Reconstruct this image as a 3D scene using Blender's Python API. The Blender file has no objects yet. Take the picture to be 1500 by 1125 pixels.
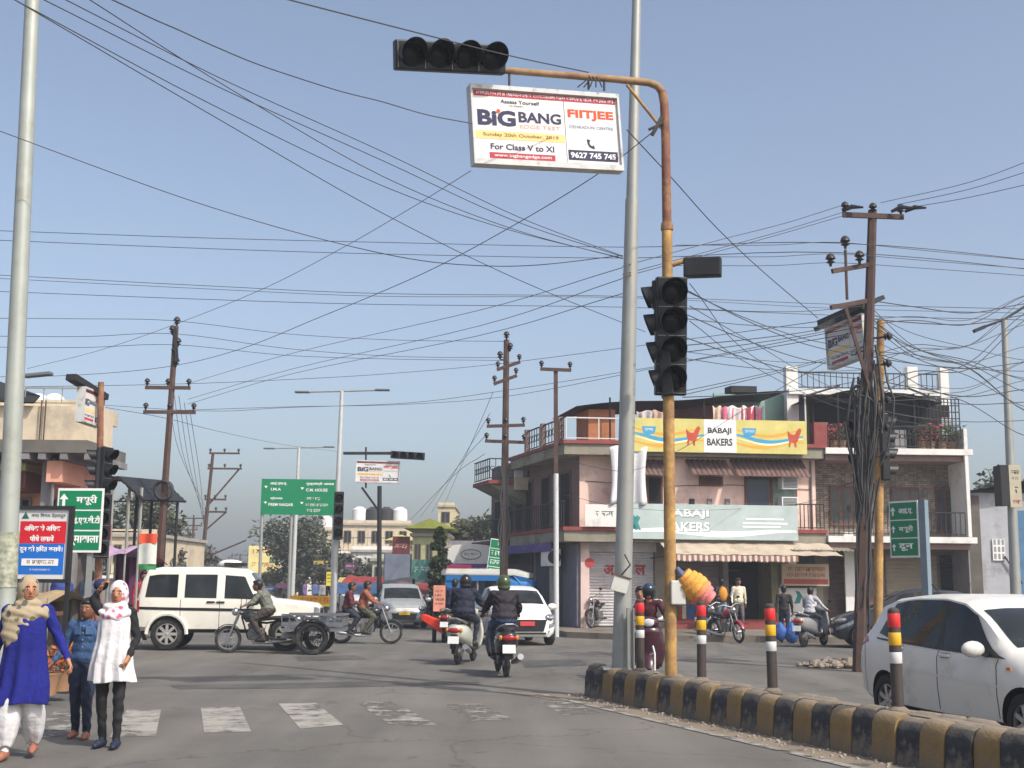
import bpy, bmesh, math, random
import numpy as np
from mathutils import Vector, Matrix
rnd = random.Random(11)
PI = math.pi
sc = bpy.context.scene
COL = sc.collection

# ------------------------------------------------------------ camera
FPX, CX, CY, CAMH = 1800.0, 750.0, 562.5, 1.6
PITCH = math.atan(290.5 / FPX)
ROLL = math.radians(0.5)
_F = Vector((0, math.cos(PITCH), math.sin(PITCH)))
_R0 = Vector((1, 0, 0))
_U0 = Vector((0, -math.sin(PITCH), math.cos(PITCH)))
_R = _R0 * math.cos(ROLL) + _U0 * math.sin(ROLL)
_U = _U0 * math.cos(ROLL) - _R0 * math.sin(ROLL)
cam_d = bpy.data.cameras.new('camera')
cam = bpy.data.objects.new('camera', cam_d)
COL.objects.link(cam)
cam_d.sensor_width = 36
cam_d.lens = 36 * FPX / 1500
cam_d.clip_end = 6000
cam_d.clip_start = 0.1
mw = Matrix((( _R.x, _U.x, -_F.x, 0), (_R.y, _U.y, -_F.y, 0), (_R.z, _U.z, -_F.z, CAMH), (0, 0, 0, 1)))
cam.matrix_world = mw
sc.camera = cam

# ------------------------------------------------------------ sky, sun, exposure
SUN_DIR = Vector((0.72, -0.70, 0)).normalized()
SUN_EL = math.radians(48)
w = bpy.data.worlds.new('World'); sc.world = w; w.use_nodes = True
nt = w.node_tree; nt.nodes.clear()
sky = nt.nodes.new('ShaderNodeTexSky'); sky.sky_type = 'NISHITA'; sky.sun_disc = False
sky.sun_elevation = SUN_EL
sky.sun_rotation = math.atan2(SUN_DIR.x, SUN_DIR.y)
sky.air_density = 1.0; sky.dust_density = 9.0; sky.ozone_density = 0.8; sky.altitude = 1000
bg = nt.nodes.new('ShaderNodeBackground'); bg.inputs[1].default_value = 0.130
wo = nt.nodes.new('ShaderNodeOutputWorld')
hsv = nt.nodes.new('ShaderNodeHueSaturation'); hsv.inputs['Saturation'].default_value = 0.86      # dusty air greys the whole sky evenly
nt.links.new(sky.outputs[0], hsv.inputs['Color']); nt.links.new(hsv.outputs[0], bg.inputs[0]); nt.links.new(bg.outputs[0], wo.inputs[0])
sl = bpy.data.lights.new('sun', 'SUN'); sl.energy = 2.6; sl.angle = math.radians(0.8); sl.color = (1, 0.95, 0.86)
so = bpy.data.objects.new('sun', sl); COL.objects.link(so)
to_sun = Vector((SUN_DIR.x * math.cos(SUN_EL), SUN_DIR.y * math.cos(SUN_EL), math.sin(SUN_EL)))
so.rotation_euler = to_sun.to_track_quat('Z', 'Y').to_euler()
so.location = to_sun * 100
sc.view_settings.view_transform = 'Standard'; sc.view_settings.look = 'None'
sc.view_settings.exposure = 0.65; sc.view_settings.gamma = 1.0
sc.view_settings.use_curve_mapping = False
sc.render.engine = 'CYCLES'
sc.cycles.use_denoising = True
sc.cycles.max_bounces = 6
sc.cycles.transparent_max_bounces = 12

# ------------------------------------------------------------ pixel helpers (photo 1500x1125)
def ray(px, py):
    return _F + _R * ((px - CX) / FPX) - _U * ((py - CY) / FPX)
def at(px, py, Y):
    d = ray(px, py); t = Y / d.y
    return Vector((d.x * t, Y, CAMH + d.z * t))
def g(px, py, z=0.0):
    d = ray(px, py); t = (z - CAMH) / d.z
    return Vector((d.x * t, d.y * t, z))

# ------------------------------------------------------------ materials
MATS = {}
def lin(r, g_, b):
    f = lambda c: (c / 255 / 12.92) if c / 255 <= 0.04045 else ((c / 255 + 0.055) / 1.055) ** 2.4
    return (f(r), f(g_), f(b))
def M(name, col, rough=0.75, var=0.18, scale=3.0, metal=0.0, bump=0.0, dirt=None, dirt_amt=0.0, dscale=1.2, spec=0.4, coat=0.0, bscale=None, emis=None):
    if name in MATS: return MATS[name]
    m = bpy.data.materials.new(name); m.use_nodes = True
    n = m.node_tree.nodes; l = m.node_tree.links
    b = n['Principled BSDF']
    b.inputs['Roughness'].default_value = rough
    b.inputs['Metallic'].default_value = metal
    b.inputs['Specular IOR Level'].default_value = spec
    b.inputs['Coat Weight'].default_value = coat
    b.inputs['Coat Roughness'].default_value = 0.05
    tc = n.new('ShaderNodeTexCoord')
    nz = n.new('ShaderNodeTexNoise'); nz.inputs['Scale'].default_value = scale; nz.inputs['Detail'].default_value = 6; nz.inputs['Roughness'].default_value = 0.6
    l.new(tc.outputs['Object'], nz.inputs['Vector'])
    mr = n.new('ShaderNodeMapRange'); mr.inputs[1].default_value = 0.25; mr.inputs[2].default_value = 0.75
    mr.inputs[3].default_value = 1 - var; mr.inputs[4].default_value = 1 + var
    l.new(nz.outputs['Fac'], mr.inputs[0])
    mx = n.new('ShaderNodeMix'); mx.data_type = 'RGBA'; mx.blend_type = 'MULTIPLY'; mx.inputs[0].default_value = 1
    mx.inputs[6].default_value = (*col, 1)
    l.new(mr.outputs[0], mx.inputs[7])
    out = mx.outputs[2]
    if dirt is not None:
        nd = n.new('ShaderNodeTexNoise'); nd.inputs['Scale'].default_value = dscale; nd.inputs['Detail'].default_value = 8; nd.inputs['Roughness'].default_value = 0.7
        l.new(tc.outputs['Object'], nd.inputs['Vector'])
        md = n.new('ShaderNodeMapRange'); md.inputs[1].default_value = 0.62 - 0.3 * dirt_amt; md.inputs[2].default_value = 0.78 - 0.22 * dirt_amt
        l.new(nd.outputs['Fac'], md.inputs[0])
        m2 = n.new('ShaderNodeMix'); m2.data_type = 'RGBA'
        l.new(md.outputs[0], m2.inputs[0]); l.new(out, m2.inputs[6]); m2.inputs[7].default_value = (*dirt, 1)
        out = m2.outputs[2]
    l.new(out, b.inputs['Base Color'])
    if bump > 0:
        bp = n.new('ShaderNodeBump'); bp.inputs['Strength'].default_value = bump; bp.inputs['Distance'].default_value = 0.02
        nb = n.new('ShaderNodeTexNoise'); nb.inputs['Scale'].default_value = bscale or scale * 8; nb.inputs['Detail'].default_value = 5
        l.new(tc.outputs['Object'], nb.inputs['Vector']); l.new(nb.outputs['Fac'], bp.inputs['Height'])
        l.new(bp.outputs[0], b.inputs['Normal'])
    MATS[name] = m
    return m
def P(name, rgb, k=1.0, **kw):
    c = lin(*rgb)
    return M(name, tuple(min(0.85, x * k) for x in c), **kw)
BLACKM = M('black_plastic', (0.012, 0.012, 0.014), rough=0.45, var=0.2)
RUBBER = M('tyre_rubber', (0.018, 0.018, 0.018), rough=0.85, var=0.25, scale=8, dirt=(0.10, 0.09, 0.075), dirt_amt=0.35, dscale=5)
CHROME = M('chrome', (0.6, 0.6, 0.6), rough=0.18, metal=1.0, var=0.08)
STEEL = M('dull_steel', (0.35, 0.35, 0.36), rough=0.45, metal=0.8, var=0.15)
GLASS = M('dark_glass', (0.018, 0.021, 0.022), rough=0.08, var=0.6, scale=2.0, spec=0.30)
WHITEP = M('white_paint', (0.72, 0.72, 0.70), rough=0.5, var=0.06, dirt=(0.35, 0.31, 0.26), dirt_amt=0.12)
WIRE = M('cable_black', (0.045, 0.044, 0.046), rough=0.7, var=0.1)
RUST = M('rust_brown_steel', (0.078, 0.046, 0.037), rough=0.85, var=0.35, scale=5, dirt=(0.07, 0.04, 0.035), dirt_amt=0.4, bump=0.15)
PRINTW = M('print_white', (0.75, 0.75, 0.74), rough=0.6, var=0.03)
PRINTK = M('print_black', (0.02, 0.02, 0.03), rough=0.6, var=0.05)

# ------------------------------------------------------------ mesh builder
class MB:
    def __init__(s, T=None):
        s.v = []; s.f = []; s.mi = []; s.T = T; s.cur = 0
    def add(s, vs, fs):
        o = len(s.v)
        if s.T: vs = [s.T(Vector(p)) for p in vs]
        s.v.extend([tuple(p) for p in vs])
        for f in fs:
            s.f.append([i + o for i in f]); s.mi.append(s.cur)
        return s
    def mat(s, i): s.cur = i; return s
    def box(s, c, d, rz=0.0, rot=None):
        R = rot if rot is not None else Matrix.Rotation(rz, 3, 'Z')
        c = Vector(c); vs = []
        for k in range(8):
            p = Vector(((k & 1) - .5, ((k >> 1) & 1) - .5, ((k >> 2) & 1) - .5))
            vs.append(c + R @ Vector((p.x * d[0], p.y * d[1], p.z * d[2])))
        return s.add(vs, [(0, 2, 3, 1), (4, 5, 7, 6), (0, 1, 5, 4), (2, 6, 7, 3), (0, 4, 6, 2), (1, 3, 7, 5)])
    def b2(s, lo, hi):
        return s.box([(a + b) / 2 for a, b in zip(lo, hi)], [abs(b - a) for a, b in zip(lo, hi)])
    def bar(s, a, b, wd, ht, up=(0, 0, 1)):
        a = Vector(a); b = Vector(b); d = (b - a); L = d.length; d.normalize()
        u = Vector(up)
        if abs(d.dot(u)) > 0.98: u = Vector((1, 0, 0))
        sd = d.cross(u).normalized(); u2 = sd.cross(d)
        return s.box((a + b) / 2, (L, wd, ht), rot=Matrix((d, sd, u2)).transposed())
    def tube(s, pts, r, n=8, caps=True, closed=False):
        pts = [Vector(p) for p in pts]; N = len(pts)
        rs = r if isinstance(r, (list, tuple)) else [r] * N
        vs = []; prev = None
        for i, p in enumerate(pts):
            if closed: t = pts[(i + 1) % N] - pts[i - 1]
            else: t = pts[min(i + 1, N - 1)] - pts[max(i - 1, 0)]
            t.normalize()
            if prev is None:
                u = t.orthogonal().normalized()
            else:
                u = prev - t * prev.dot(t)
                u = u.normalized() if u.length > 1e-6 else t.orthogonal().normalized()
            prev = u; v = t.cross(u)
            for k in range(n):
                a = 2 * PI * k / n
                vs.append(p + (u * math.cos(a) + v * math.sin(a)) * rs[i])
        fs = []
        for i in range(N if closed else N - 1):
            j = (i + 1) % N
            for k in range(n):
                k2 = (k + 1) % n
                fs.append((i * n + k, i * n + k2, j * n + k2, j * n + k))
        if caps and not closed:
            fs.append(tuple(range(n - 1, -1, -1))); fs.append(tuple((N - 1) * n + k for k in range(n)))
        return s.add(vs, fs)
    def cyl(s, a, b, r0, r1=None, n=12, caps=True):
        return s.tube([a, b], [r0, r0 if r1 is None else r1], n, caps)
    def loft(s, rings, caps=True, closed=True):
        n = len(rings[0]); vs = [p for r in rings for p in r]; fs = []
        for i in range(len(rings) - 1):
            for k in range(n if closed else n - 1):
                k2 = (k + 1) % n
                fs.append((i * n + k, i * n + k2, (i + 1) * n + k2, (i + 1) * n + k))
        if caps:
            fs.append(tuple(range(n - 1, -1, -1))); fs.append(tuple((len(rings) - 1) * n + k for k in range(n)))
        return s.add(vs, fs)
    def lathe(s, prof, c=(0, 0, 0), axis=(0, 0, 1), n=16, caps=True):
        ax = Vector(axis).normalized(); u = ax.orthogonal().normalized(); v = ax.cross(u); c = Vector(c)
        rings = []
        for r, h in prof:
            rings.append([c + ax * h + (u * math.cos(2 * PI * k / n) + v * math.sin(2 * PI * k / n)) * max(r, 1e-4) for k in range(n)])
        return s.loft(rings, caps)
    def ell(s, c, r, n=12, m=8, rot=None):
        c = Vector(c); rings = []
        for i in range(m + 1):
            a = -PI / 2 + PI * i / m; cr = max(math.cos(a), 0.02)
            ring = []
            for k in range(n):
                p = Vector((r[0] * cr * math.cos(2 * PI * k / n), r[1] * cr * math.sin(2 * PI * k / n), r[2] * math.sin(a)))
                ring.append(c + (rot @ p if rot is not None else p))
            rings.append(ring)
        return s.loft(rings)
    def prism(s, poly, a, b):
        a = Vector(a); b = Vector(b)      # poly: list of 3D offsets, swept from a to b
        n = len(poly)
        vs = [a + Vector(p) for p in poly] + [b + Vector(p) for p in poly]
        fs = [tuple(range(n - 1, -1, -1)), tuple(range(n, 2 * n))]
        for k in range(n): fs.append((k, (k + 1) % n, n + (k + 1) % n, n + k))
        return s.add(vs, fs)
    def grid(s, fn, nu, nv):
        vs = [fn(i / nu, j / nv) for i in range(nu + 1) for j in range(nv + 1)]
        fs = [(i * (nv + 1) + j, (i + 1) * (nv + 1) + j, (i + 1) * (nv + 1) + j + 1, i * (nv + 1) + j + 1) for i in range(nu) for j in range(nv)]
        return s.add(vs, fs)
    def torus(s, c, R, r, axis=(0, 1, 0), n=24, m=8, rx=None):
        ax = Vector(axis).normalized(); u = ax.orthogonal().normalized(); v = ax.cross(u); c = Vector(c)
        vs = []; fs = []
        for i in range(n):
            d = u * math.cos(2 * PI * i / n) + v * math.sin(2 * PI * i / n)
            for k in range(m):
                a = 2 * PI * k / m
                vs.append(c + d * (R + r * math.cos(a)) + ax * ((rx or r) * math.sin(a)))
        for i in range(n):
            for k in range(m):
                fs.append((i * m + k, ((i + 1) % n) * m + k, ((i + 1) % n) * m + (k + 1) % m, i * m + (k + 1) % m))
        return s.add(vs, fs)
    def mesh(s, name, mats, smooth=False):
        me = bpy.data.meshes.new(name)
        me.from_pydata(s.v, [], s.f)
        if not isinstance(mats, (list, tuple)): mats = [mats]
        for m in mats: me.materials.append(m)
        if len(mats) > 1: me.polygons.foreach_set('material_index', s.mi)
        fix_normals(me)
        if smooth:
            me.polygons.foreach_set('use_smooth', [True] * len(me.polygons))
            me.set_sharp_from_angle(angle=math.radians(40 if smooth is True else smooth))
        me.update()
        return me
    def build(s, name, mats, parent=None, smooth=False, bevel=0, kind=None):
        me = s.mesh(name, mats, smooth)
        o = bpy.data.objects.new(name, me); COL.objects.link(o)
        if parent is not None: o.parent = parent
        if bevel:
            md = o.modifiers.new('bevel', 'BEVEL'); md.width = bevel; md.segments = 2; md.limit_method = 'ANGLE'; md.angle_limit = math.radians(50)
        if kind: o['kind'] = kind
        return o
def fix_normals(me):
    bm = bmesh.new(); bm.from_mesh(me)
    bmesh.ops.recalc_face_normals(bm, faces=bm.faces)
    bm.to_mesh(me); bm.free()
def thing(name, label, cat, loc=(0, 0, 0), rz=0.0, group=None):
    o = bpy.data.objects.new(name, None); COL.objects.link(o)
    o.empty_display_size = 0.2
    o.location = loc; o.rotation_euler = (0, 0, rz)
    return tag(o, label, cat, group)
def tag(o, label, cat, group=None):
    o['label'] = label; o['category'] = cat
    if group: o['group'] = group
    return o
def struct(o): o['kind'] = 'structure'; return o
def copy_tree(o, parent=None):
    c = o.copy(); COL.objects.link(c); c.parent = parent
    for ch in list(o.children): copy_tree(ch, c)
    return c

# ------------------------------------------------------------ lettering (flat print as mesh)
def text_mesh(body, w, h, bold=0.0, keep=True):
    cu = bpy.data.curves.new('lettering', 'FONT'); cu.body = body; cu.size = 1.0
    cu.align_x = 'CENTER'; cu.align_y = 'CENTER'; cu.offset = bold; cu.resolution_u = 3
    ob = bpy.data.objects.new('lettering', cu)
    me = bpy.data.meshes.new_from_object(ob)
    bpy.data.objects.remove(ob); bpy.data.curves.remove(cu)
    n = len(me.vertices)
    if n == 0: return me
    co = np.zeros(n * 3, dtype=np.float32); me.vertices.foreach_get('co', co); co = co.reshape(-1, 3)
    lo = co.min(0); hi = co.max(0); sz = np.maximum(hi - lo, 1e-5)
    kx = w / sz[0]; ky = h / sz[1]
    x = (co[:, 0] - (lo[0] + hi[0]) / 2) * kx; z = (co[:, 1] - (lo[1] + hi[1]) / 2) * ky
    out = np.stack([x, np.zeros(n), z], 1).astype(np.float32)
    me.vertices.foreach_set('co', out.ravel()); me.update()
    return me
def letter(body, cx, cz, w, h, mat, parent, y=-0.004, bold=0.02, slant=0.0):
    """print on a board whose face looks along local -Y"""
    me = text_mesh(body, w, h, bold)
    if slant:
        for v in me.vertices: v.co.z += slant * v.co.x
    me.materials.clear(); me.materials.append(mat)
    o = bpy.data.objects.new('lettering', me); COL.objects.link(o); o.parent = parent
    o.location = (cx, y, cz)
    return o
def panel(name, x0, x1, z0, z1, mat, parent, y=-0.002, t=0.002, bevel=0):
    return MB().b2((x0, y - t, z0), (x1, y, z1)).build(name, mat, parent, bevel=bevel)

def scribble(parent, cx, cz, w_, h_, mat, y=-.005, name='lettering'):
    """one line of print too small to read in the photograph: uneven stroke clusters under a broken head line"""
    r_ = random.Random(int(cx * 977 + cz * 3331 + w_ * 71)); m_ = MB(); x = -w_ / 2; t = h_ * .16
    def q(x0, z0, x1, z1, tt):
        a = Vector((x0, 0, z0)); b = Vector((x1, 0, z1)); d = (b - a)
        if d.length < 1e-5: return
        n_ = Vector((-d.z, 0, d.x)).normalized() * tt / 2; o_ = Vector((cx, y, cz))
        m_.add([o_ + a - n_, o_ + b - n_, o_ + b + n_, o_ + a + n_], [(0, 1, 2, 3)])
    while x < w_ / 2 - h_ * .2:
        cw = h_ * r_.uniform(.35, .65)
        if r_.random() < .16: x += cw * .8; continue
        for k in range(r_.choice((2, 2, 3))):
            q(x + cw * r_.uniform(0, .8), h_ * r_.uniform(-.5, .1), x + cw * r_.uniform(.1, .9), h_ * r_.uniform(-.2, .45), t * r_.uniform(.7, 1.2))
        q(x, h_ * .45, x + cw * .95, h_ * .45, t * .8)
        x += cw
    o = m_.build(name, mat, parent); o['kind'] = 'stuff'; return o
# ============================================================ ground, roads
def ground_mat(name, base, alt, alt_lo, alt_hi, scale, fine, rough=0.9, third=None, t_scale=0.08):
    m = bpy.data.materials.new(name); m.use_nodes = True
    n = m.node_tree.nodes; l = m.node_tree.links; b = n['Principled BSDF']
    b.inputs['Roughness'].default_value = rough; b.inputs['Specular IOR Level'].default_value = 0.25
    tc = n.new('ShaderNodeTexCoord')
    def noise(sc_, det, rg=0.6):
        q = n.new('ShaderNodeTexNoise'); q.inputs['Scale'].default_value = sc_; q.inputs['Detail'].default_value = det; q.inputs['Roughness'].default_value = rg
        l.new(tc.outputs['Object'], q.inputs['Vector']); return q
    def rng(src, a, c, lo=0.0, hi=1.0):
        r = n.new('ShaderNodeMapRange'); r.inputs[1].default_value = a; r.inputs[2].default_value = c; r.inputs[3].default_value = lo; r.inputs[4].default_value = hi
        l.new(src, r.inputs[0]); return r.outputs[0]
    def mix(f, a, c, mode='MIX'):
        q = n.new('ShaderNodeMix'); q.data_type = 'RGBA'; q.blend_type = mode
        if isinstance(f, float): q.inputs[0].default_value = f
        else: l.new(f, q.inputs[0])
        for s_, v in ((6, a), (7, c)):
            if isinstance(v, tuple): q.inputs[s_].default_value = (*v, 1)
            else: l.new(v, q.inputs[s_])
        return q.outputs[2]
    c = mix(rng(noise(scale, 8, 0.65).outputs['Fac'], alt_lo, alt_hi), base, alt)
    if third:
        c = mix(rng(noise(t_scale, 5).outputs['Fac'], 0.45, 0.65), c, third)
    c = mix(1.0, c, rng(noise(fine, 3, 0.8).outputs['Fac'], 0.2, 0.8, 0.72, 1.25), 'MULTIPLY')
    vo = n.new('ShaderNodeTexVoronoi'); vo.feature = 'DISTANCE_TO_EDGE'; vo.inputs['Scale'].default_value = 0.22
    wv = n.new('ShaderNodeVectorMath'); wv.operation = 'ADD'
    wn = noise(0.9, 6); sca = n.new('ShaderNodeVectorMath'); sca.operation = 'SCALE'; sca.inputs['Scale'].default_value = 1.6
    l.new(wn.outputs['Color'], sca.inputs[0]); l.new(tc.outputs['Object'], wv.inputs[0]); l.new(sca.outputs[0], wv.inputs[1]); l.new(wv.outputs[0], vo.inputs['Vector'])
    ck = rng(vo.outputs['Distance'], 0.0015, 0.007, 0.70, 1.0)
    c = mix(1.0, c, ck, 'MULTIPLY')
    # oil stains and stretched tyre polish
    st = n.new('ShaderNodeTexNoise'); st.inputs['Scale'].default_value = .8; st.inputs['Detail'].default_value = 4; mp = n.new('ShaderNodeMapping'); mp.inputs['Rotation'].default_value = (0, 0, .34); mp.inputs['Scale'].default_value = (1.6, .16, 1)
    l.new(tc.outputs['Object'], mp.inputs[0]); l.new(mp.outputs[0], st.inputs['Vector'])
    c = mix(1.0, c, rng(st.outputs['Fac'], 0.35, 0.7, 0.80, 1.12), 'MULTIPLY')
    c = mix(1.0, c, rng(noise(2.6, 3).outputs['Fac'], 0.66, 0.74, 1.0, 0.70), 'MULTIPLY')
    l.new(c, b.inputs['Base Color'])
    bp = n.new('ShaderNodeBump'); bp.inputs['Strength'].default_value = 0.35; bp.inputs['Distance'].default_value = 0.01
    l.new(noise(fine * 1.5, 4, 0.8).outputs['Fac'], bp.inputs['Height']); l.new(bp.outputs[0], b.inputs['Normal'])
    return m
ASPH = ground_mat('dusty_asphalt', (0.122, 0.116, 0.106), (0.153, 0.143, 0.128), 0.40, 0.66, 0.55, 55, third=(0.160, 0.148, 0.131), t_scale=0.10)
DIRT = ground_mat('dusty_earth', (0.21, 0.172, 0.13), (0.15, 0.13, 0.105), 0.4, 0.65, 0.4, 18)
PAVE = ground_mat('pavement_concrete', (0.21, 0.185, 0.155), (0.16, 0.135, 0.11), 0.42, 0.62, 0.5, 25)
def sheet(name, poly, z, mat, parent=None, kind='structure'):
    mb = MB(); mb.add([(p[0], p[1], z) for p in poly], [tuple(range(len(poly)))])
    o = mb.build(name, mat, parent)
    if kind: o['kind'] = kind
    return o
sheet('ground', [(-2500, -40), (2500, -40), (2500, 3000), (-2500, 3000)], -0.02, DIRT)
far = lambda x, y: (x - 0.22 * (y - 40), y)
mb = MB()
road_poly = [(-13, -30), (60, -30), (60, 20), (60, 33.5), (16, 34.6), (4.0, 35.2), (1.6, 37), far(1.2, 42), far(1.2, 500), far(-12, 500), far(-12, 34), (-60, 34), (-60, 23), (-11.5, 21.5), (-9, 18), (-7.2, 12), (-6, 4), (-6, -30)]
mb.add([(p[0], p[1], 0) for p in road_poly], [tuple(range(len(road_poly)))])
mb.build('road', ASPH)['kind'] = 'structure'
def raised(name, poly, h, mat):
    mb = MB(); n = len(poly)
    mb.add([(p[0], p[1], -0.03) for p in poly] + [(p[0], p[1], h) for p in poly],
           [tuple(range(n, 2 * n))] + [(k, (k + 1) % n, n + (k + 1) % n, n + k) for k in range(n)])
    return struct(mb.build(name, mat))
raised('pavement', [(60, 33.6), (60, 44), (2, 44), far(2.4, 46), far(2.4, 160), far(1.3, 160), far(1.3, 42.2), (1.7, 37.3), (4.1, 35.4), (16, 34.8)], 0.16, PAVE)
raised('pavement_left', [(-60, 34.2), far(-12.2, 34.2), far(-12.2, 160), far(-14.5, 160), (-60, 44)], 0.14, PAVE)
raised('pavement_corner', [(-6.2, 3), (-7.35, 12), (-9.15, 18.1), (-11.6, 21.7), (-60, 23.2), (-60, 3)], 0.13, PAVE)

# ------------------------------------------------------------ painted markings
def paint_mat(name, wear_lo, wear_hi, sc_=2.2):
    m = bpy.data.materials.new(name); m.use_nodes = True
    n = m.node_tree.nodes; l = m.node_tree.links; b = n['Principled BSDF']; b.inputs['Roughness'].default_value = 0.85
    b.inputs['Specular IOR Level'].default_value = 0.25
    tc = n.new('ShaderNodeTexCoord'); q = n.new('ShaderNodeTexNoise'); q.inputs['Scale'].default_value = sc_; q.inputs['Detail'].default_value = 9; q.inputs['Roughness'].default_value = 0.72
    l.new(tc.outputs['Object'], q.inputs['Vector'])
    r = n.new('ShaderNodeMapRange'); r.inputs[1].default_value = wear_lo; r.inputs[2].default_value = wear_hi; l.new(q.outputs['Fac'], r.inputs[0])
    x = n.new('ShaderNodeMix'); x.data_type = 'RGBA'; l.new(r.outputs[0], x.inputs[0])
    x.inputs[6].default_value = (0.30, 0.285, 0.255, 1); x.inputs[7].default_value = (0.125, 0.117, 0.106, 1)
    l.new(x.outputs[2], b.inputs['Base Color'])
    tr = n.new('ShaderNodeBsdfTransparent'); ms = n.new('ShaderNodeMixShader')
    r2 = n.new('ShaderNodeMapRange'); r2.inputs[1].default_value = wear_hi - 0.04; r2.inputs[2].default_value = wear_hi + 0.02; l.new(q.outputs['Fac'], r2.inputs[0])
    l.new(r2.outputs[0], ms.inputs[0]); l.new(b.outputs[0], ms.inputs[1]); l.new(tr.outputs[0], ms.inputs[2])
    l.new(ms.outputs[0], n['Material Output'].inputs[0])
    return m
PAINT = [paint_mat('worn_road_paint', 0.45, 0.61), paint_mat('very_worn_road_paint', 0.36, 0.52, 3.0), paint_mat('faded_line_paint', 0.42, 0.60, 4.0)]
def stripe(name, quad, mat):
    pts = [g(*q) for q in quad]
    o = sheet(name, [(p.x, p.y) for p in pts], 0.004, mat); return o
for q, k in [([(186, 1040), (236, 1040), (228, 1078), (160, 1080)], 0), ([(294, 1037), (351, 1035), (368, 1072), (299, 1074)], 0),
             ([(408, 1031), (463, 1030), (503, 1062), (440, 1068)], 0), ([(520, 1028), (575, 1028), (640, 1062), (575, 1064)], 1),
             ([(650, 1032), (704, 1031), (752, 1054), (690, 1056)], 1), ([(790, 1028), (838, 1027), (880, 1044), (826, 1048)], 1), ([(80, 1042), (130, 1041), (105, 1080), (40, 1082)], 1)]:
    stripe('crosswalk_stripe', q, PAINT[k])
KA = g(866, 1022); KA.z = 0
KB = g(1340, 1125); KB.z = 0
KD = (KB - KA).normalized(); KN = Vector((-KD.y, KD.x, 0))
if KN.x < 0: KN = -KN
def kp(s, o, z=0.0): return KA + KD * s + KN * o + Vector((0, 0, z))
p = [kp(-0.6, -0.42), kp(-0.6, -0.54), kp(11, -0.60), kp(11, -0.48)]
sheet('lane_edge_line', [(q.x, q.y) for q in p], 0.008, PAINT[2])
p = [kp(-1.2, -0.9), kp(-0.4, 0.1), kp(11, 0.1), kp(11, -0.50), kp(5, -0.46), kp(1.5, -0.40)]
SAND = paint_mat('drifted_sand', 0.46, 0.62, 1.6)
SAND.node_tree.nodes['Mix'].inputs[6].default_value = (0.215, 0.175, 0.13, 1)
SAND.node_tree.nodes['Mix'].inputs[7].default_value = (0.15, 0.13, 0.108, 1)
sheet('sand_drift', [(q.x, q.y) for q in p], 0.004, SAND)
p = [g(560, 985), g(980, 962), g(1010, 972), g(600, 1000)]
TAR_SHADOW = ground_mat('tar_and_shadow_patch', (0.080, 0.078, 0.075), (0.105, 0.10, 0.094), 0.40, 0.66, 1.5, 60)
for q in ([(430, 962), (520, 960), (540, 966), (438, 969)], [(250, 1004), (560, 998), (700, 999), (705, 1003), (400, 1009), (262, 1010)], [(760, 968), (850, 966), (862, 975), (770, 978)]):  # long middle strip paints the overhead arm's shadow dark; the others are tar
    q2 = []
    for k_ in range(len(q)):
        a_ = g(*q[k_]); b_ = g(*q[(k_ + 1) % len(q)])
        for t_ in range(5): m_ = a_.lerp(b_, t_ / 5); q2.append((m_.x + rnd.uniform(-.04, .04), m_.y + rnd.uniform(-.05, .05)))
    sheet('tar_and_shadow_patch', q2, 0.0035, TAR_SHADOW)
# loose grit by the kerb
mb = MB()
for i in range(260):
    s = rnd.uniform(-0.5, 8.5); q = kp(s, rnd.uniform(-0.5, -0.02) * rnd.random() ** 0.5)
    r = rnd.uniform(0.006, 0.022) * (1.8 if rnd.random() < 0.06 else 1)
    mb.ell((q.x, q.y, r * 0.5), (r * rnd.uniform(.8, 1.5), r, r * 0.7), n=5, m=3, rot=Matrix.Rotation(rnd.random() * 6, 3, 'Z'))
o = mb.build('grit', M('grit_stone', (0.33, 0.29, 0.24), var=0.4, scale=9)); o['kind'] = 'stuff'; tag(o, 'loose gravel and grit along the foot of the striped kerb', 'gravel')

# ------------------------------------------------------------ striped median
def kerb_mat(name, col, edge):
    m = M(name, col, rough=0.88, var=0.25, scale=5, dirt=edge, dirt_amt=0.55, dscale=4.5, bump=0.35, bscale=40)
    n = m.node_tree.nodes; l = m.node_tree.links; b = n['Principled BSDF']; src = b.inputs['Base Color'].links[0].from_socket
    ge = n.new('ShaderNodeNewGeometry'); sx = n.new('ShaderNodeSeparateXYZ'); l.new(ge.outputs['True Normal'], sx.inputs[0])
    nz = n.new('ShaderNodeTexNoise'); nz.inputs['Scale'].default_value = 7; nz.inputs['Detail'].default_value = 6; tc = n.new('ShaderNodeTexCoord'); l.new(tc.outputs['Object'], nz.inputs['Vector'])
    ad = n.new('ShaderNodeMath'); ad.operation = 'MULTIPLY'; l.new(sx.outputs['Z'], ad.inputs[0]); l.new(nz.outputs['Fac'], ad.inputs[1])
    mr = n.new('ShaderNodeMapRange'); mr.inputs[1].default_value = .12; mr.inputs[2].default_value = .52; mr.inputs[4].default_value = .85; l.new(ad.outputs[0], mr.inputs[0])
    mx = n.new('ShaderNodeMix'); mx.data_type = 'RGBA'; l.new(mr.outputs[0], mx.inputs[0]); l.new(src, mx.inputs[6]); mx.inputs[7].default_value = (.235, .195, .145, 1); l.new(mx.outputs[2], b.inputs['Base Color'])
    return m
KBLACK = kerb_mat('kerb_black_paint', (0.032, 0.034, 0.040), (0.20, 0.165, 0.12))
KYEL = kerb_mat('kerb_yellow_paint', (0.235, 0.150, 0.058), (0.17, 0.135, 0.10))
med = thing('median_kerb', 'low concrete median with black and yellow striped kerb stones beside white car', 'kerb', (KA.x, KA.y, 0), math.atan2(KD.y, KD.x))
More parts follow.
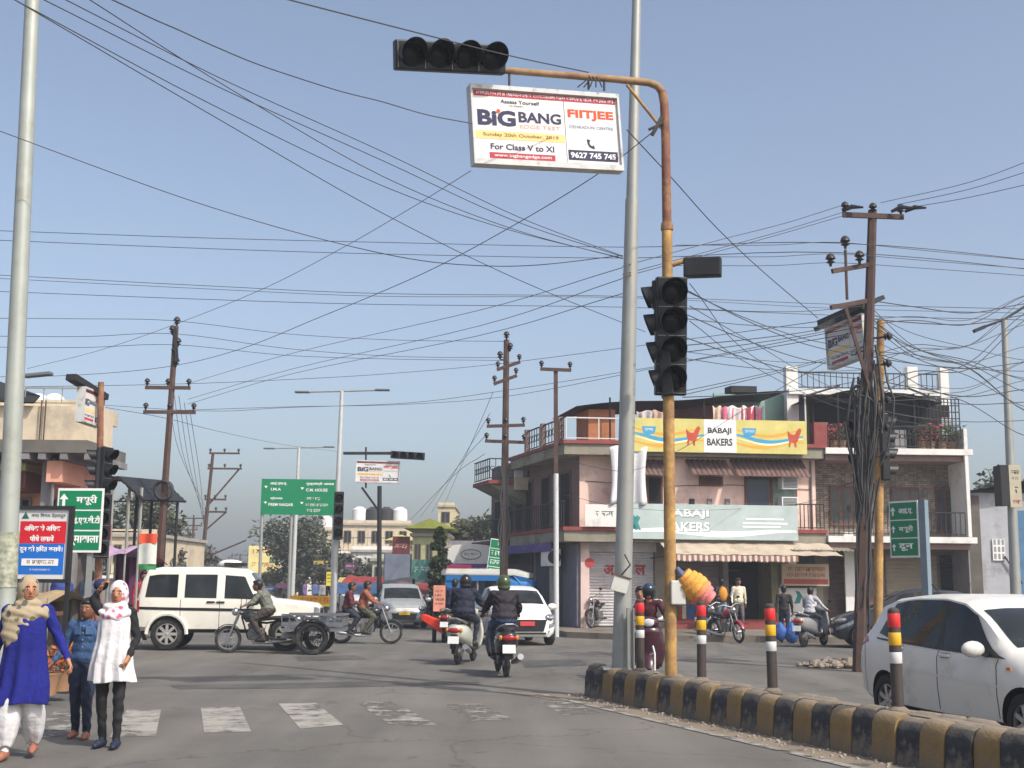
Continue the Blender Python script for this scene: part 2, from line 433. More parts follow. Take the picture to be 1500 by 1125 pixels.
def kerb_stone_mesh(L, W, Hh, seed):
    r_ = random.Random(seed)
    prof = [(-W/2, 0), (-W/2 + .012, Hh * .55), (-W/2 + .025, Hh - .10), (-W/2 + .06, Hh - .03), (-W/2 + .12, Hh), (W/2 - .10, Hh), (W/2 - .05, Hh - .03), (W/2 - .02, Hh - .10), (W/2, 0)]
    rings = []
    for x, k in ((0.004, .985), (0.02, 1.0), (L * .5, 1.0 + r_.uniform(0, .012)), (L - .02, 1.0), (L - 0.004, .985)):
        rings.append([(x, y * k, z * k) for y, z in prof])
    return MB().loft(rings)
# local frame of the median: +x along kerb toward camera, +y = left of travel; near face side is -KN
sgn = 1 if (Matrix.Rotation(-math.atan2(KD.y, KD.x), 3, 'Z') @ KN).y > 0 else -1
KL = 0.335
ms = [kerb_stone_mesh(KL, 0.27, 0.46, i).mesh('kerb_stone', KBLACK if i % 2 == 0 else KYEL, smooth=50) for i in range(6)]
mfar = kerb_stone_mesh(KL, 0.25, 0.43, 3).mesh('kerb_stone', M('dusty_kerb_concrete', (.24, .20, .155), var=.2, scale=4, dirt=(.16, .13, .10), dirt_amt=.4, bump=.3), smooth=50)
for row, off in ((0, 0.135), (1, 0.545)):
    for i in range(30):
        jit = rnd.uniform(-.012, .012)
        o = bpy.data.objects.new('kerb_stone', ms[(i % 2) + 2 * rnd.randrange(3)] if row == 0 else mfar); COL.objects.link(o); o.parent = med
        o.location = (i * KL, sgn * (off + rnd.uniform(-.016, .012)), rnd.uniform(-.035, 0.0)); o.rotation_euler = (rnd.uniform(-.025, .025), rnd.uniform(-.02, .02), rnd.uniform(-.03, .03)); o.scale = (rnd.uniform(.94, 1.0), 1, rnd.uniform(.97, 1.02))
mb = MB()
for i in range(2):
    o = bpy.data.objects.new('kerb_stone', ms[i]); COL.objects.link(o); o.parent = med
    o.location = (-0.29, sgn * (0.185 + i * .34), -0.004)
    o.rotation_euler = (0, 0, 0); o.scale = (0.85, 1.24, 1)
mb = MB(); mb.b2((0.0, sgn * 0.272, 0), (10.0, sgn * 0.418, 0.415)); mb.build('soil_fill', DIRT, med)

# small rubble island round the right-hand utility pole
isl = g(1240, 978); 
mb = MB()
for i in range(150):
    a = rnd.random() * 6.283; rr = rnd.random() ** .5
    q = Vector((isl.x + math.cos(a) * rr * 0.95, isl.y + math.sin(a) * rr * 0.55 + .1, 0))
    r = rnd.uniform(0.04, 0.14) * (1.15 - rr * .5)
    mb.ell((q.x, q.y, r * .4 + (1 - rr) * .10), (r * rnd.uniform(.8, 1.6), r, r * .7), n=6, m=4, rot=Matrix.Rotation(rnd.random() * 6, 3, 'Z'))
o = mb.build('rubble_heap', M('rubble_stone', (0.22, 0.18, 0.14), var=0.4, scale=6, bump=.3)); o['kind'] = 'stuff'
tag(o, 'heap of broken stones and earth round the foot of the cable-hung pole', 'rubble')

# ============================================================ facades
class Fac:
    def __init__(s, O, ang, shear=0.0):
        s.O = Vector((O[0], O[1], 0)); s.a = ang; s.e = Vector((math.cos(ang), math.sin(ang), 0)); s.nv = Vector((-math.sin(ang), math.cos(ang), 0)); s.sh = shear
    def uz(s, px, py, v=0.0):
        d = ray(px, py); r = d.x / d.y
        O = s.O + s.nv * v + s.e * (s.sh * v)
        u = (r * O.y - O.x) / (s.e.x - r * s.e.y)
        Y = O.y + u * s.e.y
        return u, at(px, py, Y).z
    def side(s, px, py, u=0.0):
        # point on the side plane (runs back along v with shear) -> (v, z)
        d = ray(px, py); r = d.x / d.y
        O = s.O + s.e * u; k = s.nv + s.e * s.sh
        v = (r * O.y - O.x) / (k.x - r * k.y)
        return v, at(px, py, O.y + v * k.y).z
    def T(s):
        sh = s.sh
        return lambda p: Vector((p.x + sh * p.y, p.y, p.z))
def rail(mb, a, b, h, pitch=0.13, r=0.014, ornate=False):
    a = Vector(a); b = Vector(b); L = (b - a).length; n = max(2, int(L / pitch))
    up = Vector((0, 0, h))
    mb.bar(a + up, b + up, 0.05, 0.04); mb.bar(a + Vector((0, 0, .08)), b + Vector((0, 0, .08)), 0.03, 0.03)
    for i in range(n + 1):
        p_ = a.lerp(b, i / n)
        mb.bar(p_ + Vector((0, 0, .05)), p_ + up, r * 1.6, r * 1.6)
    if ornate:
        d = (b - a).normalized()
        for i in range(n):
            c = a.lerp(b, (i + .5) / n) + Vector((0, 0, h * .55))
            nrm = d.cross(Vector((0, 0, 1)))
            mb.torus(c, min(pitch * .42, .12), 0.014, axis=nrm, n=10, m=4)
def shutter(mb, u0, u1, z0, z1, v, step=0.09):
    n = int((z1 - z0) / step); rings = []
    pts = []
    for i in range(n):
        z = z0 + (z1 - z0) * i / n
        pts += [(v, z), (v - 0.022, z + step * .3), (v - 0.022, z + step * .65), (v, z + step * .9)]
    pts.append((v, z1))
    vs = []; fs = []
    for (vv, z) in pts: vs += [(u0, vv, z), (u1, vv, z)]
    for i in range(len(pts) - 1): fs.append((2 * i, 2 * i + 1, 2 * i + 3, 2 * i + 2))
    mb.add(vs, fs)
def tile_awning(mb, u0, u1, z0, z1, v0, v1, pitch=0.16):
    # rows of half-round clay tiles sloping from (v1,z1) at the wall to (v0,z0) at the eave
    n = max(3, int((u1 - u0) / pitch)); w_ = (u1 - u0) / n
    for i in range(n):
        c = u0 + (i + .5) * w_
        def fn(a, b, c=c): 
            t = PI * b
            k = (a * 3) % 1.0
            return (c - math.cos(t) * w_ * .5, v1 + (v0 - v1) * a - 0.0, z1 + (z0 - z1) * a + math.sin(t) * w_ * .32 + .012 * (1 - k))
        mb.grid(fn, 6, 5)
    mb.b2((u0, v1 - 0.02, z1 - .06), (u1, v1, z1 - .01))
PINK = P('pink_render', (232, 200, 186), 1.0, rough=0.9, var=0.1, scale=1.5, dirt=(0.47, 0.36, 0.31), dirt_amt=0.42, dscale=1.1, bump=0.12)
REDB = M('red_oxide_band', (0.24, 0.055, 0.05), rough=0.8, var=0.2, dirt=(0.22, 0.15, 0.12), dirt_amt=.25)
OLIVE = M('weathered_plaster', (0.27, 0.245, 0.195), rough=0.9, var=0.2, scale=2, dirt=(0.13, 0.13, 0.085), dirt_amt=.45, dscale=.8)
BROWNW = M('brown_wood', (0.14, 0.062, 0.036), rough=0.6, var=0.3, scale=4)
TILEM = M('brown_clay_tile', (0.14, 0.085, 0.075), rough=0.85, var=0.35, scale=5)
DARK = M('dark_interior', (0.012, 0.012, 0.016), rough=0.9, var=0.3)
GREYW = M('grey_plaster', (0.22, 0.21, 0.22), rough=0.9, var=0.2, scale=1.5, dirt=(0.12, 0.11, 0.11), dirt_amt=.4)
SHUT = M('pale_shutter', (0.52, 0.50, 0.51), rough=0.5, var=0.1, dirt=(0.34, 0.30, 0.28), dirt_amt=.3, metal=.1)
CREAM = P('cream_render', (214, 198, 172), .85, rough=0.9, var=0.12, dirt=(0.34, 0.29, 0.23), dirt_amt=.42, dscale=.8)
WHITER = M('white_render', (0.70, 0.69, 0.66), rough=0.85, var=0.06, dirt=(0.42, 0.39, 0.34), dirt_amt=.28, dscale=.9)
TARP = M('black_tarpaulin', (0.016, 0.017, 0.020), rough=0.7, var=0.35, scale=2)
IRON = M('black_iron', (0.018, 0.018, 0.02), rough=0.6, var=0.2)
WRAIL = M('white_rail', (0.6, 0.6, 0.6), rough=0.5, var=0.1)

# ------------------------------------------------------------ corner bakery building
B = Fac((2.44, 40.0), math.radians(5), -0.20)
bk = thing('bakery_building', 'pink two storey corner building with yellow and pale teal bakery banners', 'building', B.O, B.a)
BT = B.T()
def bmb(): return MB(BT)
uR = B.uz(1212, 800)[0]
z1 = B.uz(900, 773)[1]; z2 = B.uz(900, 646)[1]        # floor levels
zr = z2 + 1.0
BD = B.side(776, 690)[0]
WV = 0.62
bmb().b2((0.25, 0.9, 0.16), (uR, 1.2, 0.165 + 0.01)).build('threshold', OLIVE, bk)
# ground floor shell: back wall and piers
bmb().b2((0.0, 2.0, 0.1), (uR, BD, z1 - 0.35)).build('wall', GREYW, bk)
bmb().b2((0.0, WV + 0.004, z1), (uR, BD, z2 - 0.22)).build('wall', PINK, bk)
# floor slabs with red edge and weathered soffit
for zz, ov in ((z1, 0.0), (z2, 0.0)):
    m_ = bmb(); m_.b2((-0.75, -0.02, zz - .10), (uR + .02, BD + .2, zz + 0.02)); m_.build('floor_slab', REDB, bk)
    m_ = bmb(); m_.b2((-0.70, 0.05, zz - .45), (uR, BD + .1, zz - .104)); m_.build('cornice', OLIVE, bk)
u, _ = B.uz(873, 850)
bmb().b2((0.0, 0.5, 0.1), (0.28, 2.0, z1 - .46)).build('pillar', M('peeling_pink_pillar', (0.62, 0.47, 0.43), var=.12, dirt=(.36, .26, .22), dirt_amt=.4), bk)
# shutters of the ground floor
ua = B.uz(876, 850)[0]; ub = B.uz(975, 850)[0]
m_ = bmb(); shutter(m_, ua, ub, 0.2, z1 - .75, 1.0); m_.build('shutter', SHUT, bk)
bmb().b2((ua - .03, 0.8, z1 - .75), (ub + .03, 1.3, z1 - .455)).build('shutter_box', SHUT, bk)
uc = B.uz(1003, 850)[0]; ud = B.uz(1083, 850)[0]
m_ = bmb(); shutter(m_, uc, ud, 0.45, z1 - .70, 1.5); m_.build('shutter', M('grey_shutter', (.22, .19, .20), rough=.5, var=.15), bk)
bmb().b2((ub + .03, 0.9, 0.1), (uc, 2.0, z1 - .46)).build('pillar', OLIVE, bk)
ue = B.uz(1092, 850)[0]; uf = B.uz(1152, 850)[0]
bmb().b2((ue, 1.95, 0.3), (uf, 1.98, z1 - .6)).build('doorway', DARK, bk)
bmb().b2((ud + .02, 1.2, 0.1), (ue, 2.0, z1 - .46)).build('pillar', GREYW, bk)
ug = B.uz(1163, 850)[0]; uh = B.uz(1236, 850)[0]
bmb().b2((uf, 1.0, 0.1), (ug, 2.0, z1 - .46)).build('pillar', M('dull_green_pillar', (.17, .17, .10), var=.2), bk)
m_ = bmb(); m_.b2((uc - .2, 0.2, 0.161), (uf + .3, 1.4, 0.30)); m_.build('step', REDB, bk)
m_ = bmb(); m_.b2((uc - .1, 0.55, 0.3), (uf + .2, 1.4, 0.45)); m_.build('step', REDB, bk)
# signboards at the right of the ground floor
s0 = B.uz(1165, 858); s1 = B.uz(1234, 826)
def bboard(name, p0, p1, v, mat, t=0.06):
    return bmb().b2((p0[0], v - t, p0[1]), (p1[0], v, p1[1])).build(name, mat, bk)
bboard('shop_board', s0, s1, 0.9, M('board_cream', (.50, .42, .30), var=.12))
bboard('board_stripe', (s0[0] + .05, s0[1] + .06), (s1[0] - .05, s0[1] + .22), 0.836, M('board_red', (.42, .09, .07), var=.15), .01)
scribble(bk, (s0[0] + s1[0]) / 2 - 0.2 * .82, (s0[1] + s1[1]) / 2 + .18, 1.25, .13, M('print_red', (.40, .05, .05), var=.1), y=0.826)
scribble(bk, (s0[0] + s1[0]) / 2 - 0.2 * .82, (s0[1] + s1[1]) / 2 - .02, 1.3, .12, M('print_red', (.40, .05, .05), var=.1), y=0.826)
bboard('side_wall', (ug, 0.1), (uh, s0[1] - .03), 1.6, OLIVE, .3)
w0 = B.uz(1165, 922); w1 = B.uz(1223, 862)
bboard('painted_wall', w0, w1, 1.2, WHITER, .05)
# painted teal crane and crest on the white wall
TEALP = M('print_teal', (.05, .25, .24), var=.1)
m_ = bmb(); cx = (w0[0] + w1[0]) / 2; cz = w1[1] - .30
m_.add([(cx - .1, 1.146, cz - .22), (cx + .02, 1.146, cz + .05), (cx - .05, 1.146, cz + .22), (cx + .10, 1.146, cz + .18), (cx + .24, 1.146, cz - .05), (cx + .16, 1.146, cz - .02), (cx + .10, 1.146, cz - .2)], [(0, 1, 2, 3, 4, 5, 6)])
m_.add([(cx - .55, 1.146, cz - .25), (cx - .25, 1.146, cz - .12), (cx - .28, 1.146, cz - .2), (cx - .45, 1.146, cz - .34)], [(0, 1, 2, 3)])
m_.build('wall_painting', TEALP, bk)
scribble(bk, cx + .1, cz - .62, .7, .2, M('print_olive', (.28, .30, .12), var=.1), y=1.144)
# beige awning with striped valance
a0 = B.uz(984, 835, -0.9); a1 = B.uz(1165, 833, -0.9); zt = z1 - .40
AWN = M('awning_canvas', (.42, .35, .27), rough=.9, var=.15, dirt=(.26, .21, .16), dirt_amt=.3)
AWR = M('awning_rust_stripe', (.26, .12, .09), rough=.9, var=.2)
m_ = bmb()
def fn(a, b): 
    uu = a0[0] + (a1[0] - a0[0] + 1.6 * (1 - 0)) * a
    return (uu, 0.04 - 0.95 * b, zt - .03 - .42 * b - .05 * math.sin(PI * b) + .012 * math.sin(a * 55))
m_.grid(fn, 60, 6); m_.build('awning', AWN, bk, smooth=True)
m_ = bmb(); n = 46; u_0 = a0[0]; u_1 = a1[0] + .1
for i in range(n):
    m_.mat(i % 2); x0 = u_0 + (u_1 - u_0) * i / n; x1 = u_0 + (u_1 - u_0) * (i + 1) / n
    zz = zt - .47 + .01 * math.sin(i * .9)
    m_.add([(x0, -0.92, zz), (x1, -0.92, zz), (x1, -0.93, zz - .16), ((x0 + x1) / 2, -0.935, zz - .21), (x0, -0.93, zz - .16)], [(0, 1, 2, 3, 4)])
m_.build('valance', [M('valance_white', (.55, .50, .44), var=.12), AWR], bk)
for uu in (u_0 + .05, u_1 - .05):
    bmb().tube([(uu, -0.92, zt - .48), (uu, 0.9, zt - .55)], .02, 6).build('awning_arm', IRON, bk)
# corrugated sheet roof to the right of the awning
c0 = B.uz(1150, 822); c1 = B.uz(1240, 812)
m_ = bmb(); m_.grid(lambda a, b: (c0[0] + (c1[0] - c0[0]) * a, 0.9 - 1.4 * b, zt + .02 - .30 * b + .02 * math.sin(a * 90)), 80, 2)
m_.build('corrugated_roof', OLIVE, bk)
# first floor: windows, doors, clay tile awnings
def bwin(px0, py0, px1, py1, mat, name='window', v=WV):
    p0 = B.uz(px0, py1, v); p1 = B.uz(px1, py0, v)
    f = bmb().b2((p0[0], v - .05, p0[1]), (p1[0], v + .10, p1[1])).build(name, BROWNW, bk)
    bmb().b2((p0[0] + .06, v - .058, p0[1] + .06), (p1[0] - .06, v - .052, p1[1] - .06)).build('pane', mat, f)
    return p0, p1
BLUEG = M('blue_curtain_glass', (.03, .04, .08), rough=.15, var=.2)
bwin(1024, 698, 1058, 712, M('louvre_brown', (.10, .05, .04), var=.3))
p0, p1 = bwin(1091, 698, 1127, 744, BLUEG)
bmb().b2((p0[0] + .05, WV - .066, z1 + .02), (p1[0] - .05, WV - .056, z1 + .38)).build('door_panel', M('orange_wood', (.30, .11, .05), var=.2), bk)
bwin(1129, 700, 1166, 745, M('green_curtain', (.16, .22, .19), rough=.6, var=.5, scale=6), 'door')
bwin(947, 698, 970, 745, DARK, 'door')
for a, b_, c_, d_ in ((1013, 678, 1065, 698), (1079, 678, 1177, 700), (942, 678, 977, 698)):
    q0 = B.uz(a, d_, WV - .5); q1 = B.uz(b_ if False else c_, b_, WV - .1)
    m_ = bmb(); tile_awning(m_, q0[0], q1[0], q0[1], q1[1] + .05, WV - .62, WV - .02); m_.build('tile_awning', TILEM, bk, smooth=True)
def ac_unit(parent, mbf, u, v, z, w_=.55, h_=.38, d_=.3, fan=False):
    bod = mbf().b2((u - w_/2, v - d_, z - h_/2), (u + w_/2, v, z + h_/2)).build('air_conditioner', WHITEP, parent)
    if fan:
        m_ = mbf(); m_.lathe([(h_*.40, 0), (h_*.40, .01), (h_*.1, .012)], c=(u - w_*.12, v - d_, z), axis=(0, -1, 0), n=20); m_.build('fan_grille', BLACKM, bod)
    else:
        m_ = mbf()
        for i in range(7): m_.b2((u - w_*.42, v - d_ - .012, z - h_*.38 + i * h_*.12), (u + w_*.42, v - d_ - .004, z - h_*.32 + i * h_*.12))
        m_.build('grille', M('ac_grille', (.12, .12, .12), var=.2), bod)
    return bod
q = B.uz(1156, 708, WV - .3); ac_unit(bk, bmb, q[0], WV - .07, q[1])
q = B.uz(1156, 740, WV - .3); ac_unit(bk, bmb, q[0], WV - .07, q[1] + .08)
# first floor balcony railing at both ends of the banner
m_ = bmb(); q = B.uz(1168, 760)[0]; rail(m_, (q, 0.06, z1), (uR - .05, 0.06, z1), .85); m_.build('railing', IRON, bk)
# second floor parapet, roof shelter
p0 = B.uz(862, 640, 1.0); p1 = B.uz(901, 600, 1.0)
bmb().b2((p0[0], 1.0, z2 + .02), (p1[0], 2.2, p1[1])).build('stair_room', M('orange_brown_panel', (.40, .16, .065), var=.15, dirt=(.2, .09, .05), dirt_amt=.3), bk)
m_ = bmb(); rail(m_, (-.65, 0.02, z2), (B.uz(925, 640)[0], 0.02, z2), .75, pitch=1.2, r=.02); m_.build('railing', WRAIL, bk)
q0 = B.uz(985, 612, 2.5); q1 = B.uz(1046, 590, 2.5)
bmb().b2((q0[0] - .6, 2.5, z2 + .02), (q1[0], 2.6, q1[1])).build('roof_screen', M('mauve_sheet', (.20, .10, .12), var=.35, scale=2.5), bk)
q2 = B.uz(1155, 578, 2.5)
bmb().b2((q1[0] + .01, 2.52, z2 + .02), (q2[0], 2.62, q2[1])).build('roof_screen', M('green_sheet', (.24, .38, .32), var=.12), bk)
q = [B.uz(800, 612, 0.6), B.uz(925, 596, .6), B.uz(1155, 576, .6)]
m_ = bmb()
m_.grid(lambda a, b: (q[0][0] + 1.0 + (q[2][0] - q[0][0] - 1.0) * a, 0.55 + 2.6 * b, q[0][1] + .35 + (q[2][1] - q[0][1] - .35) * a + .05 * math.sin(a * 9) - .12 * (b - .5)), 30, 4)
m_.build('roof_sheet', TARP, bk)
for uu in (B.uz(905, 620)[0], B.uz(1045, 620)[0], q2[0] - .1):
    bmb().cyl((uu, 0.7, z2), (uu, 0.7, z2 + 1.55), .03, n=6).build('post', IRON, bk)
q = B.uz(1085, 574, 1.5); bmb().box((q[0], 1.5, q[1] + .06), (.9, .5, .22)).build('roof_clutter', TARP, bk)
# left wing: stepped balconies along the side street
def swall(px0, px1, zlo, zhi, uu, mat, name):
    v0 = B.side(px0, 700, uu)[0]; v1 = B.side(px1, 700, uu)[0]
    bmb().b2((uu - .08, v0, zlo), (uu, v1, zhi)).build(name, mat, bk)
SIDEW = M('shaded_side_plaster', (.20, .135, .12), rough=.9, var=.2, dirt=(.16, .12, .11), dirt_amt=.4)  # shade on the left wing is put into this darker wall colour
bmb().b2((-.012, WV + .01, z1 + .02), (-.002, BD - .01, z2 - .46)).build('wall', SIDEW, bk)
for (pa, pb) in ((848, 820), (813, 795), (790, 772)):
    va = max(0.1, B.side(pa, 640, -.7)[0]); vb = B.side(pb, 640, -.7)[0]
    m_ = bmb(); rail(m_, (-.70, va, z2), (-.70, vb, z2), .75, pitch=.28, ornate=True); m_.build('railing', IRON, bk)
    bmb().b2((-.78, vb - .12, z2 - .1), (-.62, vb + .05, z2 + .82)).build('pier', SIDEW, bk)
m_ = bmb(); rail(m_, (-.70, 0.1, z1), (-.70, BD, z1), .85, pitch=.22); m_.build('railing', IRON, bk)
for va, vb in ((1.4, 2.5), (3.6, 4.6), (5.6, 6.5)):
    d_ = bmb().b2((-.05, va, z1 + .02), (-.014, vb, z1 + 2.0)).build('door', BROWNW, bk)
    bmb().b2((-.058, va + .1, z1 + .1), (-.052, vb - .1, z1 + 1.9)).build('pane', DARK, d_)
    bmb().b2((-.055, va, .2), (-.014, vb + .5, z1 - .7)).build('shutter', M('dark_shutter', (.10, .09, .12), var=.3), bk)
# purple shop banner and AC on the side street
m_ = bmb(); m_.b2((-.80, 1.2, z1 - .75), (-.74, BD, z1 - .46)); m_.build('shop_banner', M('purple_banner', (.10, .07, .22), var=.5, scale=3), bk)
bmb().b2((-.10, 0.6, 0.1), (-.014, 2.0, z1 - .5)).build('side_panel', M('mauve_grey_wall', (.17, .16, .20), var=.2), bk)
ac = MB(BT); ac.b2((-.72, 1.6, 2.15), (-.30, 2.4, 2.72)); ac = ac.build('air_conditioner', WHITEP, bk)
m_ = bmb(); m_.lathe([(.22, 0), (.22, .012), (.06, .016)], c=(-.52, 1.6, 2.44), axis=(0, -1, 0), n=20); m_.build('fan_grille', BLACKM, ac)
bmb().cyl((-.5, 1.9, .1), (-.5, 1.9, 2.14), .09, n=10).build('drain_pipe', M('grey_pipe', (.32, .31, .30), var=.1), bk)

m_ = bmb(); m_.tube([(uR - .18, WV - .04, z1 + .05), (uR - .18, WV - .04, z2 - .5)], .035, 6); m_.build('drain_pipe', GREYW, bk)
m_ = bmb(); m_.tube([(.2, WV - .02, z1 + 1.55), (2.6, WV - .02, z1 + 1.42), (5.2, WV - .02, z1 + 1.5), (uR - .2, WV - .02, z1 + 1.38)], .012, 4); m_.build('wall_cable', WIRE, bk)
sr = random.Random(4)
for k in range(4): bmb().b2((ue + .05, 1.55 - .0, .55 + .5 * k), (ue + .55, 1.94, .58 + .5 * k)).build('shelf', BROWNW, bk)
for k in range(16):
    x_ = uc + .08 + (ud - uc - .3) * sr.random(); w_ = sr.uniform(.12, .3); z_ = sr.choice((.455, .455, .455, .95)); h_ = sr.uniform(.15, .45)
    if z_ < .9: bmb().b2((x_, 1.0 + .01 * k, z_), (x_ + w_, 1.25 + .01 * k, z_ + h_)).build('goods_box', P('goods_%d' % (k % 6), ((190, 150, 90), (170, 60, 50), (60, 90, 150), (210, 200, 180), (90, 130, 80), (120, 90, 70))[k % 6], .8, var=.3, scale=8), bk)
for k in range(3): q = B.uz(1010 + k * 26, 735, WV - .02); bmb().b2((q[0], WV - .05, q[1] - .1), (q[0] + .16, WV - .004, q[1] + .1)).build('meter_box', GREYW if k else IRON, bk)
def cloth_panel(name, label, P0, P1, z0, z1_, mat, folds=5, amp=.07, group=None):
    P0 = Vector(P0); P1 = Vector(P1); nr = Vector((P1.y - P0.y, -(P1.x - P0.x), 0)).normalized()
    ph = rnd.random() * 6
    def fn(a, b):
        p_ = P0.lerp(P1, a * (1 - .12 * math.sin(PI * b)) + .06 * math.sin(PI * b))
        o_ = amp * math.sin(a * folds * 6.28 + ph + b * 1.2) * (.35 + .65 * b)
        return (p_.x + nr.x * o_, p_.y + nr.y * o_, z1_ + (z0 - z1_) * b + .04 * math.sin(a * 7 + ph))
    o = MB().grid(fn, 40, 14).build(name, mat, smooth=True)
    md = o.modifiers.new('thick', 'SOLIDIFY'); md.thickness = .012
    return tag(o, label, 'cloth', group)
def bw(u, v, z):     # bakery local -> world
    p = BT(Vector((u, v, z))); return B.O + B.e * p.x + B.nv * p.y + Vector((0, 0, p.z))
q0 = B.uz(893, 745, -.1); q1 = B.uz(948, 655, -.1)
CLW = M('white_cotton', (.62, .62, .63), rough=.9, var=.08)
cloth_panel('hanging_sheet', 'long white cloth sheet hanging down the bakery front behind silver pole', bw(q0[0], -.1, 0), bw(q1[0], -.1, 0), q0[1] + .15, q1[1], CLW, folds=2.5, amp=.10)
# laundry on the roof line
lc = [(.55, .42, .32), (.55, .12, .22), (.62, .60, .60), (.45, .10, .14), (.60, .58, .56), (.40, .06, .10), (.12, .12, .16)]
nm = ['peach', 'pink', 'white', 'crimson', 'off white', 'dark red', 'charcoal']
for i, px in enumerate((1052, 1068, 1078, 1088, 1098, 1106, 1114)):
    q = B.uz(px, 598, .5); wd = .20 + .06 * (i % 3)
    cloth_panel('laundry', '%s washing on the bakery roof line, %s from the left' % (nm[i], ['first', 'second', 'third', 'fourth', 'fifth', 'sixth', 'seventh'][i]), bw(q[0] - wd, .5, 0), bw(q[0] + wd * .6, .5, 0), z2 + .55, q[1] + .05 - .03 * (i % 2), M('laundry_' + str(i), lc[i], rough=.9, var=.3, scale=7), folds=1.5, amp=.05, group='washing on the bakery roof')
for i, (px, c) in enumerate(((945, (.45, .42, .40)), (968, (.42, .30, .24)))):
    q = B.uz(px, 598, .5)
    cloth_panel('laundry', ['pale grey cloth bundle drying on roof beside silver pole', 'tan cloth drying on roof beside yellow signal pole'][i], bw(q[0] - .3, .5, 0), bw(q[0] + .3, .5, 0), z2 + .6, q[1] - .1, M('laundry_b' + str(i), c, rough=.9, var=.35, scale=6), folds=2, amp=.08, group='washing on the bakery roof')

# banners
def banner(name, label, fac, pxl, pyb, pxr, pyt, v, mat, T=None, t=.04):
    p0 = fac.uz(pxl, pyb, v); p1 = fac.uz(pxr, pyt, v)
    w_, h_ = p1[0] - p0[0], p1[1] - p0[1]
    O = fac.O + fac.nv * v + fac.e * (fac.sh * v + (p0[0] + p1[0]) / 2)
    root = thing(name, label, 'banner', (O.x, O.y, (p0[1] + p1[1]) / 2), fac.a)
    MB().b2((-w_/2, 0, -h_/2), (w_/2, t, h_/2)).build('sheet', mat, root)
    return root, w_, h_
YEL = P('banner_yellow', (216, 204, 124), .85, rough=.7, var=.16, scale=1.6)
r, w_, h_ = banner('shop_banner', 'yellow wavy bakery banner on the upper balcony', B, 925, 661, 1181, 617, -.12, YEL)
def ribbon(parent, x0, x1, zc, amp, th, mat, per=1.0, y=-.003, ph=0.0):
    n = 28; vs = []; fs = []
    for i in range(n + 1):
        a = i / n; x = x0 + (x1 - x0) * a; z = zc + amp * math.sin(a * PI * 2 * per + ph); k = th * (.3 + .7 * math.sin(PI * a))
        vs += [(x, y, z - k), (x, y, z + k)]
    for i in range(n): fs.append((2 * i, 2 * i + 2, 2 * i + 3, 2 * i + 1))
    return MB().add(vs, fs).build('ribbon', mat, parent)
PB = P('print_sky_blue', (70, 160, 205), .9, var=.05); PO = P('print_orange', (235, 170, 60), .9, var=.05); PCR = P('print_cream', (246, 240, 190), .9, var=.04); PRD = P('print_brick', (190, 80, 60), .9, var=.2)
for x0, x1 in ((-w_ * .5 + .02, -w_ * .09), (w_ * .08, w_ * .48)):
    ribbon(r, x0, x1, -.05, .13, .07, PB, .8, -.004, 2.0); ribbon(r, x0, x1, .15, .12, .045, PO, .8, -.0035, 2.3); ribbon(r, x0, x1, -.25, .10, .06, PO, .9, -.003, 2.6); ribbon(r, x0, x1, -.14, .12, .035, PCR, .8, -.0045, 2.2)
panel('print_panel', -w_ * .09, w_ * .095, -h_/2 + .01, h_/2 - .01, PRINTW, r, y=-.004)
letter('BABAJI', 0.0, h_ * .14, w_ * .135, h_ * .22, PRINTK, r, y=-.008, bold=.032)
letter('BAKERS', 0.0, -h_ * .18, w_ * .145, h_ * .22, PRINTK, r, y=-.008, bold=.032)
for cx_ in (w_ * .17, -w_ * .40):
    m_ = MB(); m_.add([(cx_ - .24, -.0062, .28), (cx_ + .24, -.0062, .28), (cx_ + .19, -.0062, .06), (cx_ + .0, -.0062, -.0), (cx_ - .19, -.0062, .06)], [(0, 1, 2, 3, 4)]); m_.build('badge', PB, r)
    scribble(r, cx_, .17, .30, .09, PRINTW, y=-.009)
# brick-red painted rooster-like print
for cx_, sg in ((w_ * .43, 1), (-w_ * .15, 1)):
    m_ = MB(); poly = [(-.28, .05), (-.30, .25), (-.16, .12), (0, .10), (.14, .30), (.24, .36), (.30, .26), (.22, .08), (.14, -.12), (.06, -.2), (.08, -.36), (0, -.36), (-.03, -.2), (-.16, -.18), (-.2, -.36), (-.26, -.36), (-.24, -.1)]
    m_.add([(cx_ + x * .8, -.0066, z * .9) for x, z in poly], [tuple(range(len(poly)))]); m_.build('print_figure', PRD, r)
TEALB = P('banner_pale_teal', (184, 198, 196), .88, rough=.55, var=.14, scale=1.5)
r, w_, h_ = banner('shop_banner', 'pale teal bakery banner with white letters on the lower balcony', B, 914, 789, 1168, 741, -.12, TEALB)
LT = P('print_pale', (238, 240, 238), .95, var=.03); SHD = P('print_teal_grey', (110, 135, 140), .9, var=.05)
for t_, zc, ww in (('BABAJI', h_ * .22, 1.45), ('BAKERS', -h_ * .14, 1.5)):
    letter(t_, -w_ * .14 + .02, zc - .02, ww, h_ * .27, SHD, r, y=-.004, bold=.045)
    letter(t_, -w_ * .14, zc, ww, h_ * .27, LT, r, y=-.007, bold=.035)
for zc, a, b_ in ((.10, .20, .42), (-.02, .18, .44), (-.12, .18, .40)):
    panel('print_line', w_ * a, w_ * b_, h_ * zc - .03, h_ * zc + .03, LT, r, y=-.004)
ribbon(r, -w_ * .49, w_ * .49, -.33, .06, .10, LT, 1.3, -.003)
m_ = MB()
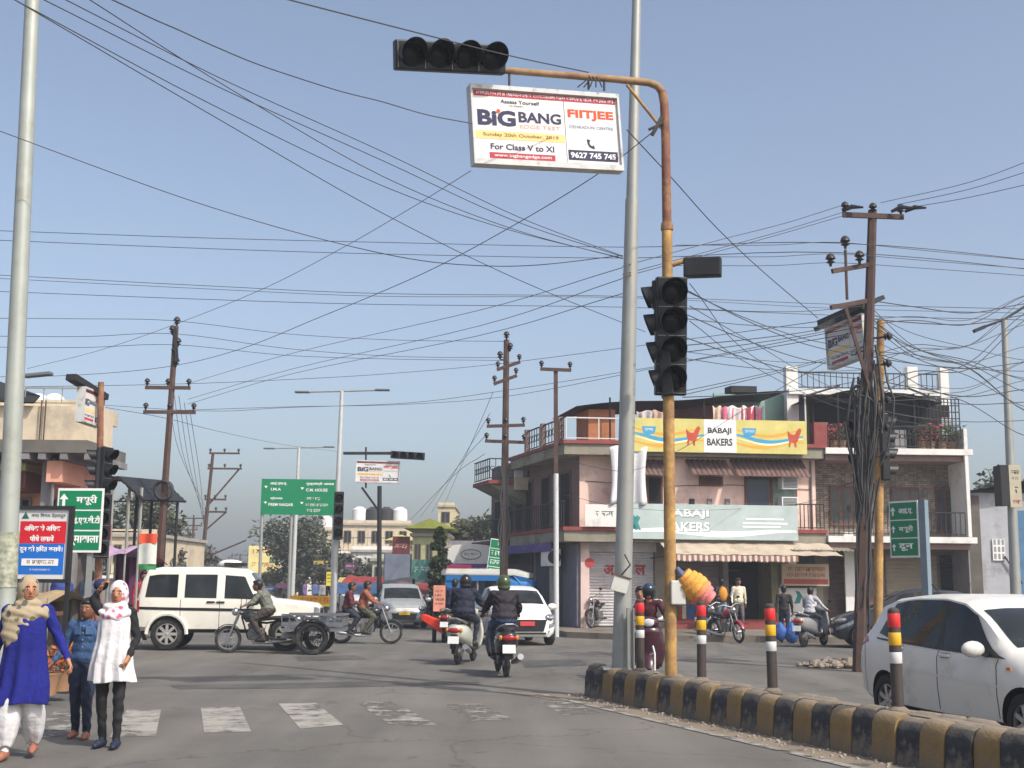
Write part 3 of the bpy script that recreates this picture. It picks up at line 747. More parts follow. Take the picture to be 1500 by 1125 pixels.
for cx_ in (-w_ * .45, -w_ * .43): m_.add([(cx_ - .12, -.004, -.2), (cx_ + .02, -.004, .2), (cx_ + .14, -.004, .12), (cx_ + .06, -.004, -.05), (cx_ + .16, -.004, -.3)], [(0, 1, 2, 3, 4)])
m_.build('print_figure', TEALP, r)
r, w_, h_ = banner('shop_banner', 'small white board with green marks left of the silver pole', B, 857, 771, 904, 739, -.12, WHITER)
scribble(r, .05, .05, .6, .17, P('print_dark_green', (40, 90, 80), .9, var=.1))
PRR = M('print_red', (.4, .05, .05), var=.1)
for ch_, px_ in (('\u0905', 892), ('\u0932', 938)):
    q = B.uz(px_, 835, .96); letter(ch_, q[0] - .19, q[1], .36, .34, PRR, bk, y=.967, bold=.03)
m_ = bmb(); m_.lathe([(.16, 0), (.16, .004)], c=(B.uz(867, 820)[0] + .1, .496, 2.25), axis=(0, -1, 0), n=16); m_.build('red_roundel', M('print_red', (.4, .05, .05), var=.1), bk)

# ------------------------------------------------------------ dark house adjoining the bakery on the side street
nO = B.O + (B.nv + B.e * B.sh) * (BD + .25)
nh = thing('balcony_house', 'dark brown house with cream bracket and small ornate balcony past the bakery', 'building', nO, B.a)
Vn = 5.0; nz2 = at(740, 706, nO.y + .5).z; nz1 = at(740, 790, nO.y + .5).z
DKB = M('dark_brown_house', (.085, .065, .058), var=.35, scale=1.6)
bmb().b2((0, .0, .1), (6, Vn, nz2 + .9)).build('wall', DKB, nh)
bmb().b2((-1.5, -.1, nz2 - .12), (-.004, 2.2, nz2 + .02)).build('balcony_slab', REDB, nh)
m_ = bmb(); m_.add([(-1.45, 0, nz2 - .13), (-.005, 0, nz2 - .13), (-.005, 0, nz2 - .85), (-1.45, 2.1, nz2 - .13), (-.005, 2.1, nz2 - .13), (-.005, 2.1, nz2 - .85)], [(0, 1, 2), (3, 5, 4), (0, 3, 4, 1), (0, 2, 5, 3)]); m_.build('bracket', OLIVE, nh)
bmb().b2((-.55, -.25, nz2 - .35), (.9, -.11, nz2 + .12)).build('beam', CREAM, nh); bmb().b2((-.55, -.22, nz2 + .125), (-.25, -.10, nz2 + .95)).build('pillar', WHITER, nh)
m_ = bmb(); rail(m_, (-1.45, -.06, nz2 + .02), (-.56, -.06, nz2 + .02), .80, pitch=.2, ornate=True); rail(m_, (-1.45, 0, nz2 + .02), (-1.45, 2.1, nz2 + .02), .80, pitch=.25, ornate=True); m_.build('railing', IRON, nh)
m_ = bmb(); rail(m_, (-.7, -.1, nz1), (-.7, Vn, nz1), .8, pitch=.2); m_.build('railing', IRON, nh); bmb().b2((-.8, -.1, nz1 - .15), (-.004, Vn, nz1)).build('balcony_slab', DKB, nh)
for k in range(3): 
    d_ = bmb().b2((-.04, .5 + k * 1.5, nz1 + .05), (-.004, 1.4 + k * 1.5, nz1 + 1.7)).build('door', BROWNW, nh); bmb().b2((-.048, .58 + k * 1.5, nz1 + .12), (-.042, 1.32 + k * 1.5, nz1 + 1.62)).build('pane', DARK, d_)
bmb().b2((-.75, -.05, nz1 - .75), (-.68, Vn, nz1 - .2)).build('shop_banner', M('purple_banner', (.10, .07, .22)), nh)
bmb().b2((-.05, .2, .15), (-.004, Vn - .2, nz1 - .9)).build('shutter', M('dark_shutter', (.10, .09, .12)), nh)

# ------------------------------------------------------------ stone-clad terrace building on the right
C = Fac((B.O.x + B.e.x * (uR + .03), B.O.y + B.e.y * (uR + .03)), math.radians(2))
tb = thing('terrace_building', 'stone clad building with white pillars and dark shaded roof terrace', 'building', C.O, C.a)
STONE = bpy.data.materials.new('rough_stone_cladding'); STONE.use_nodes = True
n = STONE.node_tree.nodes; l = STONE.node_tree.links; bb = n['Principled BSDF']; bb.inputs['Roughness'].default_value = .9
tc = n.new('ShaderNodeTexCoord'); mp = n.new('ShaderNodeMapping'); mp.inputs['Rotation'].default_value = (PI/2, 0, 0); l.new(tc.outputs['Object'], mp.inputs[0])
bt = n.new('ShaderNodeTexBrick'); l.new(mp.outputs[0], bt.inputs[0]); bt.inputs['Scale'].default_value = 3.2; bt.inputs['Color1'].default_value = (.36, .28, .22, 1); bt.inputs['Color2'].default_value = (.17, .145, .125, 1); bt.inputs['Mortar'].default_value = (.06, .052, .045, 1); bt.inputs['Mortar Size'].default_value = .018; bt.offset = .37; bt.squash = .7
nz = n.new('ShaderNodeTexNoise'); nz.inputs['Scale'].default_value = 2.3; nz.inputs['Detail'].default_value = 6; l.new(tc.outputs['Object'], nz.inputs[0])
mx = n.new('ShaderNodeMix'); mx.data_type = 'RGBA'; mx.blend_type = 'OVERLAY'; mx.inputs[0].default_value = .6; l.new(bt.outputs[0], mx.inputs[6]); l.new(nz.outputs['Fac'], mx.inputs[7]); l.new(mx.outputs[2], bb.inputs['Base Color'])
bp = n.new('ShaderNodeBump'); bp.inputs['Strength'].default_value = .6; l.new(bt.outputs['Fac'], bp.inputs['Height']); bp.invert = True; l.new(bp.outputs[0], bb.inputs['Normal'])
cR = C.uz(1424, 800)[0]; cP = C.uz(1413, 700)[0]
y1 = C.uz(1340, 789)[1]; y2 = C.uz(1340, 660)[1]; y3 = C.uz(1340, 568)[1]
MB().b2((0, 1.6, .1), (cR - .1, 12, y1 - .2)).build('wall', M('brown_grey_wall', (.20, .165, .14), var=.25, scale=1.5), tb)
MB().b2((0, 1.4, y1), (cP, 12, y2 - .2)).build('wall', STONE, tb)
MB().b2((0, 2.4, y2), (cP - .6, 12, y3)).build('wall', M('terrace_wall', (.16, .13, .12), var=.35, scale=1.3), tb)
for zz in (y1, y2):
    MB().b2((0.0, -.06, zz - .14), (cP + .3, 12.1, zz + .06)).build('floor_slab', WHITER, tb)
    MB().b2((0.02, 0.08, zz - .34), (cP + .1, 12.0, zz - .144)).build('soffit_beam', M('brown_soffit', (.20, .13, .11), var=.2), tb)
MB().b2((cP + .02, -.05, y1 + .07), (cR, 12, y2 + .75)).build('pillar', WHITER, tb)
MB().b2((cP + .04, 0.1, .1), (cR - .05, 12, y1 - .145)).build('pillar', GREYW, tb)
q = C.uz(1400, 640)[0]; MB().b2((q - .10, 1.0, y2 + .07), (q + .28, 1.3, C.uz(1400, 606)[1])).build('pillar', WHITER, tb)
for pa, pb, pt in ((1152, 1169, 536), (1330, 1345, 537), (1378, 1390, 537)):
    qa = C.uz(pa, 560, 1.8)[0]; qb = C.uz(pb, 560, 1.8); zt_ = C.uz(pa, pt, 1.8)[1]
    lo = y2 + .07 if pa != 1330 else y3 + .20
    MB().b2((qa, 1.8, lo), (qb[0], 2.2, zt_)).build('pillar', WHITER, tb)
qa = C.uz(1169, 560, 1.6)[0]; qb = C.uz(1378, 560, 1.6)[0]
MB().b2((qa - .3, 1.7, y3 + .0), (qb, 12, y3 + .19)).build('roof_slab', WHITER, tb)
m_ = MB(); rail(m_, (qa, 1.85, y3 + .19), (C.uz(1330, 560, 1.6)[0], 1.85, y3 + .19), .6, pitch=.2); rail(m_, (C.uz(1345, 560, 1.6)[0], 1.85, y3 + .19), (qb, 1.85, y3 + .19), .6, pitch=.16); m_.build('railing', IRON, tb)
m_ = MB(); rail(m_, (.1, 0.0, y2 + .06), (cP - .05, 0.0, y2 + .06), .75, pitch=.17, ornate=True); m_.build('railing', IRON, tb)
m_ = MB(); rail(m_, (.05, 0.0, y1 + .06), (cP - .05, 0.0, y1 + .06), .8, pitch=.16); m_.build('railing', IRON, tb)
# sagging dark tarpaulin over the terrace
t0 = C.uz(1175, 592, .4); t1 = C.uz(1378, 585, .4)
m_ = MB(); m_.grid(lambda a, b: (t0[0] + (t1[0] - t0[0]) * a, 0.2 + 2.2 * b, y3 - .42 + .34 * math.sin(PI * min(1, a * 1.05)) + .05 * b - .04 * math.sin(a * 14)), 40, 4)
m_.build('tarpaulin', TARP, tb, smooth=True)
for px in (1180, 1228, 1340, 1362):
    q = C.uz(px, 620, .3); MB().cyl((q[0], .3, y2 + .06), (q[0], .3, y3 - .15), .03, n=6).build('post', WRAIL if px == 1180 else IRON, tb)
q0 = C.uz(1178, 655, 2.3)
MB().b2((.2, 2.34, y2 + .08), (3.2, 2.38, y3 - .2)).build('doorway', DARK, tb)
for pa, pb, pt, pbm in ((1216, 1262, 712, 770), (1307, 1345, 714, 785), (1372, 1408, 714, 780)):
    q0 = C.uz(pa, pbm, 1.4); q1 = C.uz(pb, pt, 1.4)
    f = MB().b2((q0[0], 1.33, max(q0[1], y1 + .07)), (q1[0], 1.398, q1[1])).build('window', BROWNW, tb)
    for k in range(3):
        a = q0[0] + (q1[0] - q0[0]) * (k + .12) / 3; b_ = q0[0] + (q1[0] - q0[0]) * (k + .88) / 3
        MB().b2((a, 1.322, max(q0[1], y1 + .07) + .1), (b_, 1.327, q1[1] - .1)).build('pane', M('window_pane_grey', (.05, .055, .06), rough=.1, var=.6, scale=2.5), f)
for pa, pb, mt in ((1216, 1240, M('dark_brown_gate', (.09, .06, .055), var=.2)), (1300, 1375, M('khaki_shutter', (.30, .26, .20), var=.12)), (1380, 1410, DARK)):
    q0 = C.uz(pa, 880, 1.5)[0]; q1 = C.uz(pb, 880, 1.5)[0]
    m_ = MB(); shutter(m_, q0, q1, .2, y1 - .5, 1.55, .14); m_.build('shutter', mt, tb)
MB().b2((C.uz(1238, 880, 1.2)[0], 1.1, .15), (C.uz(1252, 880, 1.2)[0], 1.2, C.uz(1240, 780, 1.2)[1])).build('sign_panel', WHITEP, tb)
MB().b2((C.uz(1262, 850)[0], 1.2, .1), (C.uz(1300, 850)[0], 1.59, 1.2)).build('plinth', M('brick_brown', (.20, .10, .08), var=.3), tb)
# dark lattice cage, canopy props and clutter on the terrace
la, lb2 = C.uz(1342, 650, .9), C.uz(1404, 585, .9); m_ = MB()
for k in range(13): x_ = la[0] + (lb2[0] - la[0]) * k / 12; m_.bar((x_, .9, y2 + .06), (x_, .9, lb2[1]), .03, .03)
for k in range(9): z_ = y2 + .1 + (lb2[1] - y2 - .1) * k / 8; m_.bar((la[0], .915, z_), (lb2[0], .915, z_), .025, .03)
m_.build('lattice_screen', IRON, tb)
MB().b2((la[0] + .05, 1.6, y2 + .07), (lb2[0] - .05, 1.7, lb2[1] - .1)).build('back_panel', DARK, tb)
MB().b2((C.uz(1290, 620, 1.0)[0], 1.2, y2 + .07), (la[0] - .1, 1.3, y3 - .35)).build('shade_cloth', TARP, tb)
m_ = MB(); m_.bar((C.uz(1176, 600, .1)[0], .1, y3 - .35), (C.uz(1230, 565, .1)[0], .1, y3 + .05), .06, .06); m_.build('canopy_rafter', IRON, tb); m_ = MB(); m_.bar((C.uz(1375, 600, .1)[0], .1, y3 - .4), (C.uz(1330, 565, .1)[0], .1, y3 + .0), .06, .06); m_.build('canopy_rafter', IRON, tb)
MB().b2((C.uz(1308, 640, .6)[0], .5, y2 + .07), (C.uz(1326, 640, .6)[0], .9, y2 + .75)).build('cupboard', GREYW, tb)
for k, px in enumerate((1240, 1300, 1352, 1396)): MB().b2((C.uz(px, 700, 1.3)[0], 1.30, y1 + .9), (C.uz(px, 700, 1.3)[0] + .12, 1.395, y1 + 1.15)).build('meter_box', IRON, tb)
# terrace red planter box
q0 = C.uz(1185, 650, -.1); q1 = C.uz(1212, 618, -.1)
MB().b2((uR - .35 - uR, .0, y2 + .06), (q1[0] + .05, .5, q1[1])).build('planter_box', REDB, tb)

# ------------------------------------------------------------ low grey building far right
D = Fac((C.O.x + cR + .05, C.O.y + .8), math.radians(2))
gb = thing('low_building', 'low grey building with sloping sheet roof beside the white pillared building', 'building', D.O, D.a)
d1 = D.uz(1430, 722); d2 = D.uz(1500, 705)
MB().b2((0, 0, .1), (9, 8, d1[1])).build('wall', M('pale_grey_wall', (.36, .37, .40), var=.12, dirt=(.2, .2, .2), dirt_amt=.4), gb)
m_ = MB(); m_.grid(lambda a, b: (-.1 + 9.2 * a, -.5 + 8 * b, d1[1] + .02 + .55 * min(1, a * 3) * 1 + .015 * math.sin(a * 160)), 90, 1); m_.build('roof', TARP, gb)
q = D.uz(1497, 870); MB().b2((D.uz(1487, 800)[0], -.05, .1), (D.uz(1487, 800)[0] + 1.4, -.005, D.uz(1490, 748)[1])).build('door', M('blue_shutter', (.07, .16, .28), var=.2), gb)
q0 = D.uz(1454, 821); q1 = D.uz(1470, 790)
f = MB().b2((q0[0], -.06, q0[1]), (q1[0], -.004, q1[1])).build('window', WHITEP, gb)
for i in range(3):
    for j in range(3): MB().b2((q0[0] + .04 + i * (q1[0] - q0[0]) / 3, -.066, q0[1] + .05 + j * (q1[1] - q0[1]) / 3), (q0[0] - .02 + (i + 1) * (q1[0] - q0[0]) / 3, -.062, q0[1] - .01 + (j + 1) * (q1[1] - q0[1]) / 3)).build('pane', M('pane_dim', (.25, .26, .28), rough=.2), f)
MB().b2((0.02, -.12, .1), (.45, -.005, d1[1] - .1)).build('pillar', M('dark_brown_wall', (.10, .085, .075), var=.3), gb)
m_ = MB(); a = D.uz(1470, 815); b_ = D.uz(1487, 855); m_.bar((a[0], -.1, a[1]), (b_[0] + .2, -.1, b_[1]), .04, .04); m_.build('stair_rail', IRON, gb)
# ============================================================ vehicles
def interp(tab, x):
    if x <= tab[0][0]: return tab[0][1]
    for (x0, y0), (x1, y1) in zip(tab, tab[1:]):
        if x <= x1:
            t = (x - x0) / (x1 - x0); t = t * t * (3 - 2 * t) * .35 + t * .65
            return y0 + (y1 - y0) * t
    return tab[-1][1]
class CarShape:
    """half sections lofted along x (front = +x)"""
    def __init__(s, sp): s.sp = sp
    def ring(s, x):
        sp = s.sp; hw = interp(sp['half'], x); zb = interp(sp['bottom'], x); zt = interp(sp['top'], x)
        be = min(interp(sp['belt'], x), zt - .035); rh = interp(sp['roofhalf'], x)
        ze = max(be + .006, zt - sp.get('edge', .07))
        yb = hw * sp.get('beltk', .95)
        rh = min(rh, yb)
        return [(0, zb), (hw * .84, zb), (hw * .965, zb + .09), (hw, zb + (be - zb) * .5), (hw * .992, be - .07), (yb, be),
                ((yb + rh) / 2 + sp.get('bow', .012), (be + ze) / 2), (rh, ze), (rh * .88, zt - .022), (rh * .5, zt - .002), (0, zt)]
    def S(s, x, j, side=1):
        r = s.ring(x); i = int(min(max(j, 0), 9.999)); t = j - i
        a, b = r[i], r[i + 1]
        return Vector((x, side * (a[0] + (b[0] - a[0]) * t), a[1] + (b[1] - a[1]) * t))
    def N(s, x, j, side=1):
        e = .01
        du = s.S(x + e, j, side) - s.S(x - e, j, side); dv = s.S(x, min(j + e, 10), side) - s.S(x, max(j - e, 0), side)
        n = du.cross(dv)
        if n.length < 1e-9: return Vector((0, side, 0))
        n.normalize()
        if j < 8.2:
            if n.y * side < 0: n = -n
        elif n.z < 0: n = -n
        return n
    def body(s, nx=56):
        x0, x1 = s.sp['half'][0][0], s.sp['half'][-1][0]
        xs = sorted(set([x0 + (x1 - x0) * (0.5 - 0.5 * math.cos(PI * i / nx)) * 1.0 for i in range(nx + 1)] + [t[0] for k in ('top', 'half') for t in s.sp[k]]))
        rings = []
        for x in xs:
            r = s.ring(x); ring = [(x, y, z) for y, z in r] + [(x, -y, z) for y, z in r[-2:0:-1]]
            rings.append(ring)
        return MB().loft(rings)
    def patch(s, poly, off=.006, nu=10, nv=5, side=1):
        """poly = 4 corners (x,j): bl, br, tr, tl"""
        def fn(a, b):
            x = (poly[0][0] * (1 - a) + poly[1][0] * a) * (1 - b) + (poly[3][0] * (1 - a) + poly[2][0] * a) * b
            j = (poly[0][1] * (1 - a) + poly[1][1] * a) * (1 - b) + (poly[3][1] * (1 - a) + poly[2][1] * a) * b
            return s.S(x, j, side) + s.N(x, j, side) * off
        return MB().grid(fn, nu, nv)
    def screen(s, xa, xb, ka, kb, off=.006):
        """windscreen / rear screen: full width over the top surface, x from xa to xb, width factor in j: ka at xa, kb at xb"""
        m = MB(); js = 14
        def fn(a, b):
            x = xa + (xb - xa) * a; jm = ka + (kb - ka) * a
            side = 1 if b >= .5 else -1; t = abs(b - .5) * 2
            j = 10 - (10 - jm) * t
            return s.S(x, j, side) + s.N(x, j, side) * off
        return m.grid(fn, 10, js)
def apply_boolean(o, cutters):
    for c in cutters:
        md = o.modifiers.new('cut', 'BOOLEAN'); md.operation = 'DIFFERENCE'; md.solver = 'EXACT'; md.object = c
        try: md.material_mode = 'TRANSFER'
        except Exception: pass
    bpy.context.view_layer.update()
    dg = bpy.context.evaluated_depsgraph_get()
    me = bpy.data.meshes.new_from_object(o.evaluated_get(dg))
    o.modifiers.clear(); old = o.data; o.data = me
    for c in cutters:
        cm = c.data; bpy.data.objects.remove(c); bpy.data.meshes.remove(cm)
    return o
ALLOY = M('alloy_wheel', (.42, .42, .43), rough=.35, metal=.7, var=.1, dirt=(.2, .18, .15), dirt_amt=.25, dscale=8)
def wheel(parent, c, R, wd, side, spokes=7, rim=.66, rimmat=None):
    w_ = bpy.data.objects.new('wheel', None); COL.objects.link(w_); w_.parent = parent; w_.location = c
    t = MB(); t.lathe([(R * rim, -wd/2), (R * .90, -wd/2), (R * .98, -wd * .38), (R, -wd * .2), (R, wd * .2), (R * .98, wd * .38), (R * .90, wd/2), (R * rim, wd/2)], axis=(0, 1, 0), n=28, caps=False)
    t.build('tyre', RUBBER, w_, smooth=True)
    m = MB(); y = side * wd * .40
    m.lathe([(R * (rim + .01), -wd * .42), (R * (rim + .01), wd * .42)], axis=(0, 1, 0), n=28, caps=False)
    m.lathe([(R * rim, y), (R * (rim - .06), y + side * .01), (R * (rim - .08), y - side * .03)], axis=(0, 1, 0), n=28, caps=False)
    m.lathe([(R * .14, y - side * .03), (R * .14, y), (R * .08, y + side * .012), (.002, y + side * .012)], axis=(0, 1, 0), n=14)
    for k in range(spokes):
        a = 2 * PI * k / spokes
        d = Vector((math.cos(a), 0, math.sin(a)))
        m.bar(Vector((0, y - side * .012, 0)) + d * R * .1, Vector((0, y - side * .012, 0)) + d * R * (rim - .03), .03, R * .17, up=(-math.sin(a), 0, math.cos(a)))
    m.build('rim', rimmat or ALLOY, w_, smooth=True)
    d = MB(); d.lathe([(.002, y - side * .06), (R * rim, y - side * .06)], axis=(0, 1, 0), n=24, caps=False); d.build('brake_disc', DARK, w_)
    return w_
def make_car(name, label, cat, loc, heading, sp, paint, plate=('', PRINTW), detail=True, interior=True):
    root = thing(name, label, cat, loc, heading)
    S = CarShape(sp); b = S.body().build('body', [paint, DARK], root, smooth=35)
    cut = []
    R = sp['R']; hw = max(t[1] for t in sp['half'])
    for wx in sp['wheels']:
        for sd in (1, -1):
            c = MB(); c.mat(1); c.cyl((wx, sd * (hw - .34), R), (wx, sd * (hw + .2), R), R * sp.get('arch', 1.16), n=30)
            me = c.mesh('cut', [paint, DARK]); co = bpy.data.objects.new('cut', me); COL.objects.link(co); cut.append(co)
    b.parent = None; 
    apply_boolean(b, cut); b.parent = root
    b.data.polygons.foreach_set('use_smooth', [True] * len(b.data.polygons)); b.data.set_sharp_from_angle(angle=math.radians(35))
    for wx in sp['wheels']:
        for sd in (1, -1): wheel(root, (wx, sd * (hw - .115), R), R, .19, sd, rimmat=sp.get('rimmat'), spokes=sp.get('spokes', 7))
    for side in (1, -1):
        for poly in sp['windows']: S.patch(poly, side=side).build('side_window', GLASS, root, smooth=True)
        for poly in sp.get('pillars', []): S.patch(poly, off=.008, side=side).build('pillar_trim', BLACKM, root, smooth=True)
        for x in sp['seams']:
            S.patch([(x - .006, 2.1), (x + .006, 2.1), (x + .006, 4.95), (x - .006, 4.95)], off=.002, nu=1, nv=12, side=side).build('door_seam', DARK, root)
        for x in sp['handles']:
            p = S.S(x, 4.35, side); MB().box((p.x, p.y + side * .018, p.z), (.19, .035, .035)).build('door_handle', sp.get('handlemat', paint), root, bevel=.012)
        S.patch([(sp['wheels'][0] + R * 1.2, 1.05), (sp['wheels'][1] - R * 1.2, 1.05), (sp['wheels'][1] - R * 1.2, 1.9), (sp['wheels'][0] + R * 1.2, 1.9)], off=.004, side=side).build('sill_trim', BLACKM, root)
        if sp.get('moulding'):
            a, c_, j0, j1 = sp['moulding']
            S.patch([(a, j0), (c_, j0), (c_, j1), (a, j1)], off=.012, side=side, nu=20, nv=2).build('side_moulding', BLACKM, root)
        for poly in sp['headlights']: 
            h = S.patch(poly, off=.009, side=side, nu=8).build('headlight', M('car_headlight_lens', (.16, .17, .19), rough=.06, var=.7, scale=16, spec=.9), root, smooth=True)
        for poly in sp['taillights']: S.patch(poly, off=.008, side=side, nu=8).build('tail_light', M('tail_lens', (.32, .02, .02), rough=.12, var=.2), root, smooth=True)
        mx_, mj = sp['mirror']
        p = S.S(mx_, mj, side)
        mm = MB(); mm.ell((p.x - .02, p.y + side * .15, p.z + .07), (.075, .13, .085), n=14, m=8); mi = mm.build('wing_mirror', sp.get('mirrormat', paint), root, smooth=True)
        MB().bar((p.x, p.y - side * .02, p.z + .0), (p.x, p.y + side * .1, p.z + .04), .05, .03).build('mirror_stalk', BLACKM, mi)
    S.screen(*sp['windscreen']).build('windscreen', GLASS, root, smooth=True)
    S.screen(*sp['rearscreen']).build('rear_window', GLASS, root, smooth=True)
    xf = sp['half'][-1][0]; xr = sp['half'][0][0]
    zf = interp(sp['bottom'], xf)
    gz0, gz1, gw = sp['grille']
    MB().add([(xf + .012, -gw, gz1), (xf + .012, gw, gz1), (xf + .012, gw * .82, gz0), (xf + .012, -gw * .82, gz0), (xf - .05, -gw, gz1), (xf - .05, gw, gz1), (xf - .05, gw * .82, gz0), (xf - .05, -gw * .82, gz0)],
             [(0, 1, 2, 3), (0, 4, 5, 1), (1, 5, 6, 2), (2, 6, 7, 3), (3, 7, 4, 0)]).build('grille', BLACKM, root)
    if sp.get('slats'):
        for k in range(sp['slats']):
            zz = gz0 + (gz1 - gz0) * (k + .5) / sp['slats']; MB().b2((xf + .013, -gw * .85, zz - .012), (xf + .024, gw * .85, zz + .012)).build('grille_slat', CHROME, root)
    pz = sp.get('platez', gz0 + .1)
    pl = MB().b2((xf + .02, -.19, pz - .055), (xf + .034, .19, pz + .055)).build('number_plate', plate[1], root)
    pr = MB().b2((xr - .03, -.25, sp.get('rplatez', .75) - .055), (xr - .008, .25, sp.get('rplatez', .75) + .055)).build('number_plate', plate[1], root)
    MB().b2((xf + .008, -gw * .95, zf + .02), (xf + .016, gw * .95, zf + .07)).build('lower_intake', BLACKM, root)
    for yy in (-gw * 1.05, gw * 1.05):
        q = MB(); q.lathe([(.05, 0), (.045, .012), (.001, .016)], c=(xf - .015, yy, zf + .10), axis=(1, 0, 0), n=12); q.build('fog_lamp', M('car_headlight_lens', (.16, .17, .19)), root, smooth=True)
    if sp.get('lamps', True):
        for sd in (1, -1):
            xl = xf - .16; zl = interp(sp['top'], xl) - .12; yl = interp(sp['half'], xl) * .80
            hl = MB(); hl.ell((xl, sd * yl, zl), (.16, .17, .075), n=16, m=8, rot=Matrix.Rotation(-sd * .5, 3, 'Z') @ Matrix.Rotation(.25, 3, 'Y')); ho_ = hl.build('headlight', M('car_headlight_lens', (.16, .17, .19)), root, smooth=True)
            q = MB(); q.ell((xl + .135, sd * (yl - .05), zl - .005), (.03, .05, .04), n=12, m=6); q.build('reflector', CHROME, ho_, smooth=True)
        MB().b2((xf + .013, -gw * .55, gz1 + .02), (xf + .022, gw * .55, gz1 + .035)).build('bonnet_trim', CHROME, root)
    # wipers
    for yy in (.05, .45):
        xa = sp['windscreen'][0]; a = S.S(xa + .0, 9.6, 1)
        MB().bar((xa + .03 * (1 if xa > sp['windscreen'][1] else -1), yy - .3, a.z + .02), (xa + (sp['windscreen'][1] - xa) * .18, yy + .15, S.S(xa + (sp['windscreen'][1] - xa) * .18, 9.6, 1).z + .02), .014, .014).build('wiper', BLACKM, root)
    return root, S
def hatch_spec():
    return dict(R=.295, arch=1.17,
      half=[(-1.92, .62), (-1.88, .72), (-1.7, .80), (-1.2, .845), (0, .85), (1.2, .845), (1.6, .80), (1.82, .70), (1.90, .55)],
      bottom=[(-1.92, .45), (-1.85, .30), (-1.4, .20), (0, .18), (1.3, .19), (1.8, .22), (1.90, .30)],
      top=[(-1.92, .92), (-1.86, 1.02), (-1.70, 1.22), (-1.50, 1.40), (-1.2, 1.475), (-.7, 1.515), (-.2, 1.52), (.15, 1.48), (.42, 1.36), (1.02, 1.0), (1.4, .93), (1.72, .82), (1.86, .70), (1.90, .60)],
      belt=[(-1.92, .88), (-1.6, .99), (-1.0, .955), (0, .915), (1.0, .885), (1.9, .55)],
      roofhalf=[(-1.92, .56), (-1.6, .60), (-1.0, .63), (-.2, .635), (.3, .65), (1.02, .74), (1.5, .68), (1.9, .5)],
      edge=.055, wheels=(-1.17, 1.26),
      windows=[[(-.98, 5.10), (-.16, 5.08), (-.16, 6.93), (-.90, 6.93)], [(-.07, 5.08), (.80, 5.08), (.30, 6.90), (-.07, 6.93)], [(-1.36, 5.35), (-1.06, 5.14), (-.97, 6.92), (-1.16, 6.86)]],
      pillars=[[(-.16, 5.08), (-.07, 5.08), (-.07, 6.93), (-.16, 6.93)], [(-1.06, 5.14), (-.98, 5.10), (-.90, 6.93), (-.97, 6.92)], [(.80, 5.08), (1.0, 5.06), (.40, 6.93), (.30, 6.90)]],
      seams=[-1.0, -.12, .88], handles=[-.86, .02], mirror=(.70, 5.05),
      headlights=[[(1.42, 4.0), (1.885, 3.55), (1.86, 4.75), (1.38, 5.0)]], taillights=[[(-1.88, 3.9), (-1.56, 4.35), (-1.66, 5.35), (-1.89, 5.0)]],
      windscreen=(.98, .38, 8.0, 7.9), rearscreen=(-1.80, -1.56, 7.9, 8.0), grille=(.34, .60, .42), platez=.42, rplatez=.8)
PEARL = M('pearl_white_paint', (.63, .61, .56), rough=.38, var=.04, spec=.4, coat=.35, dirt=(.42, .40, .36), dirt_amt=.22, dscale=2.2)
WCAR = M('white_car_paint', (.74, .74, .73), rough=.3, var=.03, coat=.5, dirt=(.5, .47, .43), dirt_amt=.08)
SILV = M('silver_car_paint', (.40, .41, .40), rough=.3, metal=.3, var=.05, coat=.4)
wr = Vector((4.37, 14.55, 0)); wf = Vector((5.02, 12.1, 0)); hd = (wf - wr).normalized(); lat = Vector((-hd.y, hd.x, 0))
if lat.x < 0: lat = -lat
ctr = wr + hd * 1.17 + lat * .80
sp = hatch_spec()
swift, SW = make_car('hatchback_car', 'pearl white hatchback car behind the striped median at right edge', 'car', (ctr.x, ctr.y, 0), math.atan2(hd.y, hd.x), sp, PEARL)

for side in (1, -1):
    SW.patch([(-1.64, 1.6), (-1.632, 1.6), (-1.632, 4.2), (-1.64, 4.2)], off=.003, nu=1, nv=10, side=side).build('bumper_seam', DARK, swift)
    SW.patch([(1.50, 2.0), (1.508, 2.0), (1.508, 4.0), (1.50, 4.0)], off=.003, nu=1, nv=10, side=side).build('bumper_seam', DARK, swift)
    SW.patch([(-1.38, 5.02), (.98, 5.0), (.98, 5.08), (-1.38, 5.10)], off=.010, nu=24, nv=1, side=side).build('window_seal', BLACKM, swift)
    SW.patch([(-1.0, 3.35), (1.0, 3.25), (1.0, 3.31), (-1.0, 3.43)], off=.004, nu=24, nv=1, side=side).build('door_crease', PEARL, swift)
    for x_ in (-.86, .02): p_ = SW.S(x_, 4.35, side); MB().box((p_.x, p_.y + side * .004, p_.z), (.15, .02, .055)).build('handle_recess', M('handle_shadow', (.25, .25, .25)), swift)
    p_ = SW.S(1.08, 4.1, side); MB().box((p_.x, p_.y + side * .006, p_.z), (.07, .012, .03)).build('side_indicator', M('amber_lens', (.55, .22, .04), rough=.15), swift)
MB().tube([(-1.2, 0, 1.47), (-1.42, 0, 1.62)], .006, 5).build('aerial', BLACKM, swift)

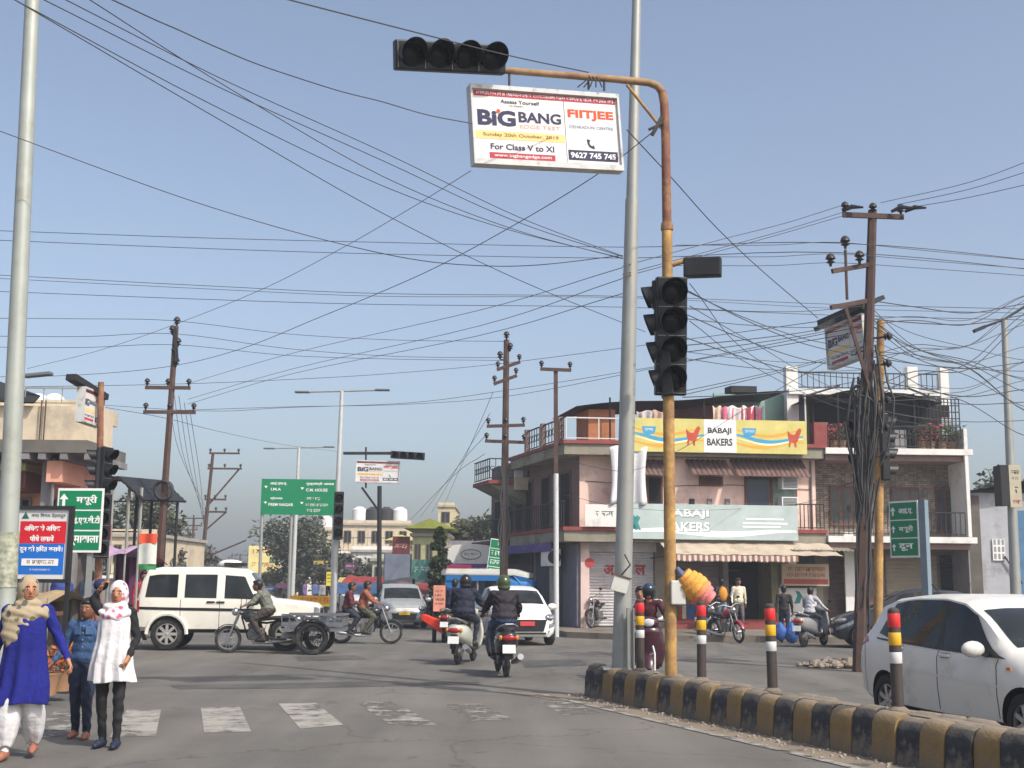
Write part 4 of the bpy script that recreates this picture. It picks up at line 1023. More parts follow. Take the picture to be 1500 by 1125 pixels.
# white small sedan coming toward the junction, seen from the front
ps = g(770, 946)
sp2 = hatch_spec(); sp2['half'] = [(-1.98, .60), (-1.9, .72), (-1.6, .80), (-1.1, .83), (0, .84), (1.2, .835), (1.55, .80), (1.76, .72), (1.86, .58)]
sp2['top'] = [(-1.98, .90), (-1.85, 1.00), (-1.45, 1.12), (-1.0, 1.36), (-.6, 1.48), (-.1, 1.51), (.25, 1.45), (.5, 1.34), (1.05, 1.02), (1.4, .95), (1.7, .84), (1.82, .72), (1.86, .62)]
sp2['grille'] = (.36, .66, .52); sp2['platez'] = .56
sp2['rearscreen'] = (-1.42, -.98, 7.9, 8.0)
REDPL = M('red_plate', (.5, .05, .06), var=.1)
c = ps + Vector((-.35, 1.7, 0))
make_car('sedan_car', 'white compact car facing the camera with black grille and red front plate', 'car', (c.x, c.y, 0), math.radians(-78), sp2, WCAR, plate=('', REDPL))
YPL = M('yellow_plate', (.62, .42, .03), var=.05)
ps = g(582, 921); sp3 = hatch_spec(); sp3['grille'] = (.30, .52, .45); sp3['platez'] = .52
make_car('taxi_car', 'silver taxi with yellow number plate driving toward the junction', 'taxi', (ps.x - .1, ps.y + 1.9, 0), math.radians(-80), sp3, SILV, plate=('', YPL))
ps = g(640, 905)
make_car('hatchback_car', 'grey hatchback half hidden behind the silver taxi', 'car', (ps.x - .3, ps.y + 2.2, 0), math.radians(-74), hatch_spec(), M('grey_car_paint', (.27, .29, .29), rough=.3, var=.05, coat=.4))
ps = g(1246, 951)
make_car('hatchback_car', 'dark blue black car parked by the terrace building behind the utility pole', 'car', (ps.x + 1.75, ps.y + .9, 0), math.radians(172), hatch_spec(), M('midnight_car_paint', (.02, .022, .032), rough=.25, var=.1, coat=.5))

# boxy white SUV
def suv_spec():
    return dict(R=.37, arch=1.14,
      half=[(-2.13, .74), (-2.10, .80), (-1.9, .83), (-1.0, .84), (.6, .84), (1.2, .82), (1.9, .80), (2.02, .76), (2.05, .72)],
      bottom=[(-2.13, .50), (-2.0, .44), (-1.0, .40), (.5, .40), (1.6, .42), (2.05, .5)],
      top=[(-2.13, 1.02), (-2.11, 1.16), (-1.98, 1.66), (-1.88, 1.84), (-1.6, 1.89), (-.4, 1.90), (.28, 1.87), (.42, 1.80), (.80, 1.26), (.95, 1.19), (1.6, 1.13), (1.95, 1.08), (2.05, 1.0)],
      belt=[(-2.13, 1.16), (-1.0, 1.15), (.6, 1.13), (2.05, 1.0)],
      roofhalf=[(-2.13, .74), (-1.9, .72), (.3, .72), (.8, .76), (1.2, .78), (2.05, .70)],
      edge=.10, beltk=.985, bow=.004, wheels=(-1.38, 1.30), rimmat=M('grey_steel_wheel', (.34, .33, .31), rough=.5, metal=.3, var=.15), spokes=8,
      windows=[[(-1.90, 5.12), (-1.18, 5.12), (-1.18, 6.75), (-1.84, 6.75)], [(-1.02, 5.12), (-.30, 5.12), (-.30, 6.75), (-1.02, 6.75)], [(-.12, 5.12), (.62, 5.12), (.33, 6.72), (-.12, 6.75)]],
      seams=[-1.10, -.22, .72], handles=[-.42, .48 - 1.02 + .34 + .0], handlemat=BLACKM, mirror=(.62, 5.1), mirrormat=BLACKM,
      headlights=[[(1.92, 3.6), (2.04, 3.6), (2.04, 4.8), (1.92, 4.8)]], taillights=[[(-2.11, 3.2), (-2.02, 3.2), (-2.02, 4.4), (-2.11, 4.4)]],
      moulding=(-2.02, 1.0, 3.42, 3.62),
      lamps=False, windscreen=(.78, .45, 7.9, 7.9), rearscreen=(-2.10, -1.99, 8.0, 8.0), grille=(.66, .96, .55), slats=4, platez=.55, rplatez=.8)
ps = g(243, 953); pf = ps + Vector((2.68, .25, 0)); hd2 = (pf - ps).normalized()
cs = ps + hd2 * 1.38 + Vector((-hd2.y, hd2.x, 0)) * .78
IVORY = M('ivory_car_paint', (.70, .68, .60), rough=.35, var=.04, coat=.3, dirt=(.48, .43, .36), dirt_amt=.12)
suv, SS = make_car('suv_car', 'boxy ivory white SUV with black side moulding crossing the junction', 'car', (cs.x, cs.y, 0), math.atan2(hd2.y, hd2.x), suv_spec(), IVORY)
for sd in (1, -1):
    for wx in (-1.38, 1.30):
        MB().tube([(wx + .45 * math.cos(a), sd * .86, .37 + .45 * math.sin(a)) for a in [PI * k / 12 for k in range(13)]], .045, 6).build('wheel_arch_flare', IVORY, suv, smooth=True)
MB().box((-.0, 0, 1.96), (.5, .35, .09)).build('roof_vent', BLACKM, suv, bevel=.02)
m = MB(); m.ell((-.15, .25, 1.99), (.28, .2, .09)); m.build('roof_bundle', WHITEP, suv, smooth=True)

# ------------------------------------------------------------ two-wheelers
def moto_wheel(parent, c, R, tw=.05, spoked=True, n=14, rimmat=None):
    e = bpy.data.objects.new('wheel', None); COL.objects.link(e); e.parent = parent; e.location = c
    MB().torus((0, 0, 0), R - tw, tw, n=26, m=8, rx=tw * .85).build('tyre', RUBBER, e, smooth=True)
    m = MB(); m.torus((0, 0, 0), R - tw * 2 - .002, .016, n=26, m=6, rx=.025)
    m.cyl((0, -.07, 0), (0, .07, 0), .055 if spoked else .09, n=12)
    for k in range(n if spoked else 5):
        a = 2 * PI * k / (n if spoked else 5); d = Vector((math.cos(a), 0, math.sin(a)))
        if spoked: m.cyl(d * .05 + Vector((0, .05 * (-1) ** k, 0)), d * (R - 2 * tw), .006, n=4)
        else: m.bar(d * .06, d * (R - 2 * tw + .01), .04, .05, up=(0, 1, 0))
    m.build('rim', rimmat or STEEL, e, smooth=True)
    return e
def make_scooter(label, loc, heading, paint, seat=None, plate=True, rack=False, group=None, lean=0.0, steer=0.0):
    root = thing('scooter', label, 'scooter', loc, heading, group)
    root.rotation_euler = (lean, 0, heading)
    seat = seat or M('scooter_seat', (.018, .017, .018), rough=.6, var=.2)
    moto_wheel(root, (-.60, 0, .235), .235, .055, False); moto_wheel(root, (.64, 0, .235), .235, .055, False)
    # rear body shell: lofted
    rings = []
    for x, hw, z0, z1 in ((-.98, .04, .62, .72), (-.95, .12, .54, .77), (-.80, .185, .45, .80), (-.55, .20, .40, .79), (-.25, .185, .34, .74), (-.05, .15, .30, .66), (.06, .10, .28, .5)):
        zc = (z0 + z1) / 2; hh = (z1 - z0) / 2
        rings.append([(x, hw * math.copysign(abs(math.cos(t)) ** .7, math.cos(t)), zc + hh * math.copysign(abs(math.sin(t)) ** .8, math.sin(t))) for t in [2 * PI * k / 16 for k in range(16)]])
    MB().loft(rings).build('rear_body', paint, root, smooth=60)
    m = MB(); rings = []
    for x, hw, z0, z1 in ((-.86, .09, .78, .84), (-.80, .125, .77, .865), (-.45, .14, .77, .865), (-.1, .125, .75, .82), (.02, .08, .72, .78)):
        rings.append([(x, hw * math.cos(t), (z0 + z1) / 2 + (z1 - z0) / 2 * math.copysign(abs(math.sin(t)) ** .6, math.sin(t))) for t in [2 * PI * k / 14 for k in range(14)]])
    m.loft(rings).build('seat', seat, root, smooth=60)
    MB().b2((-.05, -.17, .25), (.42, .17, .31)).build('floorboard', BLACKM, root, bevel=.02)
    # front apron
    m = MB()
    def fn(a, b):
        y = (b - .5) * 2; wd = .20 + .06 * math.sin(PI * min(1, a * 1.1))
        return (.42 + .10 * (1 - y * y) - .02 * a + .10 * a, wd * y, .28 + .62 * a)
    m.grid(fn, 8, 10); o = m.build('front_apron', paint, root, smooth=True); md = o.modifiers.new('t', 'SOLIDIFY'); md.thickness = .05; md.offset = -1
    m = MB(); m.torus((.64, 0, .27), .25, .05, n=10, m=6); 
    rings = []
    for k in range(9):
        a = math.radians(10 + k * 19); r = .29
        rings.append([(.64 + math.cos(a) * (r - q * .02), y, .235 + math.sin(a) * (r - q * .02)) for y, q in ((-.075, 1), (-.05, 0), (.05, 0), (.075, 1), (.06, 1.6), (-.06, 1.6))])
    MB().loft(rings).build('front_mudguard', paint, root, smooth=60)
    MB().tube([(.64, .09, .235), (.57, .09, .50), (.47, .0, .86), (.44, 0, .97)], .022, 8).build('front_fork', STEEL, root, smooth=True)
    m = MB(); m.ell((.47, 0, .98), (.12, .17, .10), n=14, m=8); m.build('handlebar_cowl', paint, root, smooth=True)
    m = MB(); m.tube([(.36, -.36, 1.0), (.44, -.16, 1.01), (.46, 0, 1.0), (.44, .16, 1.01), (.36, .36, 1.0)], .016, 8); m.build('handlebar', BLACKM, root, smooth=True)
    m = MB(); m.ell((.58, 0, .98), (.03, .09, .065), n=12, m=6); m.build('headlight', M('headlight_lens', (.5, .52, .55)), root, smooth=True)
    for sd in (1, -1):
        st = MB(); st.tube([(.40, sd * .22, 1.0), (.42, sd * .28, 1.15)], .008, 5); 
        mi = st.build('mirror_stalk', BLACKM, root)
        q = MB(); q.ell((.43, sd * .30, 1.19), (.018, .065, .045)); q.build('mirror', BLACKM, mi, smooth=True)
    MB().tube([(-.62, -.17, .80), (-.90, -.15, .86), (-1.0, -.06, .90), (-1.0, .06, .90), (-.90, .15, .86), (-.62, .17, .80)], .017, 8).build('grab_rail', STEEL, root, smooth=True)
    m = MB(); m.ell((-.965, 0, .67), (.035, .12, .055), n=12, m=6); m.build('tail_light', M('tail_lens', (.32, .02, .02)), root, smooth=True)
    for sd in (1, -1):
        m = MB(); m.ell((-.945, sd * .14, .675), (.03, .035, .045), n=8, m=6); m.build('turn_signal', M('amber_lens', (.55, .22, .04), rough=.15), root, smooth=True)
    MB().add([(-.99, -.03, .60), (-.99, .03, .60), (-.98, .06, .32), (-.98, -.06, .32), (-.95, -.08, .60), (-.95, .08, .60), (-.94, .08, .32), (-.94, -.08, .32)], [(0, 1, 2, 3), (4, 5, 6, 7), (0, 4, 7, 3), (1, 5, 6, 2), (0, 1, 5, 4), (3, 2, 6, 7)]).build('rear_fender', BLACKM, root)
    MB().box((-1.005, 0, .49), (.012, .22, .14), rot=Matrix.Rotation(.15, 3, 'Y')).build('number_plate', PRINTW, root)
    m = MB(); m.tube([(-.2, -.14, .22), (-.5, -.20, .27), (-.9, -.21, .36)], [.03, .05, .055], 10); m.build('exhaust', STEEL, root, smooth=True)
    m = MB(); m.box((-.42, .06, .28), (.42, .16, .16)); m.build('engine', BLACKM, root, bevel=.03)
    return root
def make_motorcycle(name, label, loc, heading, tank, lean=0.0, cat='motorcycle', rear=True, group=None):
    root = thing(name, label, cat, loc, heading, group); root.rotation_euler = (lean, 0, heading)
    if rear: moto_wheel(root, (-.64, 0, .30), .30, .045, True)
    moto_wheel(root, (.64, 0, .30), .30, .04, True)
    m = MB(); m.tube([(.40, 0, .88), (.25, 0, .70), (-.2, 0, .66), (-.62, 0, .72)], .025, 8); m.tube([(.36, 0, .80), (.2, 0, .32), (-.25, 0, .28), (-.3, 0, .64)], .02, 8)
    for sd in (1, -1): m.tube([(-.64, sd * .08, .30), (-.28, sd * .07, .33)], .02, 6)
    m.build('frame', BLACKM, root, smooth=True)
    for sd in (1, -1): MB().tube([(.64, sd * .075, .30), (.47, sd * .075, .72), (.40, sd * .07, .92)], .02, 8).build('front_fork', STEEL, root, smooth=True)
    rings = []
    for x, hw, z0, z1 in ((-.10, .07, .70, .80), (-.02, .11, .68, .86), (.14, .14, .70, .93), (.28, .12, .74, .93), (.36, .05, .78, .88)):
        rings.append([(x, hw * math.cos(t), (z0 + z1) / 2 + (z1 - z0) / 2 * math.sin(t)) for t in [2 * PI * k / 14 for k in range(14)]])
    MB().loft(rings).build('fuel_tank', tank, root, smooth=60)
    rings = []
    for x, hw, z0, z1 in ((-.80, .08, .76, .81), (-.75, .11, .74, .83), (-.4, .12, .73, .82), (-.12, .10, .70, .79)):
        rings.append([(x, hw * math.cos(t), (z0 + z1) / 2 + (z1 - z0) / 2 * math.copysign(abs(math.sin(t)) ** .6, math.sin(t))) for t in [2 * PI * k / 14 for k in range(14)]])
    MB().loft(rings).build('seat', M('scooter_seat', (.018, .017, .018)), root, smooth=60)
    m = MB(); m.box((.02, 0, .42), (.34, .2, .26)); m.tube([(.1, 0, .5), (.16, 0, .66)], .07, 10); m.build('engine', M('engine_alloy', (.16, .16, .16), rough=.5, metal=.5, var=.4, scale=14), root, bevel=.02)
    m = MB(); m.tube([(.15, -.13, .40), (.12, -.14, .22), (-.2, -.16, .22), (-.75, -.18, .30)], [.02, .025, .04, .05], 10); m.build('exhaust', CHROME, root, smooth=True)
    m = MB(); m.tube([(.30, -.36, 1.02), (.34, -.2, 1.06), (.40, 0, .98), (.34, .2, 1.06), (.30, .36, 1.02)], .014, 8); m.build('handlebar', STEEL, root, smooth=True)
    m = MB(); m.ell((.50, 0, .90), (.09, .09, .09), n=14, m=8); m.build('headlight', CHROME, root, smooth=True)
    rings = []
    for k in range(8):
        a = math.radians(20 + k * 17); rings.append([(.64 + math.cos(a) * r, y, .30 + math.sin(a) * r) for y, r in ((-.055, .32), (-.03, .335), (.03, .335), (.055, .32), (.04, .315), (-.04, .315))])
    MB().loft(rings).build('front_mudguard', tank, root, smooth=60)
    if rear:
        rings = []
        for k in range(8):
            a = math.radians(60 + k * 16); rings.append([(-.64 + math.cos(a) * r, y, .30 + math.sin(a) * r) for y, r in ((-.065, .34), (-.04, .36), (.04, .36), (.065, .34), (.05, .335), (-.05, .335))])
        MB().loft(rings).build('rear_mudguard', BLACKM, root, smooth=60)
        m = MB(); m.ell((-.88, 0, .72), (.03, .06, .04)); m.build('tail_light', M('tail_lens', (.32, .02, .02)), root, smooth=True)
        MB().box((-.92, 0, .56), (.012, .18, .13)).build('number_plate', PRINTW, root)
    for sd in (1, -1):
        q = MB(); q.tube([(.33, sd * .24, 1.05), (.32, sd * .30, 1.2)], .007, 5); mi = q.build('mirror_stalk', BLACKM, root)
        q = MB(); q.ell((.32, sd * .31, 1.23), (.015, .06, .04)); q.build('mirror', BLACKM, mi, smooth=True)
        MB().cyl((-.1, sd * .10, .28), (-.1, sd * .24, .28), .018, n=6).build('foot_peg', BLACKM, root)
    return root
# ============================================================ people
def blob_mesh(prims, voxel, mats_by_label, extra=None, smooth_it=4, name='body', wrinkle=0.0):
    """union of tapered capsules and ellipsoids, remeshed to ONE continuous surface; material by nearest primitive"""
    mb = MB()
    for p in prims:
        if p[0] == 'cap':
            _, a, b, ra, rb, lab = p; a = Vector(a); b = Vector(b); d = b - a; L = d.length
            d = d.normalized() if L > 1e-5 else Vector((0, 0, 1))
            prof = [(ra * math.sin(t), -ra * math.cos(t)) for t in (0.05, .5, 1.0, PI/2)] + [(rb * math.cos(t), L + rb * math.sin(t)) for t in (0, .55, 1.05, 1.52)]
            mb.lathe(prof, c=a, axis=d, n=12)
        else:
            _, c, r, lab, rot = p; mb.ell(c, r, n=16, m=10, rot=rot)
    me = mb.mesh('tmp', [BLACKM]); o = bpy.data.objects.new('tmp', me); COL.objects.link(o)
    md = o.modifiers.new('r', 'REMESH'); md.mode = 'VOXEL'; md.voxel_size = voxel; md.use_smooth_shade = True
    ms_ = o.modifiers.new('s', 'SMOOTH'); ms_.factor = .5; ms_.iterations = smooth_it
    bpy.context.view_layer.update(); dg = bpy.context.evaluated_depsgraph_get()
    out = bpy.data.meshes.new_from_object(o.evaluated_get(dg)); out.name = name
    bpy.data.objects.remove(o); bpy.data.meshes.remove(me)
    labs = []
    for p in prims:
        if p[-1 if p[0] == 'cap' else 3] not in labs: labs.append(p[-1 if p[0] == 'cap' else 3])
    out.materials.clear()
    for lb in labs: out.materials.append(mats_by_label[lb])
    n = len(out.polygons); ce = np.zeros(n * 3, np.float32); out.polygons.foreach_get('center', ce); ce = ce.reshape(-1, 3)
    best = np.full(n, 1e9); idx = np.zeros(n, np.int32)
    for p in prims:
        if p[0] == 'cap':
            a = np.array(p[1]); b = np.array(p[2]); d = b - a; L2 = max(1e-9, float(d @ d))
            t = np.clip(((ce - a) @ d) / L2, 0, 1); dist = np.linalg.norm(ce - a - t[:, None] * d, axis=1) - (p[3] + (p[4] - p[3]) * t); lab = p[5]
        else:
            q = ce - np.array(p[1]); 
            if p[4] is not None: q = q @ np.array(p[4])
            k = np.linalg.norm(q / np.array(p[2]), axis=1); dist = (k - 1) * min(p[2]); lab = p[3]
        m_ = dist < best; best[m_] = dist[m_]; idx[m_] = labs.index(lab)
    out.polygons.foreach_set('material_index', idx); out.polygons.foreach_set('use_smooth', [True] * n)
    if wrinkle:
        # cloth folds: displace garment vertices along their normals
        nv = len(out.vertices); co = np.zeros(nv * 3, np.float32); out.vertices.foreach_get('co', co); co = co.reshape(-1, 3); nr = np.zeros(nv * 3, np.float32); out.vertices.foreach_get('normal', nr); nr = nr.reshape(-1, 3)
        mask = np.zeros(nv, np.float32); loops = np.zeros(len(out.loops), np.int32); out.loops.foreach_get('vertex_index', loops); ls = np.zeros(n, np.int32); out.polygons.foreach_get('loop_total', ls)
        fl = np.repeat(idx, ls); cl = np.isin(fl, [labs.index(q) for q in ('top', 'bottom') if q in labs]); mask[loops[cl]] = 1; mask[loops[~cl]] = 0
        x, y, z = co[:, 0], co[:, 1], co[:, 2]; ph = (len(out.vertices) % 17) * .7
        f = np.sin(z * 58 + 5 * np.sin(y * 14 + ph) + 4 * np.sin(x * 17 - ph)) * (.5 + .5 * np.sin(z * 9 + y * 12 + ph)) + .7 * np.sin(y * 46 + z * 31 + 3 * np.sin(z * 13 + ph)) * (.5 + .5 * np.sin(x * 15 + z * 7)) + .5 * np.sin(x * 52 - z * 40 + ph)
        co += nr * (f * mask * wrinkle)[:, None]; out.vertices.foreach_set('co', co.ravel()); out.update()
    if extra:
        bm = bmesh.new(); bm.from_mesh(out)
        for (emb, mt) in extra:
            if mt.name not in [m.name for m in out.materials]: out.materials.append(mt)
            mi = [m.name for m in out.materials].index(mt.name)
            vs = [bm.verts.new(v) for v in emb.v]
            for f in emb.f:
                try: fc = bm.faces.new([vs[i] for i in f]); fc.material_index = mi; fc.smooth = True
                except ValueError: pass
        bm.to_mesh(out); bm.free()
    out.update(); return out
def add_mesh(name, me, parent):
    o = bpy.data.objects.new(name, me); COL.objects.link(o); o.parent = parent; return o
SKIN = P('brown_skin', (172, 118, 88), .9, rough=.55, var=.07, scale=14)
SKIND = P('dark_brown_skin', (128, 84, 62), .9, rough=.55, var=.07, scale=14)
HAIRM = M('black_hair', (.012, .010, .010), rough=.45, var=.3, scale=30)
LIP = P('lip', (140, 72, 66), .8, var=.05); EYEW = M('eye_white', (.5, .48, .46), rough=.2, var=.02); EYEK = M('eye_dark', (.012, .008, .008), rough=.15, var=.02)
def hand_geo(mb, wrist, d, palm_n, s, curl=.5, thumb_side=1):
    """four unequal bent fingers and a thumb rooted in the palm"""
    d = Vector(d).normalized(); pn = Vector(palm_n); pn = (pn - d * pn.dot(d)).normalized(); sd = d.cross(pn)
    root = Vector(wrist) + d * .085 * s
    for k, L in enumerate((.070, .078, .072, .056)):
        b0 = root + sd * thumb_side * (.028 - .0185 * k) * s
        p1 = b0 + (d * math.cos(curl * .6) + pn * math.sin(curl * .6)) * L * .5 * s
        p2 = p1 + (d * math.cos(curl * 1.6) + pn * math.sin(curl * 1.6)) * L * .32 * s
        p3 = p2 + (d * math.cos(curl * 2.5) + pn * math.sin(curl * 2.5)) * L * .26 * s
        mb.tube([b0 - d * .02 * s, b0, p1, p2, p3], [.0085 * s, .0095 * s, .0088 * s, .008 * s, .006 * s], 7)
    b0 = Vector(wrist) + d * .03 * s + sd * thumb_side * .026 * s
    p1 = b0 + (sd * thumb_side * .7 + d * .7 + pn * .3).normalized() * .036 * s; p2 = p1 + (d * .9 + pn * .4 + sd * thumb_side * .1).normalized() * .028 * s
    mb.tube([b0 - sd * thumb_side * .012 * s, b0, p1, p2], [.012 * s, .012 * s, .010 * s, .007 * s], 7)
STAND = dict(pelvis=(0, 0, .95), chest=(.0, 0, 1.24), neck=(-.01, 0, 1.45), head=(.015, 0, 1.585),
    shL=(-.01, .175, 1.39), elL=(-.03, .225, 1.12), haL=(.05, .235, .88), shR=(-.01, -.175, 1.39), elR=(-.03, -.225, 1.12), haR=(.05, -.235, .88),
    hipL=(0, .085, .90), knL=(.03, .095, .50), anL=(-.02, .10, .095), hipR=(0, -.085, .90), knR=(.03, -.095, .50), anR=(-.02, -.10, .095))
def ride_pose(scooter=True, reach=.60, hz=1.03):
    kn = (.37, .19, .80) if scooter else (.34, .21, .72); an = (.34, .14, .405) if scooter else (.08, .19, .34)
    J = dict(STAND); J.update(pelvis=(0, 0, .95), chest=(.06, 0, 1.21), neck=(.10, 0, 1.40), head=(.14, 0, 1.53), shL=(.09, .18, 1.35), shR=(.09, -.18, 1.35),
        elL=(.30, .29, 1.12), elR=(.30, -.29, 1.12), haL=(reach - .06, .31, hz), haR=(reach - .06, -.31, hz), hipL=(.02, .09, .93), hipR=(.02, -.09, .93),
        knL=kn, anL=an, knR=(kn[0], -kn[1], kn[2]), anR=(an[0], -an[1], an[2])); return J
def make_person(label, loc, heading, H, J, top, bottom, shoe, skin=SKIN, hair=True, sleeve='long', girth=1.0, voxel=.012, yaw=0.0, helmet=None, group=None, parts=None, leg_r=1.0, hairlong=False, face=True, scarf=None, curl=.7, hem=True, hs=1.0):
    root = thing('person', label, 'person', loc, heading, group)
    s = H / 1.70; V3 = lambda p: Vector(p) * s
    j = {k: V3(v) for k, v in J.items()}
    gth = girth
    Rh = Matrix.Rotation(yaw, 3, 'Z')
    h = j['head']
    pr = []
    pr.append(('ell', j['chest'] + V3((0, 0, .03)), (.108 * s * gth, .150 * s * gth, .20 * s), 'top', None))
    pr.append(('ell', (j['chest'] + j['pelvis']) / 2, (.110 * s * gth, .150 * s * gth, .18 * s), 'top', None))
    if hem: pr.append(('ell', j['pelvis'] * .8 + j['chest'] * .2 + V3((0, 0, -.02)), (.128 * s * gth, .168 * s * gth, .115 * s), 'top', None))
    pr.append(('ell', j['pelvis'], (.115 * s * gth, .150 * s * gth, .125 * s), 'bottom', None))
    pr.append(('cap', j['neck'] - V3((0, 0, .04)), h - V3((.01, 0, .05)), .050 * s, .048 * s, 'skin'))
    pr.append(('ell', h, (.098 * s * hs, .078 * s * hs, .118 * s * hs), 'skin', Rh))
    pr.append(('ell', h + Rh @ V3((.028, 0, -.055)), (.066 * s * hs, .056 * s * hs, .062 * s * hs), 'skin', Rh))
    pr.append(('cap', h + Rh @ V3((.095 * hs, 0, .012)), h + Rh @ V3((.108 * hs, 0, -.022)), .009 * s, .015 * s, 'skin'))
    for sd in (1, -1): pr.append(('ell', h + Rh @ V3((-.005, sd * .079, -.005)), (.022 * s, .012 * s, .032 * s), 'skin', Rh))
    ex_skin = MB(); ex_k = MB(); ex_w = MB(); ex_l = MB()
    for S_ in ('L', 'R'):
        sg = 1 if S_ == 'L' else -1
        sh, el, ha = j['sh' + S_], j['el' + S_], j['ha' + S_]
        pr.append(('cap', j['neck'] - V3((0, 0, .07)), sh, .060 * s, .062 * s * gth, 'top'))
        pr.append(('cap', sh, el, .058 * s * gth, .046 * s * gth, 'top'))
        fl = 'top' if sleeve == 'long' else 'skin'
        pr.append(('cap', el, el.lerp(ha, .93), .045 * s * (gth if fl == 'top' else 1), .032 * s, fl))
        d = (ha - el).normalized(); pn = Vector((0, -sg, 0)) if abs(d.z) > .5 else Vector((0, 0, -1))
        pr.append(('cap', el.lerp(ha, .95), ha, .025 * s, .026 * s, 'skin'))
        pnn = (pn - d * pn.dot(d)).normalized(); sdv = d.cross(pnn)
        for q in (-.018, .018): pr.append(('cap', ha + d * .01 * s + sdv * q * .6 * s, ha + d * .085 * s + sdv * q * s, .022 * s, .019 * s, 'skin'))
        hand_geo(ex_skin, ha, d, pnn, s, curl, thumb_side=sg if abs(d.z) > .5 else -sg)
        hp, kn, an = j['hip' + S_], j['kn' + S_], j['an' + S_]
        pr.append(('cap', hp, kn, .088 * s * gth * leg_r, .060 * s * leg_r, 'bottom'))
        pr.append(('cap', kn, an, .058 * s * leg_r, .041 * s * leg_r, 'bottom'))
        pr.append(('ell', kn.lerp(an, .3) - V3((.018, 0, 0)), (.05 * s * leg_r, .048 * s * leg_r, .10 * s), 'bottom', None))
        f = Vector((1, sg * .12, 0)).normalized()
        pr.append(('cap', an - V3((.035, 0, .045)), an + f * .10 * s - V3((0, 0, .048)), .043 * s, .044 * s, 'shoe'))
        pr.append(('cap', an + f * .09 * s - V3((0, 0, .052)), an + f * .165 * s - V3((0, 0, .062)), .042 * s, .030 * s, 'shoe'))
        pr.append(('cap', an, an - V3((.01, 0, .03)), .040 * s, .042 * s, 'shoe'))
        if face:
            e = h + Rh @ V3((.083 * hs + .0, sg * .031 * hs, .010)); ex_w.ell(e, (.010 * s, .015 * s, .0085 * s), n=8, m=6); ex_k.ell(e + Rh @ V3((.007, 0, 0)), (.006 * s, .0075 * s, .0075 * s), n=8, m=6)
            bpts = [h + Rh @ V3((.088 * hs, sg * .013, .032)), h + Rh @ V3((.090 * hs, sg * .030, .037)), h + Rh @ V3((.078 * hs, sg * .048, .031))]; ex_k.tube(bpts, .005 * s, 5)
    if face: ex_l.tube([h + Rh @ V3((.083 * hs, .024, -.060)), h + Rh @ V3((.094 * hs, 0, -.058)), h + Rh @ V3((.083 * hs, -.024, -.060))], [.004 * s, .008 * s, .004 * s], 6)
    md = dict(top=top, bottom=bottom, shoe=shoe, skin=skin)
    extra = [(ex_skin, skin)]
    if face: extra += [(ex_w, EYEW), (ex_k, EYEK), (ex_l, LIP)]
    add_mesh('body', blob_mesh(pr, voxel * s, md, extra, wrinkle=(.0045 if voxel < .0125 else .0065) * s), root)
    if hair and not helmet and not scarf:
        hp_ = [('ell', h + Rh @ V3((-.024, 0, .034)), (.105 * s * hs, .090 * s * hs, .108 * s * hs), 'h', Rh), ('ell', h + Rh @ V3((.048, 0, .088)), (.054 * s, .068 * s, .040 * s), 'h', Rh), ('ell', h + Rh @ V3((-.05, 0, -.02)), (.062 * s, .080 * s, .08 * s), 'h', Rh)]
        if hairlong: hp_ += [('ell', h + Rh @ V3((-.075, 0, -.04)), (.055 * s, .075 * s, .10 * s), 'h', Rh)]
        add_mesh('hair', blob_mesh(hp_, .010 * s, {'h': HAIRM}, smooth_it=2, name='hair'), root)
    if helmet:
        hp_ = [('ell', h + Rh @ V3((-.008, 0, .030)), (.138 * s, .122 * s, .135 * s), 'h', Rh), ('ell', h + Rh @ V3((-.035, 0, -.055)), (.105 * s, .112 * s, .075 * s), 'h', Rh)]
        ho = add_mesh('helmet', blob_mesh(hp_, .010 * s, {'h': helmet}, smooth_it=2, name='helmet'), root)
        vis = MB(); vis.grid(lambda a, b: h + Rh @ V3((.134 * math.cos((a - .5) * 2.0) * math.cos((b - .62) * .9), .124 * math.sin((a - .5) * 2.0), .022 + .10 * (b - .55))) , 10, 4)
        vo_ = vis.build('visor', GLASS, ho, smooth=True)
    return root, j, s, Rh
def skirt(parent, name, mat, rings, s, folds=9, amp=.012, n=44, twist=0.0):
    """garment lofted over the body: rings (z, cx, cy, rx, ry), open at the hem, with fold ripples growing to the hem"""
    R = []; ph = rnd.random() * 6; N = len(rings)
    for i, (z, cx_, cy_, rx, ry) in enumerate(rings):
        k = (i / (N - 1)) ** 1.3; ring = []
        for q in range(n):
            t = 2 * PI * q / n; w_ = 1 + (amp / .15) * k * (math.sin(folds * t + ph + twist * i) + .5 * math.sin((folds * .6) * t * 1.0 + 1.7 * ph))
            ring.append((s * (cx_ + rx * w_ * math.cos(t)), s * (cy_ + ry * w_ * math.sin(t)), s * (z + .012 * k * math.sin(3 * t + ph))))
        R.append(ring)
    # resample smoothly
    out = []
    for a, b in zip(R, R[1:]):
        for k in range(4):
            t = k / 4; out.append([tuple(p[c] * (1 - t) + q[c] * t for c in range(3)) for p, q in zip(a, b)])
    out.append(R[-1])
    o = MB().loft(out, caps=False).build(name, mat, parent, smooth=True)
    for p_ in o.data.polygons: p_.use_smooth = True
    md = o.modifiers.new('t', 'SOLIDIFY'); md.thickness = .006; md.offset = -1
    o.modifiers.new('s', 'SUBSURF').render_levels = 1
    return o
